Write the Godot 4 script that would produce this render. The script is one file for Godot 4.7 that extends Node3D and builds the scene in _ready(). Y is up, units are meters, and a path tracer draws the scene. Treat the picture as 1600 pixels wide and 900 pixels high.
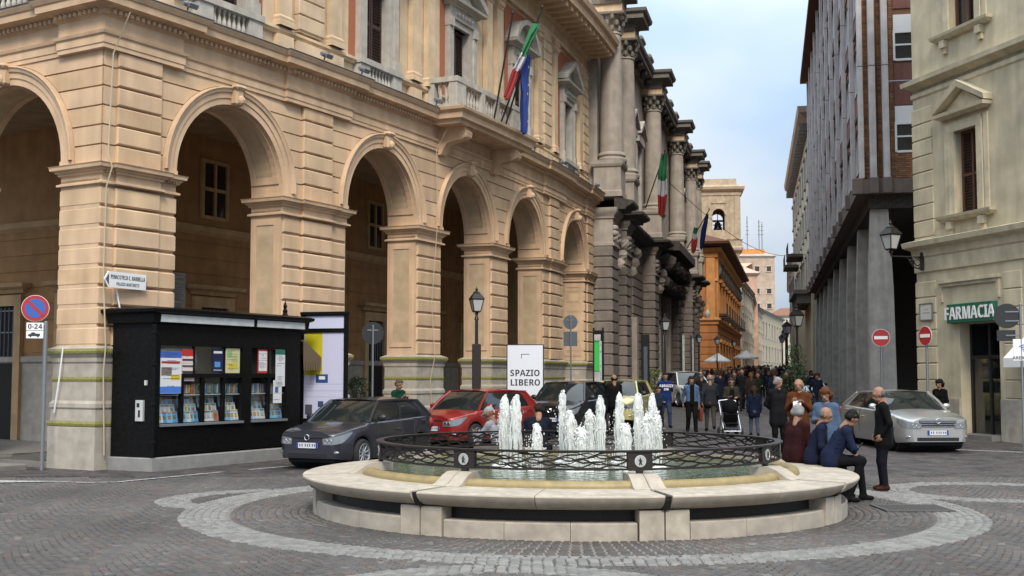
extends Node3D
# A square with a round fountain in front of an arcaded palazzo. x to the right, y up, the camera looks along -z.
# Plans are drawn in (x, depth): depth Z = -z.

var M := {}
var T := {}
var rng := RandomNumberGenerator.new()
var pal: Node3D


func gh(Z: float) -> float:  # height of the ground at depth Z: the street rises away from the square
	if Z < 28.0: return 0.0
	if Z < 45.0: return (Z - 28.0) * 0.018
	return 0.306 + (Z - 45.0) * 0.012


func at(x: float, Z: float, up := 0.0) -> Vector3:
	return Vector3(x, gh(Z) + up, -Z)


# ---------- meshes ----------
class MB:
	var v := PackedVector3Array()
	var uv := PackedVector2Array()

	func t(a: Vector3, b: Vector3, c: Vector3) -> void:
		v.push_back(a); v.push_back(b); v.push_back(c)

	func q(a: Vector3, b: Vector3, c: Vector3, d: Vector3) -> void:
		v.push_back(a); v.push_back(b); v.push_back(c)
		v.push_back(a); v.push_back(c); v.push_back(d)

	func hexa(p: Array) -> void:  # p[0..3] one end in order, p[4..7] the other
		q(p[3], p[2], p[1], p[0]); q(p[4], p[5], p[6], p[7])
		for i in 4:
			var j := (i + 1) % 4
			q(p[i], p[j], p[j + 4], p[i + 4])

	func box(x: Transform3D, s: Vector3, bev := 0.0) -> void:
		var h := s / 2
		if bev <= 0.0:
			var p := []
			for z in [-h.z, h.z]:
				for c in [[-1, -1], [1, -1], [1, 1], [-1, 1]]:
					p.append(x * Vector3(h.x * c[0], h.y * c[1], z))
			hexa(p)
			return
		var b := minf(bev, minf(h.x, minf(h.y, h.z)) * 0.9)
		# rounded box: six faces, twelve edge strips, eight corners
		var g := func(i: int, j: int, k: int, ax: int) -> Vector3:
			var e := Vector3(h.x - b, h.y - b, h.z - b)
			e[ax] = h[ax]
			return x * Vector3(e.x * i, e.y * j, e.z * k)
		for s1 in [-1, 1]:
			q(g.call(s1, -1, -1, 0), g.call(s1, s1, -s1, 0), g.call(s1, 1, 1, 0), g.call(s1, -s1, s1, 0))
			q(g.call(-1, s1, -1, 1), g.call(-s1, s1, s1, 1), g.call(1, s1, 1, 1), g.call(s1, s1, -s1, 1))
			q(g.call(-1, -1, s1, 2), g.call(s1, -s1, s1, 2), g.call(1, 1, s1, 2), g.call(-s1, s1, s1, 2))
			for s2 in [-1, 1]:
				q(g.call(s1, s2, -1, 0), g.call(s1, s2, 1, 0), g.call(s1, s2, 1, 1), g.call(s1, s2, -1, 1))
				q(g.call(s1, -1, s2, 0), g.call(s1, 1, s2, 0), g.call(s1, 1, s2, 2), g.call(s1, -1, s2, 2))
				q(g.call(-1, s1, s2, 1), g.call(1, s1, s2, 1), g.call(1, s1, s2, 2), g.call(-1, s1, s2, 2))
				for s3 in [-1, 1]:
					t(g.call(s1, s2, s3, 0), g.call(s1, s2, s3, 1), g.call(s1, s2, s3, 2))

	func bx(c: Vector3, s: Vector3, bev := 0.0) -> void:
		box(Transform3D(Basis(), c), s, bev)

	func lathe(x: Transform3D, prof: Array, n := 12, cap := true) -> void:
		for i in n:
			var a := TAU * i / n
			var b := TAU * (i + 1) / n
			var ca := Vector3(cos(a), 0, sin(a))
			var cb := Vector3(cos(b), 0, sin(b))
			for k in prof.size() - 1:
				var p: Vector2 = prof[k]
				var r: Vector2 = prof[k + 1]
				var up := Vector3(0, p.y, 0)
				var uq := Vector3(0, r.y, 0)
				if p.x < 0.0005: t(x * up, x * (uq + ca * r.x), x * (uq + cb * r.x))
				elif r.x < 0.0005: t(x * (up + cb * p.x), x * (up + ca * p.x), x * uq)
				else: q(x * (up + cb * p.x), x * (up + ca * p.x), x * (uq + ca * r.x), x * (uq + cb * r.x))
			if cap:
				var f: Vector2 = prof[0]
				var l: Vector2 = prof[-1]
				if f.x > 0.001: t(x * Vector3(0, f.y, 0), x * (Vector3(0, f.y, 0) + ca * f.x), x * (Vector3(0, f.y, 0) + cb * f.x))
				if l.x > 0.001: t(x * Vector3(0, l.y, 0), x * (Vector3(0, l.y, 0) + cb * l.x), x * (Vector3(0, l.y, 0) + ca * l.x))

	func tube(pts: Array, r: float, n := 6, r2 := -1.0) -> void:
		var prev := []
		for i in pts.size():
			var d: Vector3 = (pts[mini(i + 1, pts.size() - 1)] - pts[maxi(i - 1, 0)]).normalized()
			var u := d.cross(Vector3.UP if absf(d.y) < 0.95 else Vector3.RIGHT).normalized()
			var w := u.cross(d)
			var rr := r if r2 < 0 else lerpf(r, r2, float(i) / (pts.size() - 1))
			var ring := []
			for k in n:
				ring.append(pts[i] + (u * cos(TAU * k / n) + w * sin(TAU * k / n)) * rr)
			if i:
				for k in n: q(prev[k], ring[k], ring[(k + 1) % n], prev[(k + 1) % n])
			else:
				for k in range(1, n - 1): t(ring[0], ring[k], ring[k + 1])
			prev = ring
		for k in range(1, n - 1): t(prev[0], prev[k + 1], prev[k])

	func ball(c: Vector3, r: Vector3, n := 8, m := 5, b := Basis()) -> void:
		for i in m:
			for k in n:
				var p := []
				for e in [[0, 0], [1, 0], [1, 1], [0, 1]]:
					var th: float = PI * (i + e[0]) / m
					var ph: float = TAU * (k + e[1]) / n
					p.append(c + b * Vector3(sin(th) * cos(ph) * r.x, cos(th) * r.y, sin(th) * sin(ph) * r.z))
				if i == 0: t(p[0], p[1], p[2])
				elif i == m - 1: t(p[0], p[1], p[3])
				else: q(p[0], p[1], p[2], p[3])

	func slab(poly: PackedVector2Array, z0: float, z1: float, x := Transform3D()) -> void:  # a flat outline in x, y with thickness
		var ix := Geometry2D.triangulate_polygon(poly)
		for i in range(0, ix.size(), 3):
			var a := poly[ix[i]]; var b := poly[ix[i + 1]]; var c := poly[ix[i + 2]]
			t(x * Vector3(a.x, a.y, z1), x * Vector3(b.x, b.y, z1), x * Vector3(c.x, c.y, z1))
			t(x * Vector3(a.x, a.y, z0), x * Vector3(c.x, c.y, z0), x * Vector3(b.x, b.y, z0))
		for i in poly.size():
			var a := poly[i]; var b := poly[(i + 1) % poly.size()]
			q(x * Vector3(a.x, a.y, z0), x * Vector3(b.x, b.y, z0), x * Vector3(b.x, b.y, z1), x * Vector3(a.x, a.y, z1))

	func mesh(smooth := 0.0) -> ArrayMesh:
		var a := []
		a.resize(Mesh.ARRAY_MAX)
		a[Mesh.ARRAY_VERTEX] = v
		if uv.size() == v.size() and uv.size(): a[Mesh.ARRAY_TEX_UV] = uv
		if smooth > 0.0: a[Mesh.ARRAY_NORMAL] = normals(cos(deg_to_rad(smooth)))
		var m := ArrayMesh.new()
		if v.size(): m.add_surface_from_arrays(Mesh.PRIMITIVE_TRIANGLES, a)
		return m

	func normals(lim: float) -> PackedVector3Array:
		var fn := PackedVector3Array()
		var near := {}
		for i in range(0, v.size(), 3):
			fn.push_back((v[i + 2] - v[i]).cross(v[i + 1] - v[i]))
			for k in 3:
				var key := Vector3i((v[i + k] * 2000.0).round())
				if near.has(key): near[key].append(i / 3)
				else: near[key] = [i / 3]
		var un := PackedVector3Array()
		for f in fn: un.push_back(f.normalized())
		var out := PackedVector3Array()
		out.resize(v.size())
		for i in v.size():
			var f := i / 3
			var s := Vector3.ZERO
			for g in near[Vector3i((v[i] * 2000.0).round())]:
				if un[f].dot(un[g]) > lim: s += fn[g]
			out[i] = s.normalized() if s.length_squared() > 1e-20 else un[f]
		return out


# ---------- a facade: s runs along it, y up, d out of it ----------
class Fac:
	var o: Vector2
	var th: float
	var k: float
	var side := 1.0

	func xz(s: float, d: float) -> Vector2:
		var a := th - k * s
		var p := o
		if absf(k) < 1e-6: p += Vector2(sin(th), cos(th)) * s
		else: p += Vector2((cos(a) - cos(th)) / k, -(sin(a) - sin(th)) / k)
		return p + Vector2(cos(a), -sin(a)) * d * side

	func P(s: float, y: float, d: float) -> Vector3:
		var p := xz(s, d)
		return Vector3(p.x, y, -p.y)

	func frame(s: float, y: float, d: float) -> Transform3D:  # x along the facade, y up, z out of it
		var a := th - k * s
		var along := Vector3(sin(a), 0, -cos(a))
		var out := Vector3(cos(a), 0, sin(a)) * side
		return Transform3D(Basis(out.cross(Vector3.UP) * -1.0, Vector3.UP, out) if false else Basis(along, Vector3.UP, out), P(s, y, d))


func fac(x: float, Z: float, deg: float, side := 1.0, k := 0.0) -> Fac:
	var f := Fac.new()
	f.o = Vector2(x, Z); f.th = deg_to_rad(deg); f.k = k; f.side = side
	return f


func fbox(m: MB, f: Fac, s0: float, s1: float, y0: float, y1: float, d0: float, d1: float) -> void:
	var n := 1 if absf(f.k) < 1e-6 else maxi(1, int((s1 - s0) / 2.5))
	for i in n:
		var a := lerpf(s0, s1, float(i) / n)
		var b := lerpf(s0, s1, float(i + 1) / n)
		m.hexa([f.P(a, y0, d0), f.P(b, y0, d0), f.P(b, y1, d0), f.P(a, y1, d0), f.P(a, y0, d1), f.P(b, y0, d1), f.P(b, y1, d1), f.P(a, y1, d1)])


func fblock(m: MB, f: Fac, s0: float, s1: float, y0: float, y1: float, d0: float, d1: float, c := 0.03) -> void:  # a stone with chamfered edges
	var fr := []
	for e in [[d0, 0.0], [d1 - c, 0.0], [d1, c]]:
		var w: float = e[1]
		fr.append([f.P(s0 + w, y0 + w, e[0]), f.P(s1 - w, y0 + w, e[0]), f.P(s1 - w, y1 - w, e[0]), f.P(s0 + w, y1 - w, e[0])])
	m.q(fr[2][0], fr[2][1], fr[2][2], fr[2][3])
	for l in 2:
		for i in 4:
			var j := (i + 1) % 4
			m.q(fr[l][i], fr[l][j], fr[l + 1][j], fr[l + 1][i])


func fpoly(m: MB, f: Fac, poly: PackedVector2Array, d0: float, d1: float) -> void:
	var ix := Geometry2D.triangulate_polygon(poly)
	for i in range(0, ix.size(), 3):
		for d in [d0, d1]:
			m.t(f.P(poly[ix[i]].x, poly[ix[i]].y, d), f.P(poly[ix[i + 1]].x, poly[ix[i + 1]].y, d), f.P(poly[ix[i + 2]].x, poly[ix[i + 2]].y, d))
	for i in poly.size():
		var a := poly[i]; var b := poly[(i + 1) % poly.size()]
		m.q(f.P(a.x, a.y, d0), f.P(b.x, b.y, d0), f.P(b.x, b.y, d1), f.P(a.x, a.y, d1))


func farc(m: MB, f: Fac, cs: float, cy: float, prof: Array, a0 := 0.0, a1 := PI, n := 24) -> void:  # prof: (radius, d)
	for i in n:
		var a := lerpf(a0, a1, float(i) / n)
		var b := lerpf(a0, a1, float(i + 1) / n)
		for k in prof.size() - 1:
			var p: Vector2 = prof[k]
			var r: Vector2 = prof[k + 1]
			m.q(f.P(cs + p.x * cos(a), cy + p.x * sin(a), p.y), f.P(cs + p.x * cos(b), cy + p.x * sin(b), p.y), f.P(cs + r.x * cos(b), cy + r.x * sin(b), r.y), f.P(cs + r.x * cos(a), cy + r.x * sin(a), r.y))


func wpath(m: MB, pts: Array, prof: Array, closed := false, cap := true) -> void:
	# sweeps a moulding, prof = (offset outwards, y), along a plan path of (x, Z) points; outwards is to the right of the way
	var n := pts.size()
	var off := []
	for i in n:
		var p: Vector2 = pts[i]
		var a: Vector2 = pts[(i - 1 + n) % n] if closed or i > 0 else p
		var b: Vector2 = pts[(i + 1) % n] if closed or i < n - 1 else p
		var d0 := (p - a).normalized() if a != p else (b - p).normalized()
		var d1 := (b - p).normalized() if b != p else d0
		var n0 := Vector2(d0.y, -d0.x)
		var n1 := Vector2(d1.y, -d1.x)
		var mm := (n0 + n1)
		if mm.length() < 0.1: mm = n0
		mm = mm.normalized()
		off.append(mm / maxf(mm.dot(n0), 0.35))
	var g := func(i: int, k: int) -> Vector3:
		var w: Vector2 = pts[i] + off[i] * prof[k].x
		return Vector3(w.x, prof[k].y, -w.y)
	for i in (n if closed else n - 1):
		var j := (i + 1) % n
		for k in prof.size() - 1:
			m.q(g.call(i, k), g.call(j, k), g.call(j, k + 1), g.call(i, k + 1))
	if not cap: return
	if closed:
		for k in [0, prof.size() - 1]:
			var poly := PackedVector2Array()
			for i in n:
				var w: Vector3 = g.call(i, k)
				poly.push_back(Vector2(w.x, w.z))
			var ix := Geometry2D.triangulate_polygon(poly)
			for i in range(0, ix.size(), 3): m.t(g.call(ix[i], k), g.call(ix[i + 1], k), g.call(ix[i + 2], k))
	else:
		for i in [0, n - 1]:
			var poly := PackedVector2Array()
			for k in prof.size(): poly.push_back(prof[k])
			var ix := Geometry2D.triangulate_polygon(poly)
			for t in range(0, ix.size(), 3): m.t(g.call(i, ix[t]), g.call(i, ix[t + 1]), g.call(i, ix[t + 2]))


func fline(f: Fac, pts: Array, step := 2.5) -> Array:  # (s, d) points on a facade as a plan path, cut short enough to follow its curve
	var out := []
	for i in pts.size():
		if i and absf(f.k) > 1e-6:
			var n := int(absf(pts[i].x - pts[i - 1].x) / step)
			for j in range(1, n + 1):
				var p: Vector2 = pts[i - 1].lerp(pts[i], float(j) / (n + 1))
				out.append(f.xz(p.x, p.y))
		out.append(f.xz(pts[i].x, pts[i].y))
	return out


func frect(f: Fac, s0: float, s1: float, d0: float, d1: float) -> Array:
	return [f.xz(s0, d1), f.xz(s1, d1), f.xz(s1, d0), f.xz(s0, d0)] if f.side > 0 else [f.xz(s1, d1), f.xz(s0, d1), f.xz(s0, d0), f.xz(s1, d0)]


# ---------- things ----------
func put(called: String, mesh: Mesh, mat: Material, parent: Node3D = null, x := Transform3D()) -> MeshInstance3D:
	var o := MeshInstance3D.new()
	o.name = called; o.mesh = mesh; o.transform = x
	if mat: o.material_override = mat
	(parent if parent else self).add_child(o, true)
	return o


func tag(o: Node3D, label: String, category: String, group := "") -> Node3D:
	o.set_meta("label", label); o.set_meta("category", category)
	if group: o.set_meta("group", group)
	return o


func thing(called: String, label: String, category: String, x = Vector3.ZERO, group := "") -> Node3D:
	var o := Node3D.new()
	o.name = called
	o.transform = x if x is Transform3D else Transform3D(Basis(), x)
	add_child(o, true)
	return tag(o, label, category, group)


func struct(o: Node3D) -> Node3D:
	o.set_meta("kind", "structure"); return o


func stuff(o: Node3D) -> Node3D:
	o.set_meta("kind", "stuff"); return o


func turned(p: Vector3, yaw := 0.0) -> Transform3D:
	return Transform3D(Basis(Vector3.UP, yaw), p)


func text(called: String, s: String, size: float, mat: Material, parent: Node3D, x: Transform3D, depth := 0.004, wide := 1.0, bold := 700) -> MeshInstance3D:
	var tm := TextMesh.new()
	var sf := SystemFont.new()
	sf.font_names = PackedStringArray(["Droid Sans"]); sf.font_weight = bold
	tm.font = sf; tm.text = s; tm.font_size = 32; tm.pixel_size = size / 32.0 / 0.72; tm.depth = depth; tm.curve_step = 4.0
	tm.horizontal_alignment = HORIZONTAL_ALIGNMENT_CENTER
	return put(called, tm, mat, parent, x.scaled_local(Vector3(wide, 1, 1)))


# ---------- materials ----------
func noise(key: String, freq: float, lo: float, hi: float, size := 512, oct := 5, kind := FastNoiseLite.TYPE_SIMPLEX_SMOOTH, mid := 0.5) -> NoiseTexture2D:
	var n := FastNoiseLite.new()
	n.noise_type = kind; n.frequency = freq; n.fractal_octaves = oct; n.seed = hash(key) % 1000
	var t := NoiseTexture2D.new()
	t.width = size; t.height = size; t.seamless = true; t.noise = n
	var g := Gradient.new()
	g.set_color(0, Color(lo, lo, lo)); g.set_color(1, Color(hi, hi, hi))
	if mid != 0.5: g.add_point(mid, Color(hi, hi, hi).lerp(Color(lo, lo, lo), 0.25))
	t.color_ramp = g
	T[key] = t
	return t


func mk(key: String, lin: Color, rough := 0.85, tex := "", sc := Vector3(0.3, 0.3, 0.3), bump := "", bsc := 0.0, metal := 0.0) -> StandardMaterial3D:
	var m := StandardMaterial3D.new()
	m.resource_name = key
	m.albedo_color = lin.linear_to_srgb(); m.roughness = rough; m.metallic = metal
	m.cull_mode = BaseMaterial3D.CULL_DISABLED
	if tex:
		m.albedo_texture = T[tex]; m.uv1_triplanar = true; m.uv1_world_triplanar = true; m.uv1_scale = sc
	if bump:
		m.uv1_triplanar = true; m.uv1_world_triplanar = true; m.uv1_scale = sc
		m.heightmap_enabled = true; m.heightmap_texture = T[bump]; m.heightmap_scale = bsc
	M[key] = m
	return m


func over(key: String, tex: String, sc: Vector3) -> void:  # a second, multiplied layer of stains
	var m: StandardMaterial3D = M[key]
	m.detail_enabled = true; m.detail_albedo = T[tex]; m.detail_blend_mode = BaseMaterial3D.BLEND_MODE_MUL
	m.detail_uv_layer = BaseMaterial3D.DETAIL_UV_2
	m.uv2_triplanar = true; m.uv2_world_triplanar = true; m.uv2_scale = sc


func C(r: float, g: float, b: float) -> Color:
	return Color(r, g, b)


func make_materials() -> void:
	noise("stain", 0.012, 0.83, 1.0, 512, 5)
	noise("grain", 0.09, 0.72, 1.0, 512, 4)
	noise("fine", 0.22, 0.0, 1.0, 512, 4)
	noise("streak", 0.012, 0.84, 1.0, 512, 5)
	noise("cloudy", 0.03, 0.5, 1.0, 512, 6)
	noise("patch", 0.02, 0.42, 1.0, 512, 5, FastNoiseLite.TYPE_SIMPLEX_SMOOTH, 0.38)
	noise("ripple", 0.02, 0.0, 1.0, 512, 3, FastNoiseLite.TYPE_PERLIN)
	mk("stucco", C(0.79, 0.55, 0.352), 0.92, "streak", Vector3(0.35, 0.035, 0.35), "fine", 0.25); over("stucco", "stain", Vector3(0.13, 0.13, 0.13))
	mk("stucco_b", C(0.75, 0.515, 0.31), 0.92, "streak", Vector3(0.35, 0.035, 0.35), "fine", 0.25); over("stucco_b", "stain", Vector3(0.17, 0.17, 0.17))
	mk("stucco_c", C(0.80, 0.565, 0.35), 0.92, "streak", Vector3(0.3, 0.03, 0.3), "fine", 0.25); over("stucco_c", "stain", Vector3(0.11, 0.11, 0.11))
	mk("stucco_dark", C(0.66, 0.44, 0.225), 0.92, "stain", Vector3(0.3, 0.3, 0.3), "fine", 0.25); over("stucco_dark", "streak", Vector3(0.35, 0.035, 0.35))
	mk("stucco_pale", C(0.84, 0.63, 0.41), 0.92, "streak", Vector3(0.3, 0.03, 0.3), "fine", 0.25); over("stucco_pale", "stain", Vector3(0.2, 0.2, 0.2))
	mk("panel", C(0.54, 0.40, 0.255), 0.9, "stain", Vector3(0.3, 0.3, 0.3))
	mk("white_stone", C(0.58, 0.54, 0.47), 0.85, "streak", Vector3(0.5, 0.08, 0.5), "fine", 0.3); over("white_stone", "stain", Vector3(0.4, 0.4, 0.4))
	mk("plinth", C(0.52, 0.465, 0.39), 0.85, "stain", Vector3(0.5, 0.5, 0.5), "grain", 0.3); over("plinth", "streak", Vector3(0.4, 0.06, 0.4))
	mk("red_panel", C(0.50, 0.165, 0.085), 0.9, "grain", Vector3(0.7, 0.7, 0.7))
	mk("shutter", C(0.045, 0.022, 0.018), 0.6)
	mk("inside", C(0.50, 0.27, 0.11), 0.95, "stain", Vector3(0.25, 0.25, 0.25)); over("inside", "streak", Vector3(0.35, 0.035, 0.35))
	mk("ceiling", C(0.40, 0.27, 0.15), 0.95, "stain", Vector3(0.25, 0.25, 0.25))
	mk("hole", C(0.012, 0.011, 0.01), 0.9)
	mk("black", C(0.012, 0.012, 0.014), 0.45)
	mk("iron", C(0.02, 0.018, 0.017), 0.5, "", Vector3.ONE, "", 0.0, 0.3)
	mk("rust_iron", C(0.035, 0.02, 0.016), 0.6, "cloudy", Vector3(1.5, 1.5, 1.5), "", 0.0, 0.2)
	mk("steel", C(0.32, 0.34, 0.36), 0.45, "grain", Vector3(1, 1, 1), "", 0.0, 0.6)
	mk("grey_paint", C(0.14, 0.15, 0.16), 0.5)
	mk("white_paint", C(0.72, 0.72, 0.72), 0.5)
	mk("cable", C(0.42, 0.345, 0.235), 0.6)
	mk("tape", C(0.42, 0.39, 0.11), 0.6, "cloudy", Vector3(1.3, 1.3, 1.3))
	mk("roof_tile", C(0.26, 0.12, 0.07), 0.9, "grain", Vector3(1, 1, 1))
	var gl := mk("glass", C(0.02, 0.025, 0.028), 0.06)
	gl.metallic_specular = 0.7


func _ready() -> void:
	rng.seed = 7
	make_camera_and_light()
	make_materials()
	make_ground()
	make_palazzo()
	make_baroque()
	make_far_left()
	make_right_side()
	make_fountain()
	make_kiosk()
	make_lamps()
	make_signs()
	make_street_things()
	make_cars()
	make_people()


func make_camera_and_light() -> void:
	var cam := Camera3D.new()
	cam.name = "camera"
	cam.fov = 26.26; cam.near = 0.1; cam.far = 3000.0
	cam.position = Vector3(0, 1.9, 0)
	cam.rotation = Vector3(atan2(138.0, 1930.0), 0, 0)
	add_child(cam)
	cam.current = true
	# an overcast sky with thin blue between the clouds, the same all round
	var w := 1024
	var h := 512
	var n := FastNoiseLite.new()
	n.seed = 11; n.frequency = 2.1; n.fractal_octaves = 5; n.noise_type = FastNoiseLite.TYPE_SIMPLEX_SMOOTH
	var im := Image.create(w, h, false, Image.FORMAT_RGBF)
	for j in h:
		var el := PI * (0.5 - (j + 0.5) / h)
		for i in w:
			var az := TAU * (i + 0.5) / w
			var c := Color(0.16, 0.15, 0.14)
			if el > 0.0:
				var d := Vector3(cos(el) * sin(az), sin(el) * 2.6, cos(el) * cos(az))
				var low := exp(-el * 11.0)
				var cl := clampf(0.30 + n.get_noise_3dv(d) * 1.25 + low * 0.45 + maxf(0.0, el - 0.25) * 1.2, 0.0, 1.0)
				var blue := Color(0.36, 0.55, 0.82).lerp(Color(0.55, 0.70, 0.86), low)
				c = blue.lerp(Color(0.78, 0.85, 0.92), cl) * (0.62 + 2.0 * sin(el))  # brighter overhead, as an overcast sky is
			im.set_pixel(i, j, c)
	var pm := PanoramaSkyMaterial.new()
	pm.panorama = ImageTexture.create_from_image(im)
	var sky := Sky.new()
	sky.sky_material = pm
	var env := Environment.new()
	env.background_mode = Environment.BG_SKY
	env.sky = sky
	env.tonemap_mode = Environment.TONE_MAPPER_LINEAR
	env.background_energy_multiplier = 0.52
	env.tonemap_exposure = 2.2
	env.sdfgi_enabled = true; env.ssao_enabled = true; env.ssil_enabled = true
	var we := WorldEnvironment.new()
	we.name = "world_environment"; we.environment = env
	add_child(we)
	var sun := DirectionalLight3D.new()
	sun.name = "sun"
	sun.light_energy = 0.5; sun.light_angular_distance = 18.0; sun.light_color = Color(1.0, 0.96, 0.9)
	sun.shadow_enabled = true
	add_child(sun)
	sun.look_at_from_position(Vector3(0.08, 0.95, 1.0), Vector3.ZERO)


func part(called: String, m: MB, mat: String, parent: Node3D = null, smooth := 0.0) -> MeshInstance3D:
	return put(called, m.mesh(smooth), M[mat], parent)


func rebase(o: Node3D, p: Vector3) -> void:
	o.position = p
	for c in o.get_children(): c.position -= p


func sheet(poly: Array, up: float) -> MB:  # a thin sheet on the ground from (x, Z) points
	var m = MB.new()
	var pl = PackedVector2Array(poly)
	var ix = Geometry2D.triangulate_polygon(pl)
	for i in range(0, ix.size(), 3):
		m.t(at(pl[ix[i]].x, pl[ix[i]].y, up), at(pl[ix[i + 1]].x, pl[ix[i + 1]].y, up), at(pl[ix[i + 2]].x, pl[ix[i + 2]].y, up))
	return m


var rings = [[0.965, 18.25, 5.0, 5.65], [-3.75, 19.4, 1.2, 1.75], [7.95, 20.65, 1.3, 1.85], [-0.1, 10.85, 1.3, 1.85]]


func make_ground() -> void:
	# the colour of small porphyry setts, for the ground beyond those that are built
	var n = 512
	var im = Image.create(n, n, false, Image.FORMAT_RGB8)
	var r2 = RandomNumberGenerator.new()
	r2.seed = 3
	im.fill(Color(0.36, 0.335, 0.31))
	var cells = 20
	var px = n / float(cells)
	for j in cells:
		for i in cells:
			var v = r2.randf_range(0.62, 1.0)
			var warm = r2.randf_range(-0.05, 0.06)
			im.fill_rect(Rect2i(int((i + (0.5 if j % 2 else 0.0)) * px) % n + 1, int(j * px) + 1, int(px) - 3, int(px) - 3), Color(v * (0.60 + warm), v * 0.56, v * (0.565 - warm)))
	T["setts"] = ImageTexture.create_from_image(im)
	mk("sett_ground", C(0.355, 0.345, 0.335), 0.75, "setts", Vector3(0.48, 0.48, 0.48)); over("sett_ground", "patch", Vector3(0.11, 0.11, 0.11))
	mk("joint", C(0.09, 0.082, 0.074), 0.9, "grain", Vector3(1, 1, 1))
	mk("mortar", C(0.22, 0.195, 0.165), 0.9, "grain", Vector3(1, 1, 1))
	mk("road_paint", C(0.42, 0.42, 0.41), 0.8, "patch", Vector3(0.8, 0.8, 0.8))
	mk("paving", C(0.20, 0.185, 0.165), 0.85, "stain", Vector3(0.3, 0.3, 0.3))
	var xs = [-700.0, -120.0, -40.0, -14.0, 14.0, 40.0, 160.0, 800.0]
	var zs = [-60.0, 5.0, 11.0, 23.6, 23.61, 28.0, 45.0, 120.0, 400.0, 1600.0]
	var g = MB.new()
	var nb = MB.new()
	for i in xs.size() - 1:
		for j in zs.size() - 1:
			if zs[j + 1] - zs[j] < 0.1: continue
			var near: bool = absf(xs[i] + 14.0) < 0.1 and zs[j] > 10.0 and zs[j] < 23.0
			var dy = -0.02 if near else 0.0
			(nb if near else g).q(at(xs[i], zs[j], dy), at(xs[i + 1], zs[j], dy), at(xs[i + 1], zs[j + 1], dy), at(xs[i], zs[j + 1], dy))
	struct(part("ground", g, "sett_ground"))
	var pav = Node3D.new()
	pav.name = "pavement"
	add_child(pav)
	struct(pav)
	part("sett_bed", nb, "joint", pav)
	var an = MB.new()
	for i in 96:
		var a = TAU * i / 96
		var b = TAU * (i + 1) / 96
		var p = func(r: float, q: float) -> Vector3: return Vector3(0.965 + r * sin(q), -0.009, -(18.25 + r * cos(q)))
		an.q(p.call(3.6, a), p.call(3.6, b), p.call(5.02, b), p.call(5.02, a))
	part("mortar_bed", an, "mortar", pav)
	# the setts: [transform, colour, depth]
	var all = []
	var seen = func(x: float, Z: float) -> bool: return Z > 11.35 and Z < 23.55 and absf(x) < 0.4145 * Z + 0.25
	var free = func(x: float, Z: float, upto: int) -> bool:
		for k in upto:
			var c: Array = rings[k]
			var d = Vector2(x - c[0], Z - c[1]).length()
			if k == 0 and d < c[3] or d > c[2] and d < c[3]: return false
		return true
	var put_sett = func(x: float, Z: float, yaw: float, w: float, l: float, pale: bool) -> void:
		var v = rng.randf_range(0.8, 1.18) * (0.92 + 0.22 * sin(x * 1.3 + Z * 0.7) * sin(Z * 1.1 - x * 0.6))
		var c = Color(0.112, 0.102, 0.095) * v
		var u = rng.randf()
		if u < 0.16: c = Color(0.135, 0.10, 0.085) * v
		elif u < 0.28: c = Color(0.10, 0.096, 0.095) * v
		elif u < 0.31: c = Color(0.17, 0.157, 0.14) * v
		if pale: c = Color(0.27, 0.262, 0.245) * rng.randf_range(0.72, 1.12)
		c.a = 1.0
		var b = Basis(Vector3.UP, yaw) * Basis.from_euler(Vector3(rng.randf_range(-0.03, 0.03), 0, rng.randf_range(-0.03, 0.03)))
		all.append([Transform3D(b.scaled_local(Vector3(w, 1, l)), Vector3(x, rng.randf_range(-0.006, 0.002), -Z)), c, Z])
	for k in rings.size():
		var c: Array = rings[k]
		var r: float = c[2] + 0.055
		while r < c[3]:
			var m = int(TAU * r / 0.118)
			for i in m:
				var a = TAU * (i + rng.randf_range(-0.1, 0.1)) / m
				var x: float = c[0] + r * sin(a)
				var Z: float = c[1] + r * cos(a)
				if seen.call(x, Z) and free.call(x, Z, k): put_sett.call(x, Z, a, rng.randf_range(0.094, 0.106), 0.098, true)
			r += 0.109
	for j in 11:
		var r = 3.86 + j * 0.106
		for i in 224:
			var a = TAU * (i + (0.12 if j % 2 else 0.0)) / 224
			var x = 0.965 + r * sin(a)
			var Z = 18.25 + r * cos(a)
			if seen.call(x, Z): put_sett.call(x, Z, a, TAU * r / 224 - 0.022, 0.097, false)
	# the field: segmental arcs, as such paving is laid
	var R = 0.95
	for col in range(-11, 12):
		var xc = col * 1.3
		for row in range(90, 240):
			for i in range(-6, 7):
				var a = (i + (0.5 if row % 2 else 0.0)) * 0.113
				var x = xc + R * sin(a)
				if absf(x - xc) > 0.65: continue
				var Z = row * 0.107 - R * cos(a)
				if seen.call(x, Z) and free.call(x, Z, 4): put_sett.call(x, Z, -a, rng.randf_range(0.088, 0.104), 0.098 * cos(a) + 0.002, false)
	all.sort_custom(func(a, b): return a[2] < b[2])
	mk("sett", C(1, 1, 1), 0.7, "grain", Vector3(2.3, 2.3, 2.3), "fine", 0.4)
	M["sett"].vertex_color_use_as_albedo = true
	var sm = MB.new()
	var h = 0.5
	var c2 = 0.40
	for s in [[-1, -1, 1, -1], [1, -1, 1, 1], [1, 1, -1, 1], [-1, 1, -1, -1]]:
		sm.q(Vector3(s[0] * h, -0.012, s[1] * h), Vector3(s[2] * h, -0.012, s[3] * h), Vector3(s[2] * c2, 0.002, s[3] * c2), Vector3(s[0] * c2, 0.002, s[1] * c2))
		sm.q(Vector3(s[0] * h, -0.03, s[1] * h), Vector3(s[2] * h, -0.03, s[3] * h), Vector3(s[2] * h, -0.012, s[3] * h), Vector3(s[0] * h, -0.012, s[1] * h))
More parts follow.
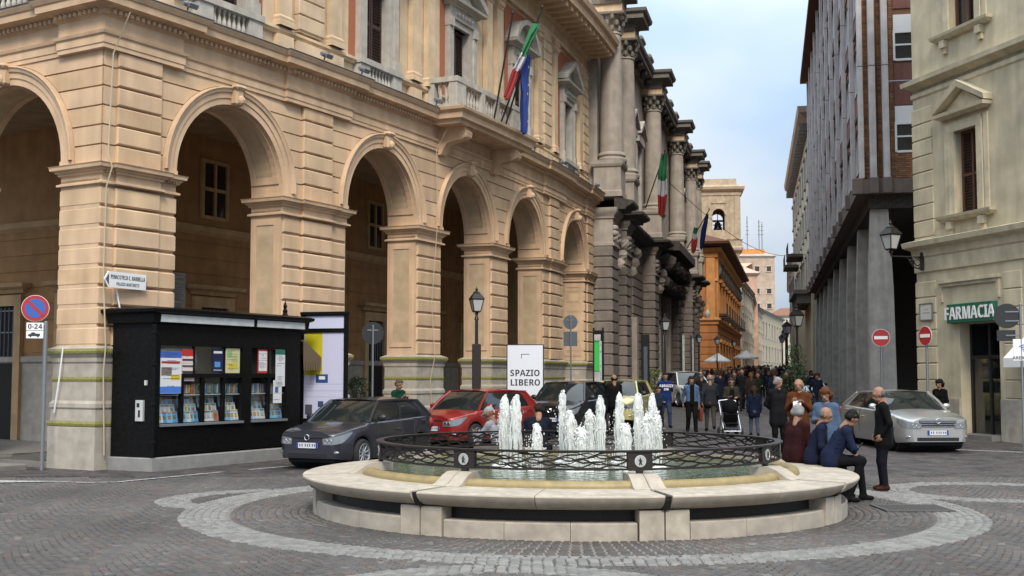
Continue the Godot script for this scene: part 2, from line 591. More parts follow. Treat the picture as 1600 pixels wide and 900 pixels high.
	sm.q(Vector3(-c2, 0.002, -c2), Vector3(c2, 0.002, -c2), Vector3(c2, 0.002, c2), Vector3(-c2, 0.002, c2))
	var sett = sm.mesh()
	var near_mats = []
	for i in 10:
		var b: Color = all[i * 23][1]
		var m = mk("sett_%d" % i, b, 0.7, "grain", Vector3(2.3, 2.3, 2.3))
		near_mats.append(m)
	for i in 280:
		var best = 0
		for k in 10:
			if absf(all[k * 23][1].r - all[i][1].r) < absf(all[best * 23][1].r - all[i][1].r): best = k
		put("sett", sett, near_mats[best], pav, all[i][0])
	var mm = MultiMesh.new()
	mm.transform_format = MultiMesh.TRANSFORM_3D
	mm.use_colors = true
	mm.mesh = sett
	mm.instance_count = all.size() - 280
	for i in range(280, all.size()):
		mm.set_instance_transform(i - 280, all[i][0])
		mm.set_instance_color(i - 280, all[i][1])
	var mi = MultiMeshInstance3D.new()
	mi.name = "setts"
	mi.multimesh = mm
	mi.material_override = M["sett"]
	pav.add_child(mi)
	stuff(mi)
	# worn painted lines before the arcade
	var lines = Node3D.new()
	lines.name = "road_markings"
	add_child(lines)
	struct(lines)
	var w = 0.055
	for l in [[[-9.6, 22.75], [-7.55, 22.25], [-7.1, 22.35], [-5.75, 24.7]], [[-5.35, 25.3], [-4.5, 26.6]]]:
		var m = MB.new()
		for i in l.size() - 1:
			var a = Vector2(l[i][0], l[i][1])
			var b = Vector2(l[i + 1][0], l[i + 1][1])
			var nn = (b - a).normalized().orthogonal() * w
			m.q(at(a.x - nn.x, a.y - nn.y, 0.009), at(b.x - nn.x, b.y - nn.y, 0.009), at(b.x + nn.x, b.y + nn.y, 0.009), at(a.x + nn.x, a.y + nn.y, 0.009))
		part("painted_line", m, "road_paint", lines)
	part("painted_line", sheet([[-9.9, 22.0], [-8.0, 22.45], [-8.9, 22.6], [-10.1, 22.5]].map(func(q): return Vector2(q[0], q[1])), 0.013), "road_paint", lines)
	part("painted_line", sheet([[10.6, 31.4], [13.5, 29.6], [13.6, 29.75], [10.7, 31.55]].map(func(q): return Vector2(q[0], q[1])), 0.009), "road_paint", lines)
	mk("pit_grey", C(0.035, 0.033, 0.03), 0.9)
	mk("grate_iron", C(0.085, 0.08, 0.075), 0.6)
	# drain grating and worn patch right of the fountain
	var dg = thing("drain_grating", "iron drain grating in the setts beside the seated men's feet", "drain", at(5.75, 17.95))
	var fr = MB.new()
	for s in [-1, 1]:
		fr.bx(Vector3(s * 0.46, 0.012, 0), Vector3(0.05, 0.02, 0.86)); fr.bx(Vector3(0, 0.012, s * 0.4), Vector3(0.86, 0.018, 0.05))
	part("frame", fr, "grate_iron", dg)
	var pit = MB.new()
	pit.bx(Vector3(0, -0.006, 0), Vector3(0.88, 0.02, 0.8))
	part("pit", pit, "pit_grey", dg)
	for i in 17:
		var b = MB.new()
		b.bx(Vector3(-0.4 + i * 0.05, 0.014, 0), Vector3(0.026, 0.014, 0.76))
		part("bar", b, "grate_iron", dg)


var FP: Fac
var FL: Fac
const PIERS := [[0.0, 2.06], [5.68, 8.43], [12.11, 13.70], [17.38, 18.96], [22.64, 25.39], [29.01, 31.08]]
const ARCH := [[3.87, 1.81], [10.27, 1.84], [15.54, 1.84], [20.80, 1.84], [27.20, 1.81]]
const SPRING := 6.42


func spandrel(f: Fac, parent: Node3D, s0: float, s1: float, left: Array, right: Array, d: float) -> void:
	# courses of stone between two archivolts; left / right = [centre, radius] of the arch at that end, or []
	for j in 6:
		var y0 = 6.30 + j * 0.41 + 0.015
		var y1 = y0 + 0.375
		if j == 5: y1 = 8.70
		var pl = PackedVector2Array()
		var edge = func(a: Array, sgn: float, s: float, y: float) -> float:
			if a.is_empty(): return s
			var r: float = a[1] + 0.42
			var dy = y - SPRING
			if dy >= r: return a[0] + sgn * 0.006
			return a[0] + sgn * sqrt(r * r - maxf(dy, 0.0) * maxf(dy, 0.0))
		var n = 6
		for i in n + 1:
			var y = lerpf(y0, y1, float(i) / n)
			pl.push_back(Vector2(edge.call(left, 1.0, s0, y), y))
		for i in range(n, -1, -1):
			var y = lerpf(y0, y1, float(i) / n)
			pl.push_back(Vector2(edge.call(right, -1.0, s1, y), y))
		if pl[n + 1].x - pl[n].x < 0.05: continue
		var m = MB.new()
		fpoly(m, f, pl, d - 0.05, d)
		part("stone_course", m, ["stucco", "stucco", "stucco_b", "stucco_c"][rng.randi_range(0, 3)], parent)


func archivolt(f: Fac, parent: Node3D, c: float, R: float) -> void:
	var m = MB.new()
	farc(m, f, c, SPRING, [Vector2(R, -0.06), Vector2(R, 0.02), Vector2(R + 0.14, 0.02), Vector2(R + 0.15, 0.045), Vector2(R + 0.28, 0.05), Vector2(R + 0.29, 0.085), Vector2(R + 0.34, 0.10), Vector2(R + 0.38, 0.13), Vector2(R + 0.41, 0.12), Vector2(R + 0.41, -0.06)], 0.0, PI, 28)
	for s in [-1, 1]:  # short upright feet on the impost
		var a = c + s * R
		var b = c + s * (R + 0.41)
		fbox(m, f, minf(a, b), maxf(a, b), 6.285, SPRING, -0.06, 0.055)
	part("archivolt", m, "stucco", parent)
	var k = MB.new()
	var xf = f.frame(c, SPRING + R + 0.2, 0.1)
	k.box(xf * Transform3D(Basis(), Vector3(0, 0.03, 0)), Vector3(0.27, 0.50, 0.22), 0.05)
	k.box(xf * Transform3D(Basis(), Vector3(0, 0.2, 0.06)), Vector3(0.38, 0.13, 0.24), 0.06)
	k.ball(xf * Vector3(0, -0.1, 0.1), Vector3(0.12, 0.12, 0.1), 8, 6)
	part("keystone", k, "stucco", parent)
	var i = MB.new()  # raised borders of the soffit panel
	for e in [[-0.95, -0.80], [-0.26, -0.10]]:
		farc(i, f, c, SPRING, [Vector2(R, e[0]), Vector2(R - 0.035, e[0]), Vector2(R - 0.035, e[1]), Vector2(R, e[1])], 0.12, PI - 0.12, 24)
	for sg in [0, 1]:
		farc(i, f, c, SPRING, [Vector2(R - 0.035, -0.80), Vector2(R - 0.035, -0.26)], 0.12 + sg * (PI - 0.34), 0.22 + sg * (PI - 0.34), 2)
	part("soffit_border", i, "stucco", parent)
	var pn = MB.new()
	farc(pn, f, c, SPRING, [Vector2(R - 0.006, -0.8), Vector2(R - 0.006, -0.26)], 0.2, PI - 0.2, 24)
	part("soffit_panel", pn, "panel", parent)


func pier(f: Fac, parent: Node3D, s0: float, s1: float, depth: float, wide: bool, corner := false) -> void:
	var base = gh(f.xz(s0, 0).y)
	var m = MB.new()
	wpath(m, frect(f, s0, s1, -depth, -0.05), [Vector2(0, 2.42), Vector2(0, 6.0)], true, false)
	part("pier", m, "stucco", parent)
	m = MB.new()
	var R = frect(f, s0, s1, -depth, 0.0)
	wpath(m, R, [Vector2(0.10, base - 0.3), Vector2(0.10, base + 0.85), Vector2(0.07, base + 0.9), Vector2(0.06, base + 1.22), Vector2(0.085, base + 1.26), Vector2(0.085, base + 1.34), Vector2(0.045, base + 1.4), Vector2(0.045, 2.16), Vector2(0.07, 2.2), Vector2(0.075, 2.28), Vector2(0.13, 2.36), Vector2(0.13, 2.47), Vector2(0.0, 2.53)], true)
	part("pedestal", m, "plinth", parent)
	for k in 9:
		if k == 8: continue
		var y0 = 2.54 + k * 0.415
		m = MB.new()
		if corner:
			var pts = frect(f, s0, s1, -depth, 0.0)
			wpath(m, pts, [Vector2(-0.05, y0), Vector2(-0.02, y0 + 0.0), Vector2(0.01, y0 + 0.03), Vector2(0.01, y0 + 0.34), Vector2(-0.02, y0 + 0.37), Vector2(-0.05, y0 + 0.37)], true, false)
		else:
			fblock(m, f, s0 + 0.06, s1 - 0.05, y0, y0 + 0.37, -0.05, 0.0, 0.03)
		part("stone_course", m, ["stucco", "stucco", "stucco_b", "stucco_c"][rng.randi_range(0, 3)], parent)
		if wide or corner:
			m = MB.new()
			var a = s0 + (0.75 if wide else 0.34)
			fblock(m, f, a, s1 - (0.75 if wide else 0.5), y0, y0 + 0.37, -0.01, 0.07, 0.03)
			part("stone_course", m, ["stucco", "stucco", "stucco_b", "stucco_c"][rng.randi_range(0, 3)], parent)
	m = MB.new()
	wpath(m, R, [Vector2(-0.03, 5.86), Vector2(0.07, 5.88), Vector2(0.07, 5.92), Vector2(0.0, 5.95), Vector2(0.0, 6.08), Vector2(0.05, 6.10), Vector2(0.05, 6.135), Vector2(0.10, 6.16), Vector2(0.10, 6.19), Vector2(0.17, 6.21), Vector2(0.18, 6.27), Vector2(0.20, 6.30), Vector2(-0.1, 6.315)], true)
	if wide or corner:
		var a = s0 + (0.75 if wide else 0.34)
		wpath(m, frect(f, a, s1 - (0.75 if wide else 0.5), -0.2, 0.07), [Vector2(-0.03, 5.863), Vector2(0.07, 5.883), Vector2(0.07, 5.923), Vector2(0.0, 5.95), Vector2(0.0, 6.083), Vector2(0.05, 6.103), Vector2(0.05, 6.138), Vector2(0.10, 6.163), Vector2(0.10, 6.193), Vector2(0.17, 6.213), Vector2(0.18, 6.273), Vector2(0.20, 6.303), Vector2(-0.1, 6.318)], true)
	part("impost", m, "stucco", parent)
	if corner:
		m = MB.new()
		for i in 26: fbox(m, f, 0.03 + i * 0.08, 0.075 + i * 0.08, 6.10, 6.16, 0.05, 0.115)
		stuff(part("dentil_band", m, "stucco", parent))
	# framed panels on the reveals of the opening
	for s in [s0, s1]:
		if corner and s == 0.0: continue
		var sg = -1.0 if s == s0 else 1.0
		m = MB.new()
		for e in [[-depth + 0.1, -depth + 0.2, 2.75, 5.75], [-0.24, -0.14, 2.75, 5.75], [-depth + 0.2, -0.24, 2.75, 2.87], [-depth + 0.2, -0.24, 5.63, 5.75]]:
			fbox(m, f, minf(s, s + sg * 0.028), maxf(s, s + sg * 0.028), e[2], e[3], e[0], e[1])
		part("reveal_border", m, "stucco", parent)
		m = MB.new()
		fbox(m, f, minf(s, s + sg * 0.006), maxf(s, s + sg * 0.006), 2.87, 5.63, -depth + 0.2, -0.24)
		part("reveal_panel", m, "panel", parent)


func arch_wall(f: Fac, parent: Node3D, s0: float, s1: float, c: float, R: float) -> void:
	var pl = PackedVector2Array([Vector2(s0, 8.74), Vector2(s0, 6.32), Vector2(c - R, 6.32)])
	for i in 25:
		var a = PI - PI * i / 24
		pl.push_back(Vector2(c + R * cos(a), SPRING + R * sin(a)))
	pl.push_back(Vector2(c + R, 6.32)); pl.push_back(Vector2(s1, 6.32)); pl.push_back(Vector2(s1, 8.74))
	var m = MB.new()
	fpoly(m, f, pl, -0.98, -0.052)
	part("wall", m, "stucco", parent)


func baluster(h: float) -> MB:
	var m = MB.new()
	m.lathe(Transform3D(), [Vector2(0.06, 0), Vector2(0.06, h * 0.1), Vector2(0.035, h * 0.14), Vector2(0.062, h * 0.3), Vector2(0.055, h * 0.42), Vector2(0.03, h * 0.66), Vector2(0.028, h * 0.8), Vector2(0.05, h * 0.86), Vector2(0.055, h)], 9)
	return m


func noble_window(f: Fac, parent: Node3D, c: float, round_top: bool, rail: bool, door: bool) -> void:
	var y0 = 9.98 if door else 10.72
	var w = 0.6
	# dark recess and shutters
	var win = put("window", MB.new().mesh(), null, parent) if false else null
	var m = MB.new()
	fbox(m, f, c - w, c + w, y0, 13.05, -0.62, -0.55)
	win = part("window", m, "hole", parent)
	for s in [-1, 1]:
		m = MB.new()
		var a = c + (0.02 if s > 0 else -w + 0.02)
		for e in [[a, a + 0.07, y0, 13.02], [a + 0.49, a + 0.56, y0, 13.02], [a + 0.07, a + 0.49, y0, y0 + 0.08], [a + 0.07, a + 0.49, 12.94, 13.02], [a + 0.07, a + 0.49, (y0 + 13) / 2 - 0.05, (y0 + 13) / 2 + 0.05]]:
			fbox(m, f, e[0], e[1], e[2], e[3], -0.54, -0.49)
		var sh = part("shutter", m, "shutter", win)
		var n = int((12.94 - y0 - 0.08) / 0.085)
		m = MB.new()
		for i in n:
			var y = y0 + 0.11 + i * 0.085
			if absf(y - (y0 + 13) / 2) < 0.08: continue
			var x = f.frame(a + 0.28, y, -0.515)
			m.box(x * Transform3D(Basis(Vector3.RIGHT, -0.7), Vector3.ZERO), Vector3(0.42, 0.012, 0.065))
		stuff(part("slats", m, "shutter", win))
	# stone surround: jambs with small pilasters, entablature, pediment
	m = MB.new()
	for s in [-1, 1]:
		var a = c + s * w
		var b = c + s * (w + 0.2)
		fbox(m, f, minf(a, b), maxf(a, b), y0 - 0.1, 13.25, -0.55, -0.22)
		a = b; b = c + s * (w + 0.42)
		fbox(m, f, minf(a, b), maxf(a, b), y0 + 0.25, 12.95, -0.4, -0.16)
		var q = [minf(a, b) - 0.02, maxf(a, b) + 0.02]
		fbox(m, f, q[0], q[1], y0 - 0.1, y0 + 0.25, -0.4, -0.12)
		fbox(m, f, q[0], q[1], 12.95, 13.25, -0.4, -0.10)
	fbox(m, f, c - w, c + w, 13.05, 13.25, -0.5, -0.22)
	fbox(m, f, c - w - 0.42, c + w + 0.42, 13.25, 13.6, -0.4, -0.15)
	for i in 5: m.ball(f.P(c - 0.5 + i * 0.25, 13.42, -0.14), Vector3(0.1, 0.07, 0.06), 6, 4)
	part("surround", m, "white_stone", parent)
	m = MB.new()
	var pr = [Vector2(0, 13.6), Vector2(0.06, 13.62), Vector2(0.08, 13.68), Vector2(0.26, 13.72), Vector2(0.28, 13.8), Vector2(0, 13.83)]
	wpath(m, [f.xz(c - 1.06, -0.45), f.xz(c - 1.06, -0.15), f.xz(c + 1.06, -0.15), f.xz(c + 1.06, -0.45)], pr)
	var top = PackedVector2Array()
	var ins = PackedVector2Array()
	if round_top:
		for i in 13:
			var a = PI * (0.16 + 0.68 * i / 12)
			top.push_back(Vector2(c - cos(a) * 1.52, 12.98 + sin(a) * 1.75))
			ins.push_back(Vector2(c - cos(a) * 1.3, 13.05 + sin(a) * 1.5))
	else:
		top = PackedVector2Array([Vector2(c - 1.34, 13.83), Vector2(c - 1.34, 13.93), Vector2(c, 14.78), Vector2(c + 1.34, 13.93), Vector2(c + 1.34, 13.83)])
		ins = PackedVector2Array([Vector2(c - 1.05, 13.86), Vector2(c, 14.52), Vector2(c + 1.05, 13.86)])
	if round_top:
		for i in 12:
			m.hexa([f.P(ins[i].x, ins[i].y, -0.4), f.P(ins[i + 1].x, ins[i + 1].y, -0.4), f.P(top[i + 1].x, top[i + 1].y, -0.4), f.P(top[i].x, top[i].y, -0.4), f.P(ins[i].x, ins[i].y, 0.12), f.P(ins[i + 1].x, ins[i + 1].y, 0.12), f.P(top[i + 1].x, top[i + 1].y, 0.13), f.P(top[i].x, top[i].y, 0.13)])
	else:
		for s in [-1, 1]:
			var p = [Vector2(c + s * 1.34, 13.84), Vector2(c, 14.6), Vector2(c, 14.82), Vector2(c + s * 1.34, 14.02)]
			m.hexa([f.P(p[0].x, p[0].y, -0.4), f.P(p[1].x, p[1].y, -0.4), f.P(p[2].x, p[2].y, -0.4), f.P(p[3].x, p[3].y, -0.4), f.P(p[0].x, p[0].y, 0.1), f.P(p[1].x, p[1].y, 0.1), f.P(p[2].x, p[2].y, 0.13), f.P(p[3].x, p[3].y, 0.13)])
	part("pediment", m, "white_stone", parent)
	m = MB.new()
	fpoly(m, f, ins, -0.4, -0.2)
	part("tympanum", m, "white_stone", parent)
	for s in [-1, 1]:
		m = MB.new()
		var a: float = c + s * (w + 0.43)
		var b: float = c + s * (w + 0.75)
		fbox(m, f, minf(a, b), maxf(a, b), 10.68, 15.1, -0.34, -0.335)
		part("red_panel", m, "red_panel", parent)
	m = MB.new()
	fbox(m, f, c - 1.35, c + 1.35, 14.0, 15.1, -0.345, -0.338)
	part("red_panel", m, "red_panel", parent)
	if door: return
	m = MB.new()
	for s in [-1, 1]:
		var a: float = c + s * 0.62
		var b: float = c + s * 1.1
		fbox(m, f, minf(a, b), maxf(a, b), 9.87, 10.5, -0.4, -0.1)
	fbox(m, f, c - 0.62, c + 0.62, 9.87, 10.0, -0.4, -0.14)
	fbox(m, f, c - 1.14, c + 1.14, 10.5, 10.66, -0.42, -0.05)
	fbox(m, f, c - 0.62, c + 0.62, 10.0, 10.5, -0.4, -0.36 if rail else -0.16)
	var ap = part("window_parapet", m, "white_stone", parent)
	if rail:
		var bm = baluster(0.5).mesh(50.0)
		for i in 7: put("baluster", bm, M["white_stone"], ap, Transform3D(Basis(), f.P(c - 0.5 + i * 0.167, 10.0, -0.2)))


func pilaster(f: Fac, parent: Node3D, s0: float, s1: float, d: float, rust: bool) -> void:
	var m = MB.new()
	var b = -0.35
	if rust:
		for k in 11:
			m = MB.new()
			fblock(m, f, s0, s1, 10.75 + k * 0.41, 10.75 + k * 0.41 + 0.385, b, d, 0.025)
			part("stone_course", m, "stucco_pale", parent)
		m = MB.new()
		fbox(m, f, s0 + 0.03, s1 - 0.03, 10.7, 15.3, b, d - 0.04)
		part("pilaster", m, "stucco_pale", parent)
		return
	fbox(m, f, s0, s1, 10.95, 14.6, b, d)
	wpath(m, frect(f, s0, s1, b, d), [Vector2(0.07, 10.66), Vector2(0.07, 10.78), Vector2(0.04, 10.8), Vector2(0.05, 10.88), Vector2(0.0, 10.95)], true, false)
	wpath(m, frect(f, s0, s1, b, d), [Vector2(0.0, 14.6), Vector2(0.04, 14.62), Vector2(0.04, 14.66), Vector2(0.0, 14.68), Vector2(0.02, 15.0), Vector2(0.1, 15.12), Vector2(0.1, 15.2)], true, false)
	part("pilaster", m, "stucco_pale", parent)
	m = MB.new()
	var c = (s0 + s1) / 2
	for i in 3:
		for j in 2:
			m.ball(f.P(c + (i - 1) * 0.19, 14.78 + j * 0.2, d + 0.03), Vector3(0.1, 0.11, 0.08), 6, 4)
	part("capital", m, "stucco", parent, 60)


func portico(f: Fac, parent: Node3D, s0: float, s1: float, doors: Array, depth: float) -> void:
	var m = MB.new()
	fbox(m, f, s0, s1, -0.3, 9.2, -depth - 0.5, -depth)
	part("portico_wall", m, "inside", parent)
	m = MB.new()
	for k in 14:
		if k < 5: continue
		fbox(m, f, s0, s1, 0.3 + k * 0.45, 0.3 + k * 0.45 + 0.425, -depth, -depth + 0.018)
	part("portico_courses", m, "inside", parent)
	m = MB.new()
	fbox(m, f, s0, s1, 0, 2.25, -depth, -depth + 0.05)
	wpath(m, fline(f, [Vector2(s0, -depth + 0.05), Vector2(s1, -depth + 0.05)] if f.side > 0 else [Vector2(s1, -depth + 0.05), Vector2(s0, -depth + 0.05)]), [Vector2(0, 2.25), Vector2(0.06, 2.3), Vector2(0.06, 2.42), Vector2(0, 2.45)])
	part("dado", m, "plinth", parent)
	m = MB.new()
	wpath(m, fline(f, [Vector2(s0, -depth + 0.02), Vector2(s1, -depth + 0.02)] if f.side > 0 else [Vector2(s1, -depth + 0.02), Vector2(s0, -depth + 0.02)]), [Vector2(0, 5.9), Vector2(0.12, 6.0), Vector2(0.16, 6.15), Vector2(0, 6.2)])
	part("wall_moulding", m, "stucco_dark", parent)
	for q in doors:
		m = MB.new()
		fbox(m, f, q - 0.62, q + 0.62, 0.1, 3.85, -depth + 0.052, -depth + 0.06)
		var dr = part("door", m, "hole", parent)
		m = MB.new()
		for s in [-1, 1]:
			fbox(m, f, q + s * 0.76 - 0.14, q + s * 0.76 + 0.14, 0.1, 3.85, -depth, -depth + 0.14)
		fbox(m, f, q - 0.9, q + 0.9, 3.85, 4.15, -depth, -depth + 0.14)
		wpath(m, [f.xz(q - 0.95, -depth), f.xz(q - 0.95, -depth + 0.1), f.xz(q + 0.95, -depth + 0.1), f.xz(q + 0.95, -depth)] if f.side > 0 else [f.xz(q + 0.95, -depth), f.xz(q + 0.95, -depth + 0.1), f.xz(q - 0.95, -depth + 0.1), f.xz(q - 0.95, -depth)], [Vector2(0, 4.2), Vector2(0.06, 4.3), Vector2(0.22, 4.36), Vector2(0.25, 4.46), Vector2(0, 4.5)])
		part("door_frame", m, "stucco_dark", dr)
		m = MB.new()
		for i in 7: m.tube([f.P(q - 0.54 + i * 0.18, 2.3, -depth + 0.09), f.P(q - 0.54 + i * 0.18, 3.8, -depth + 0.09)], 0.013, 4)
		for y in [2.35, 3.1, 3.7]: fbox(m, f, q - 0.6, q + 0.6, y, y + 0.03, -depth + 0.07, -depth + 0.085)
		part("grille", m, "steel", dr)
		if f.side < 0: continue
		m = MB.new()
		fbox(m, f, q - 0.5, q + 0.5, 6.5, 8.0, -depth + 0.02, -depth + 0.03)
		var wn = part("window", m, "glass", parent)
		for s in [q - 0.62, q - 0.04, q + 0.5]:
			m = MB.new()
			fbox(m, f, s, s + (0.12 if absf(s - q) > 0.1 else 0.08), 6.4, 8.1, -depth, -depth + 0.09)
			part("frame", m, "stucco_dark", wn)
		for y in [6.38, 7.2, 8.0]:
			m = MB.new()
			fbox(m, f, q - 0.56, q + 0.56, y, y + 0.1, -depth, -depth + 0.07)
			part("frame", m, "stucco_dark", wn)
	m = MB.new()
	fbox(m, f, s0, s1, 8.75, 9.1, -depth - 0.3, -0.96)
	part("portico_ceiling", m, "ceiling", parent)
	m = MB.new()
	s0 = 0.06
	var n = 12
	for i in n:
		var a = lerpf(s0, s1, float(i) / n)
		var b = lerpf(s0, s1, float(i + 1) / n)
		var ga = gh(f.xz(a, 0).y) + 0.12
		var gb = gh(f.xz(b, 0).y) + 0.12
		m.q(f.P(a, ga, -depth), f.P(b, gb, -depth), f.P(b, gb, 0.06), f.P(a, ga, 0.06))
		m.q(f.P(a, ga, 0.06), f.P(b, gb, 0.06), f.P(b, gb - 0.4, 0.06), f.P(a, ga - 0.4, 0.06))
	part("portico_floor", m, "paving", parent)


func make_palazzo() -> void:
	FP = fac(-8.471, 25.245, rad_to_deg(0.5452), 1.0, 0.009336)
	FL = fac(-8.471, 25.245, rad_to_deg(0.5452) - 90.0, -1.0)
	pal = thing("palazzo", "ochre palazzo with a tall arcade, stone balcony and rusticated courses", "building")
	for i in PIERS.size():
		pier(FP, pal, PIERS[i][0], PIERS[i][1], 1.25 if i == 0 else 0.98, i == 1 or i == 4, i == 0 or i == 5)
	for i in ARCH.size():
		var c: float = ARCH[i][0]
		var r: float = ARCH[i][1]
		var a: float = (PIERS[i][0] + PIERS[i][1]) / 2 if i else 0.06
		var b: float = (PIERS[i + 1][0] + PIERS[i + 1][1]) / 2 if i < 4 else 31.08
		arch_wall(FP, pal, a, b, c, r)
		archivolt(FP, pal, c, r)
	for i in 6:
		var l: Array = ARCH[i - 1] if i > 0 else []
		var r: Array = ARCH[i] if i < 5 else []
		spandrel(FP, pal, 0.0 if i == 0 else -1.0, 31.08, l, r, 0.0)
		if i in [0, 1, 4, 5]:
			for j in 6:
				var m = MB.new()
				var w: bool = i == 1 or i == 4
				var s0: float = PIERS[i][0] + (0.75 if w else 0.34)
				var s1: float = PIERS[i][1] - (0.75 if w else 0.5)
				fblock(m, FP, s0, s1, 6.33 + j * 0.41, 6.33 + j * 0.41 + (0.37 if j < 5 else 0.32), -0.02, 0.07, 0.025)
				part("stone_course", m, ["stucco", "stucco", "stucco_b", "stucco_c"][rng.randi_range(0, 3)], pal)
	# the short side on the square's corner
	pier(FL, pal, 5.0, 7.6, 0.98, false)
	arch_wall(FL, pal, 0.052, 6.4, 3.12, 1.87)
	archivolt(FL, pal, 3.12, 1.87)
	spandrel(FL, pal, 0.0, 9.0, [], [3.12, 1.87], 0.0)
	spandrel(FL, pal, 3.12, 7.6, [3.12, 1.87], [], 0.0)
	portico(FP, pal, 4.98, 31.0, [9.0, 13.6, 18.6, 23.6, 28.0], 5.0)
	portico(FL, pal, 4.98, 13.0, [6.6, 9.8], 5.0)
	# entablature over the arcade: one path round the corner, stepping out over the wide piers
	var path = [FL.xz(14.0, 0.0), FL.xz(1.3, 0.0), FL.xz(1.3, 0.09)]
	path.append(FP.xz(-0.09, 0.09))
	path.append_array(fline(FP, [Vector2(2.1, 0.09), Vector2(2.1, 0.0), Vector2(5.7, 0.0), Vector2(5.7, 0.09), Vector2(8.4, 0.09), Vector2(8.4, 0.0), Vector2(22.6, 0.0), Vector2(22.6, 0.09), Vector2(25.4, 0.09), Vector2(25.4, 0.0), Vector2(29.0, 0.0), Vector2(29.0, 0.09), Vector2(31.08, 0.09)]))
	var m = MB.new()
	wpath(m, path, [Vector2(-0.5, 8.70), Vector2(0.03, 8.70), Vector2(0.03, 8.78), Vector2(0.05, 8.80), Vector2(0.05, 8.96), Vector2(0.09, 8.99), Vector2(0.11, 9.05), Vector2(0.02, 9.07), Vector2(0.02, 9.36), Vector2(0.06, 9.38), Vector2(0.06, 9.40), Vector2(-0.5, 9.40)])
	part("architrave", m, "stucco", pal)
	m = MB.new()
	wpath(m, path, [Vector2(-0.5, 9.395), Vector2(0.09, 9.395), Vector2(0.09, 9.50), Vector2(0.20, 9.54), Vector2(0.36, 9.56), Vector2(0.37, 9.70), Vector2(0.40, 9.72), Vector2(0.45, 9.80), Vector2(0.46, 9.84), Vector2(-0.5, 9.92)])
	part("cornice", m, "stucco", pal)
	m = MB.new()
	wpath(m, path, [Vector2(-0.3, 9.88), Vector2(0.485, 9.845), Vector2(0.485, 9.86), Vector2(-0.3, 9.935)])
	part("cornice_flashing", m, "grey_paint", pal)
	m = MB.new()
	for i in 205:
		var s = 0.0 + i * 0.152
		var o = 0.09 if s < 2.1 or s > 29.0 or (s > 5.7 and s < 8.4) or (s > 22.6 and s < 25.4) else 0.0
		fbox(m, FP, s, s + 0.085, 9.42, 9.50, o + 0.05, o + 0.165)
	for i in 30: fbox(m, FL, i * 0.152, i * 0.152 + 0.085, 9.42, 9.50, 0.05, 0.165 + (0.09 if i < 9 else 0.0))
	stuff(part("dentil_band", m, "stucco", pal))
	# upper floor
	var wins = [3.87, 10.27, 15.54, 20.80, 27.20]
	var edge = 0.35
	for i in 6:
		var a: float = wins[i - 1] + 0.62 if i else 0.35
		var b: float = wins[i] - 0.62 if i < 5 else 31.08
		m = MB.new()
		fbox(m, FP, a, b, 9.7, 15.6, -0.9, -0.35)
		part("wall", m, "stucco_pale", pal)
	for i in 5:
		m = MB.new()
		fbox(m, FP, wins[i] - 0.62, wins[i] + 0.62, 13.05, 15.6, -0.9, -0.352)
		fbox(m, FP, wins[i] - 0.62, wins[i] + 0.62, 9.7, 9.98 if i == 2 else 10.72, -0.9, -0.352)
		part("wall", m, "stucco_pale", pal)
		noble_window(FP, pal, wins[i], i == 1 or i == 3, i < 2 or i == 4, i == 2)
	m = MB.new()
	fbox(m, FL, 0.35, 14.0, 9.7, 15.6, -0.9, -0.35)
	part("wall", m, "stucco_pale", pal)
	m = MB.new()
	for w in [3.12]:
		fbox(m, FL, w - 1.1, w + 1.1, 9.87, 10.06, -0.4, -0.12)
		fbox(m, FL, w - 1.1, w + 1.1, 10.5, 10.66, -0.4, -0.08)
		for s in [-1, 1]: fbox(m, FL, w + s * 0.95 - 0.15, w + s * 0.95 + 0.15, 10.06, 10.5, -0.4, -0.12)
		fbox(m, FL, w - 0.8, w + 0.8, 10.06, 10.5, -0.4, -0.33)
	var ap = part("window_parapet", m, "white_stone", pal)
	var bm = baluster(0.44).mesh(50.0)
	for i in 8: put("baluster", bm, M["white_stone"], ap, Transform3D(Basis(), FL.P(2.45 + i * 0.19, 10.06, -0.18)))
	# dado band of the upper floor
	for r in [[0.3, 2.75], [5.0, 9.15], [11.4, 14.4], [16.7, 19.65], [21.95, 26.05], [28.35, 31.08]]:
		m = MB.new()
		wpath(m, fline(FP, [Vector2(r[0], -0.33), Vector2(r[1], -0.33)]), [Vector2(-0.1, 10.46), Vector2(0.05, 10.47), Vector2(0.09, 10.52), Vector2(0.14, 10.55), Vector2(0.14, 10.62), Vector2(-0.1, 10.66)])
		part("dado_band", m, "stucco_pale", pal)
	for r in [[0.5, 1.05, false], [1.2, 2.0, true], [5.72, 6.2, false], [6.5, 7.6, true], [7.9, 8.38, false], [12.15, 12.62, false], [13.1, 13.57, false], [17.5, 17.97, false], [18.4, 18.87, false], [22.7, 23.18, false], [23.5, 24.5, true], [24.85, 25.33, false], [29.1, 29.6, false], [29.9, 30.95, true]]:
		pilaster(FP, pal, r[0], r[1], -0.18, r[2])
		m = MB.new()
		fbox(m, FP, r[0] - 0.06, r[1] + 0.06, 9.87, 10.44, -0.36, -0.16)
		part("pedestal", m, "stucco_pale", pal)
	# eaves
	m = MB.new()
	var ep = [FL.xz(14.0, -0.35), FP.xz(0.35, -0.35)]
	ep.append_array(fline(FP, [Vector2(0.5, -0.35), Vector2(31.08, -0.35)]))
	wpath(m, ep, [Vector2(-0.4, 15.2), Vector2(0.16, 15.2), Vector2(0.18, 15.32), Vector2(0.08, 15.36), Vector2(0.08, 15.8), Vector2(0.25, 15.86), Vector2(0.25, 16.05), Vector2(-0.4, 16.05)])
	part("frieze", m, "stucco_pale", pal)
	m = MB.new()
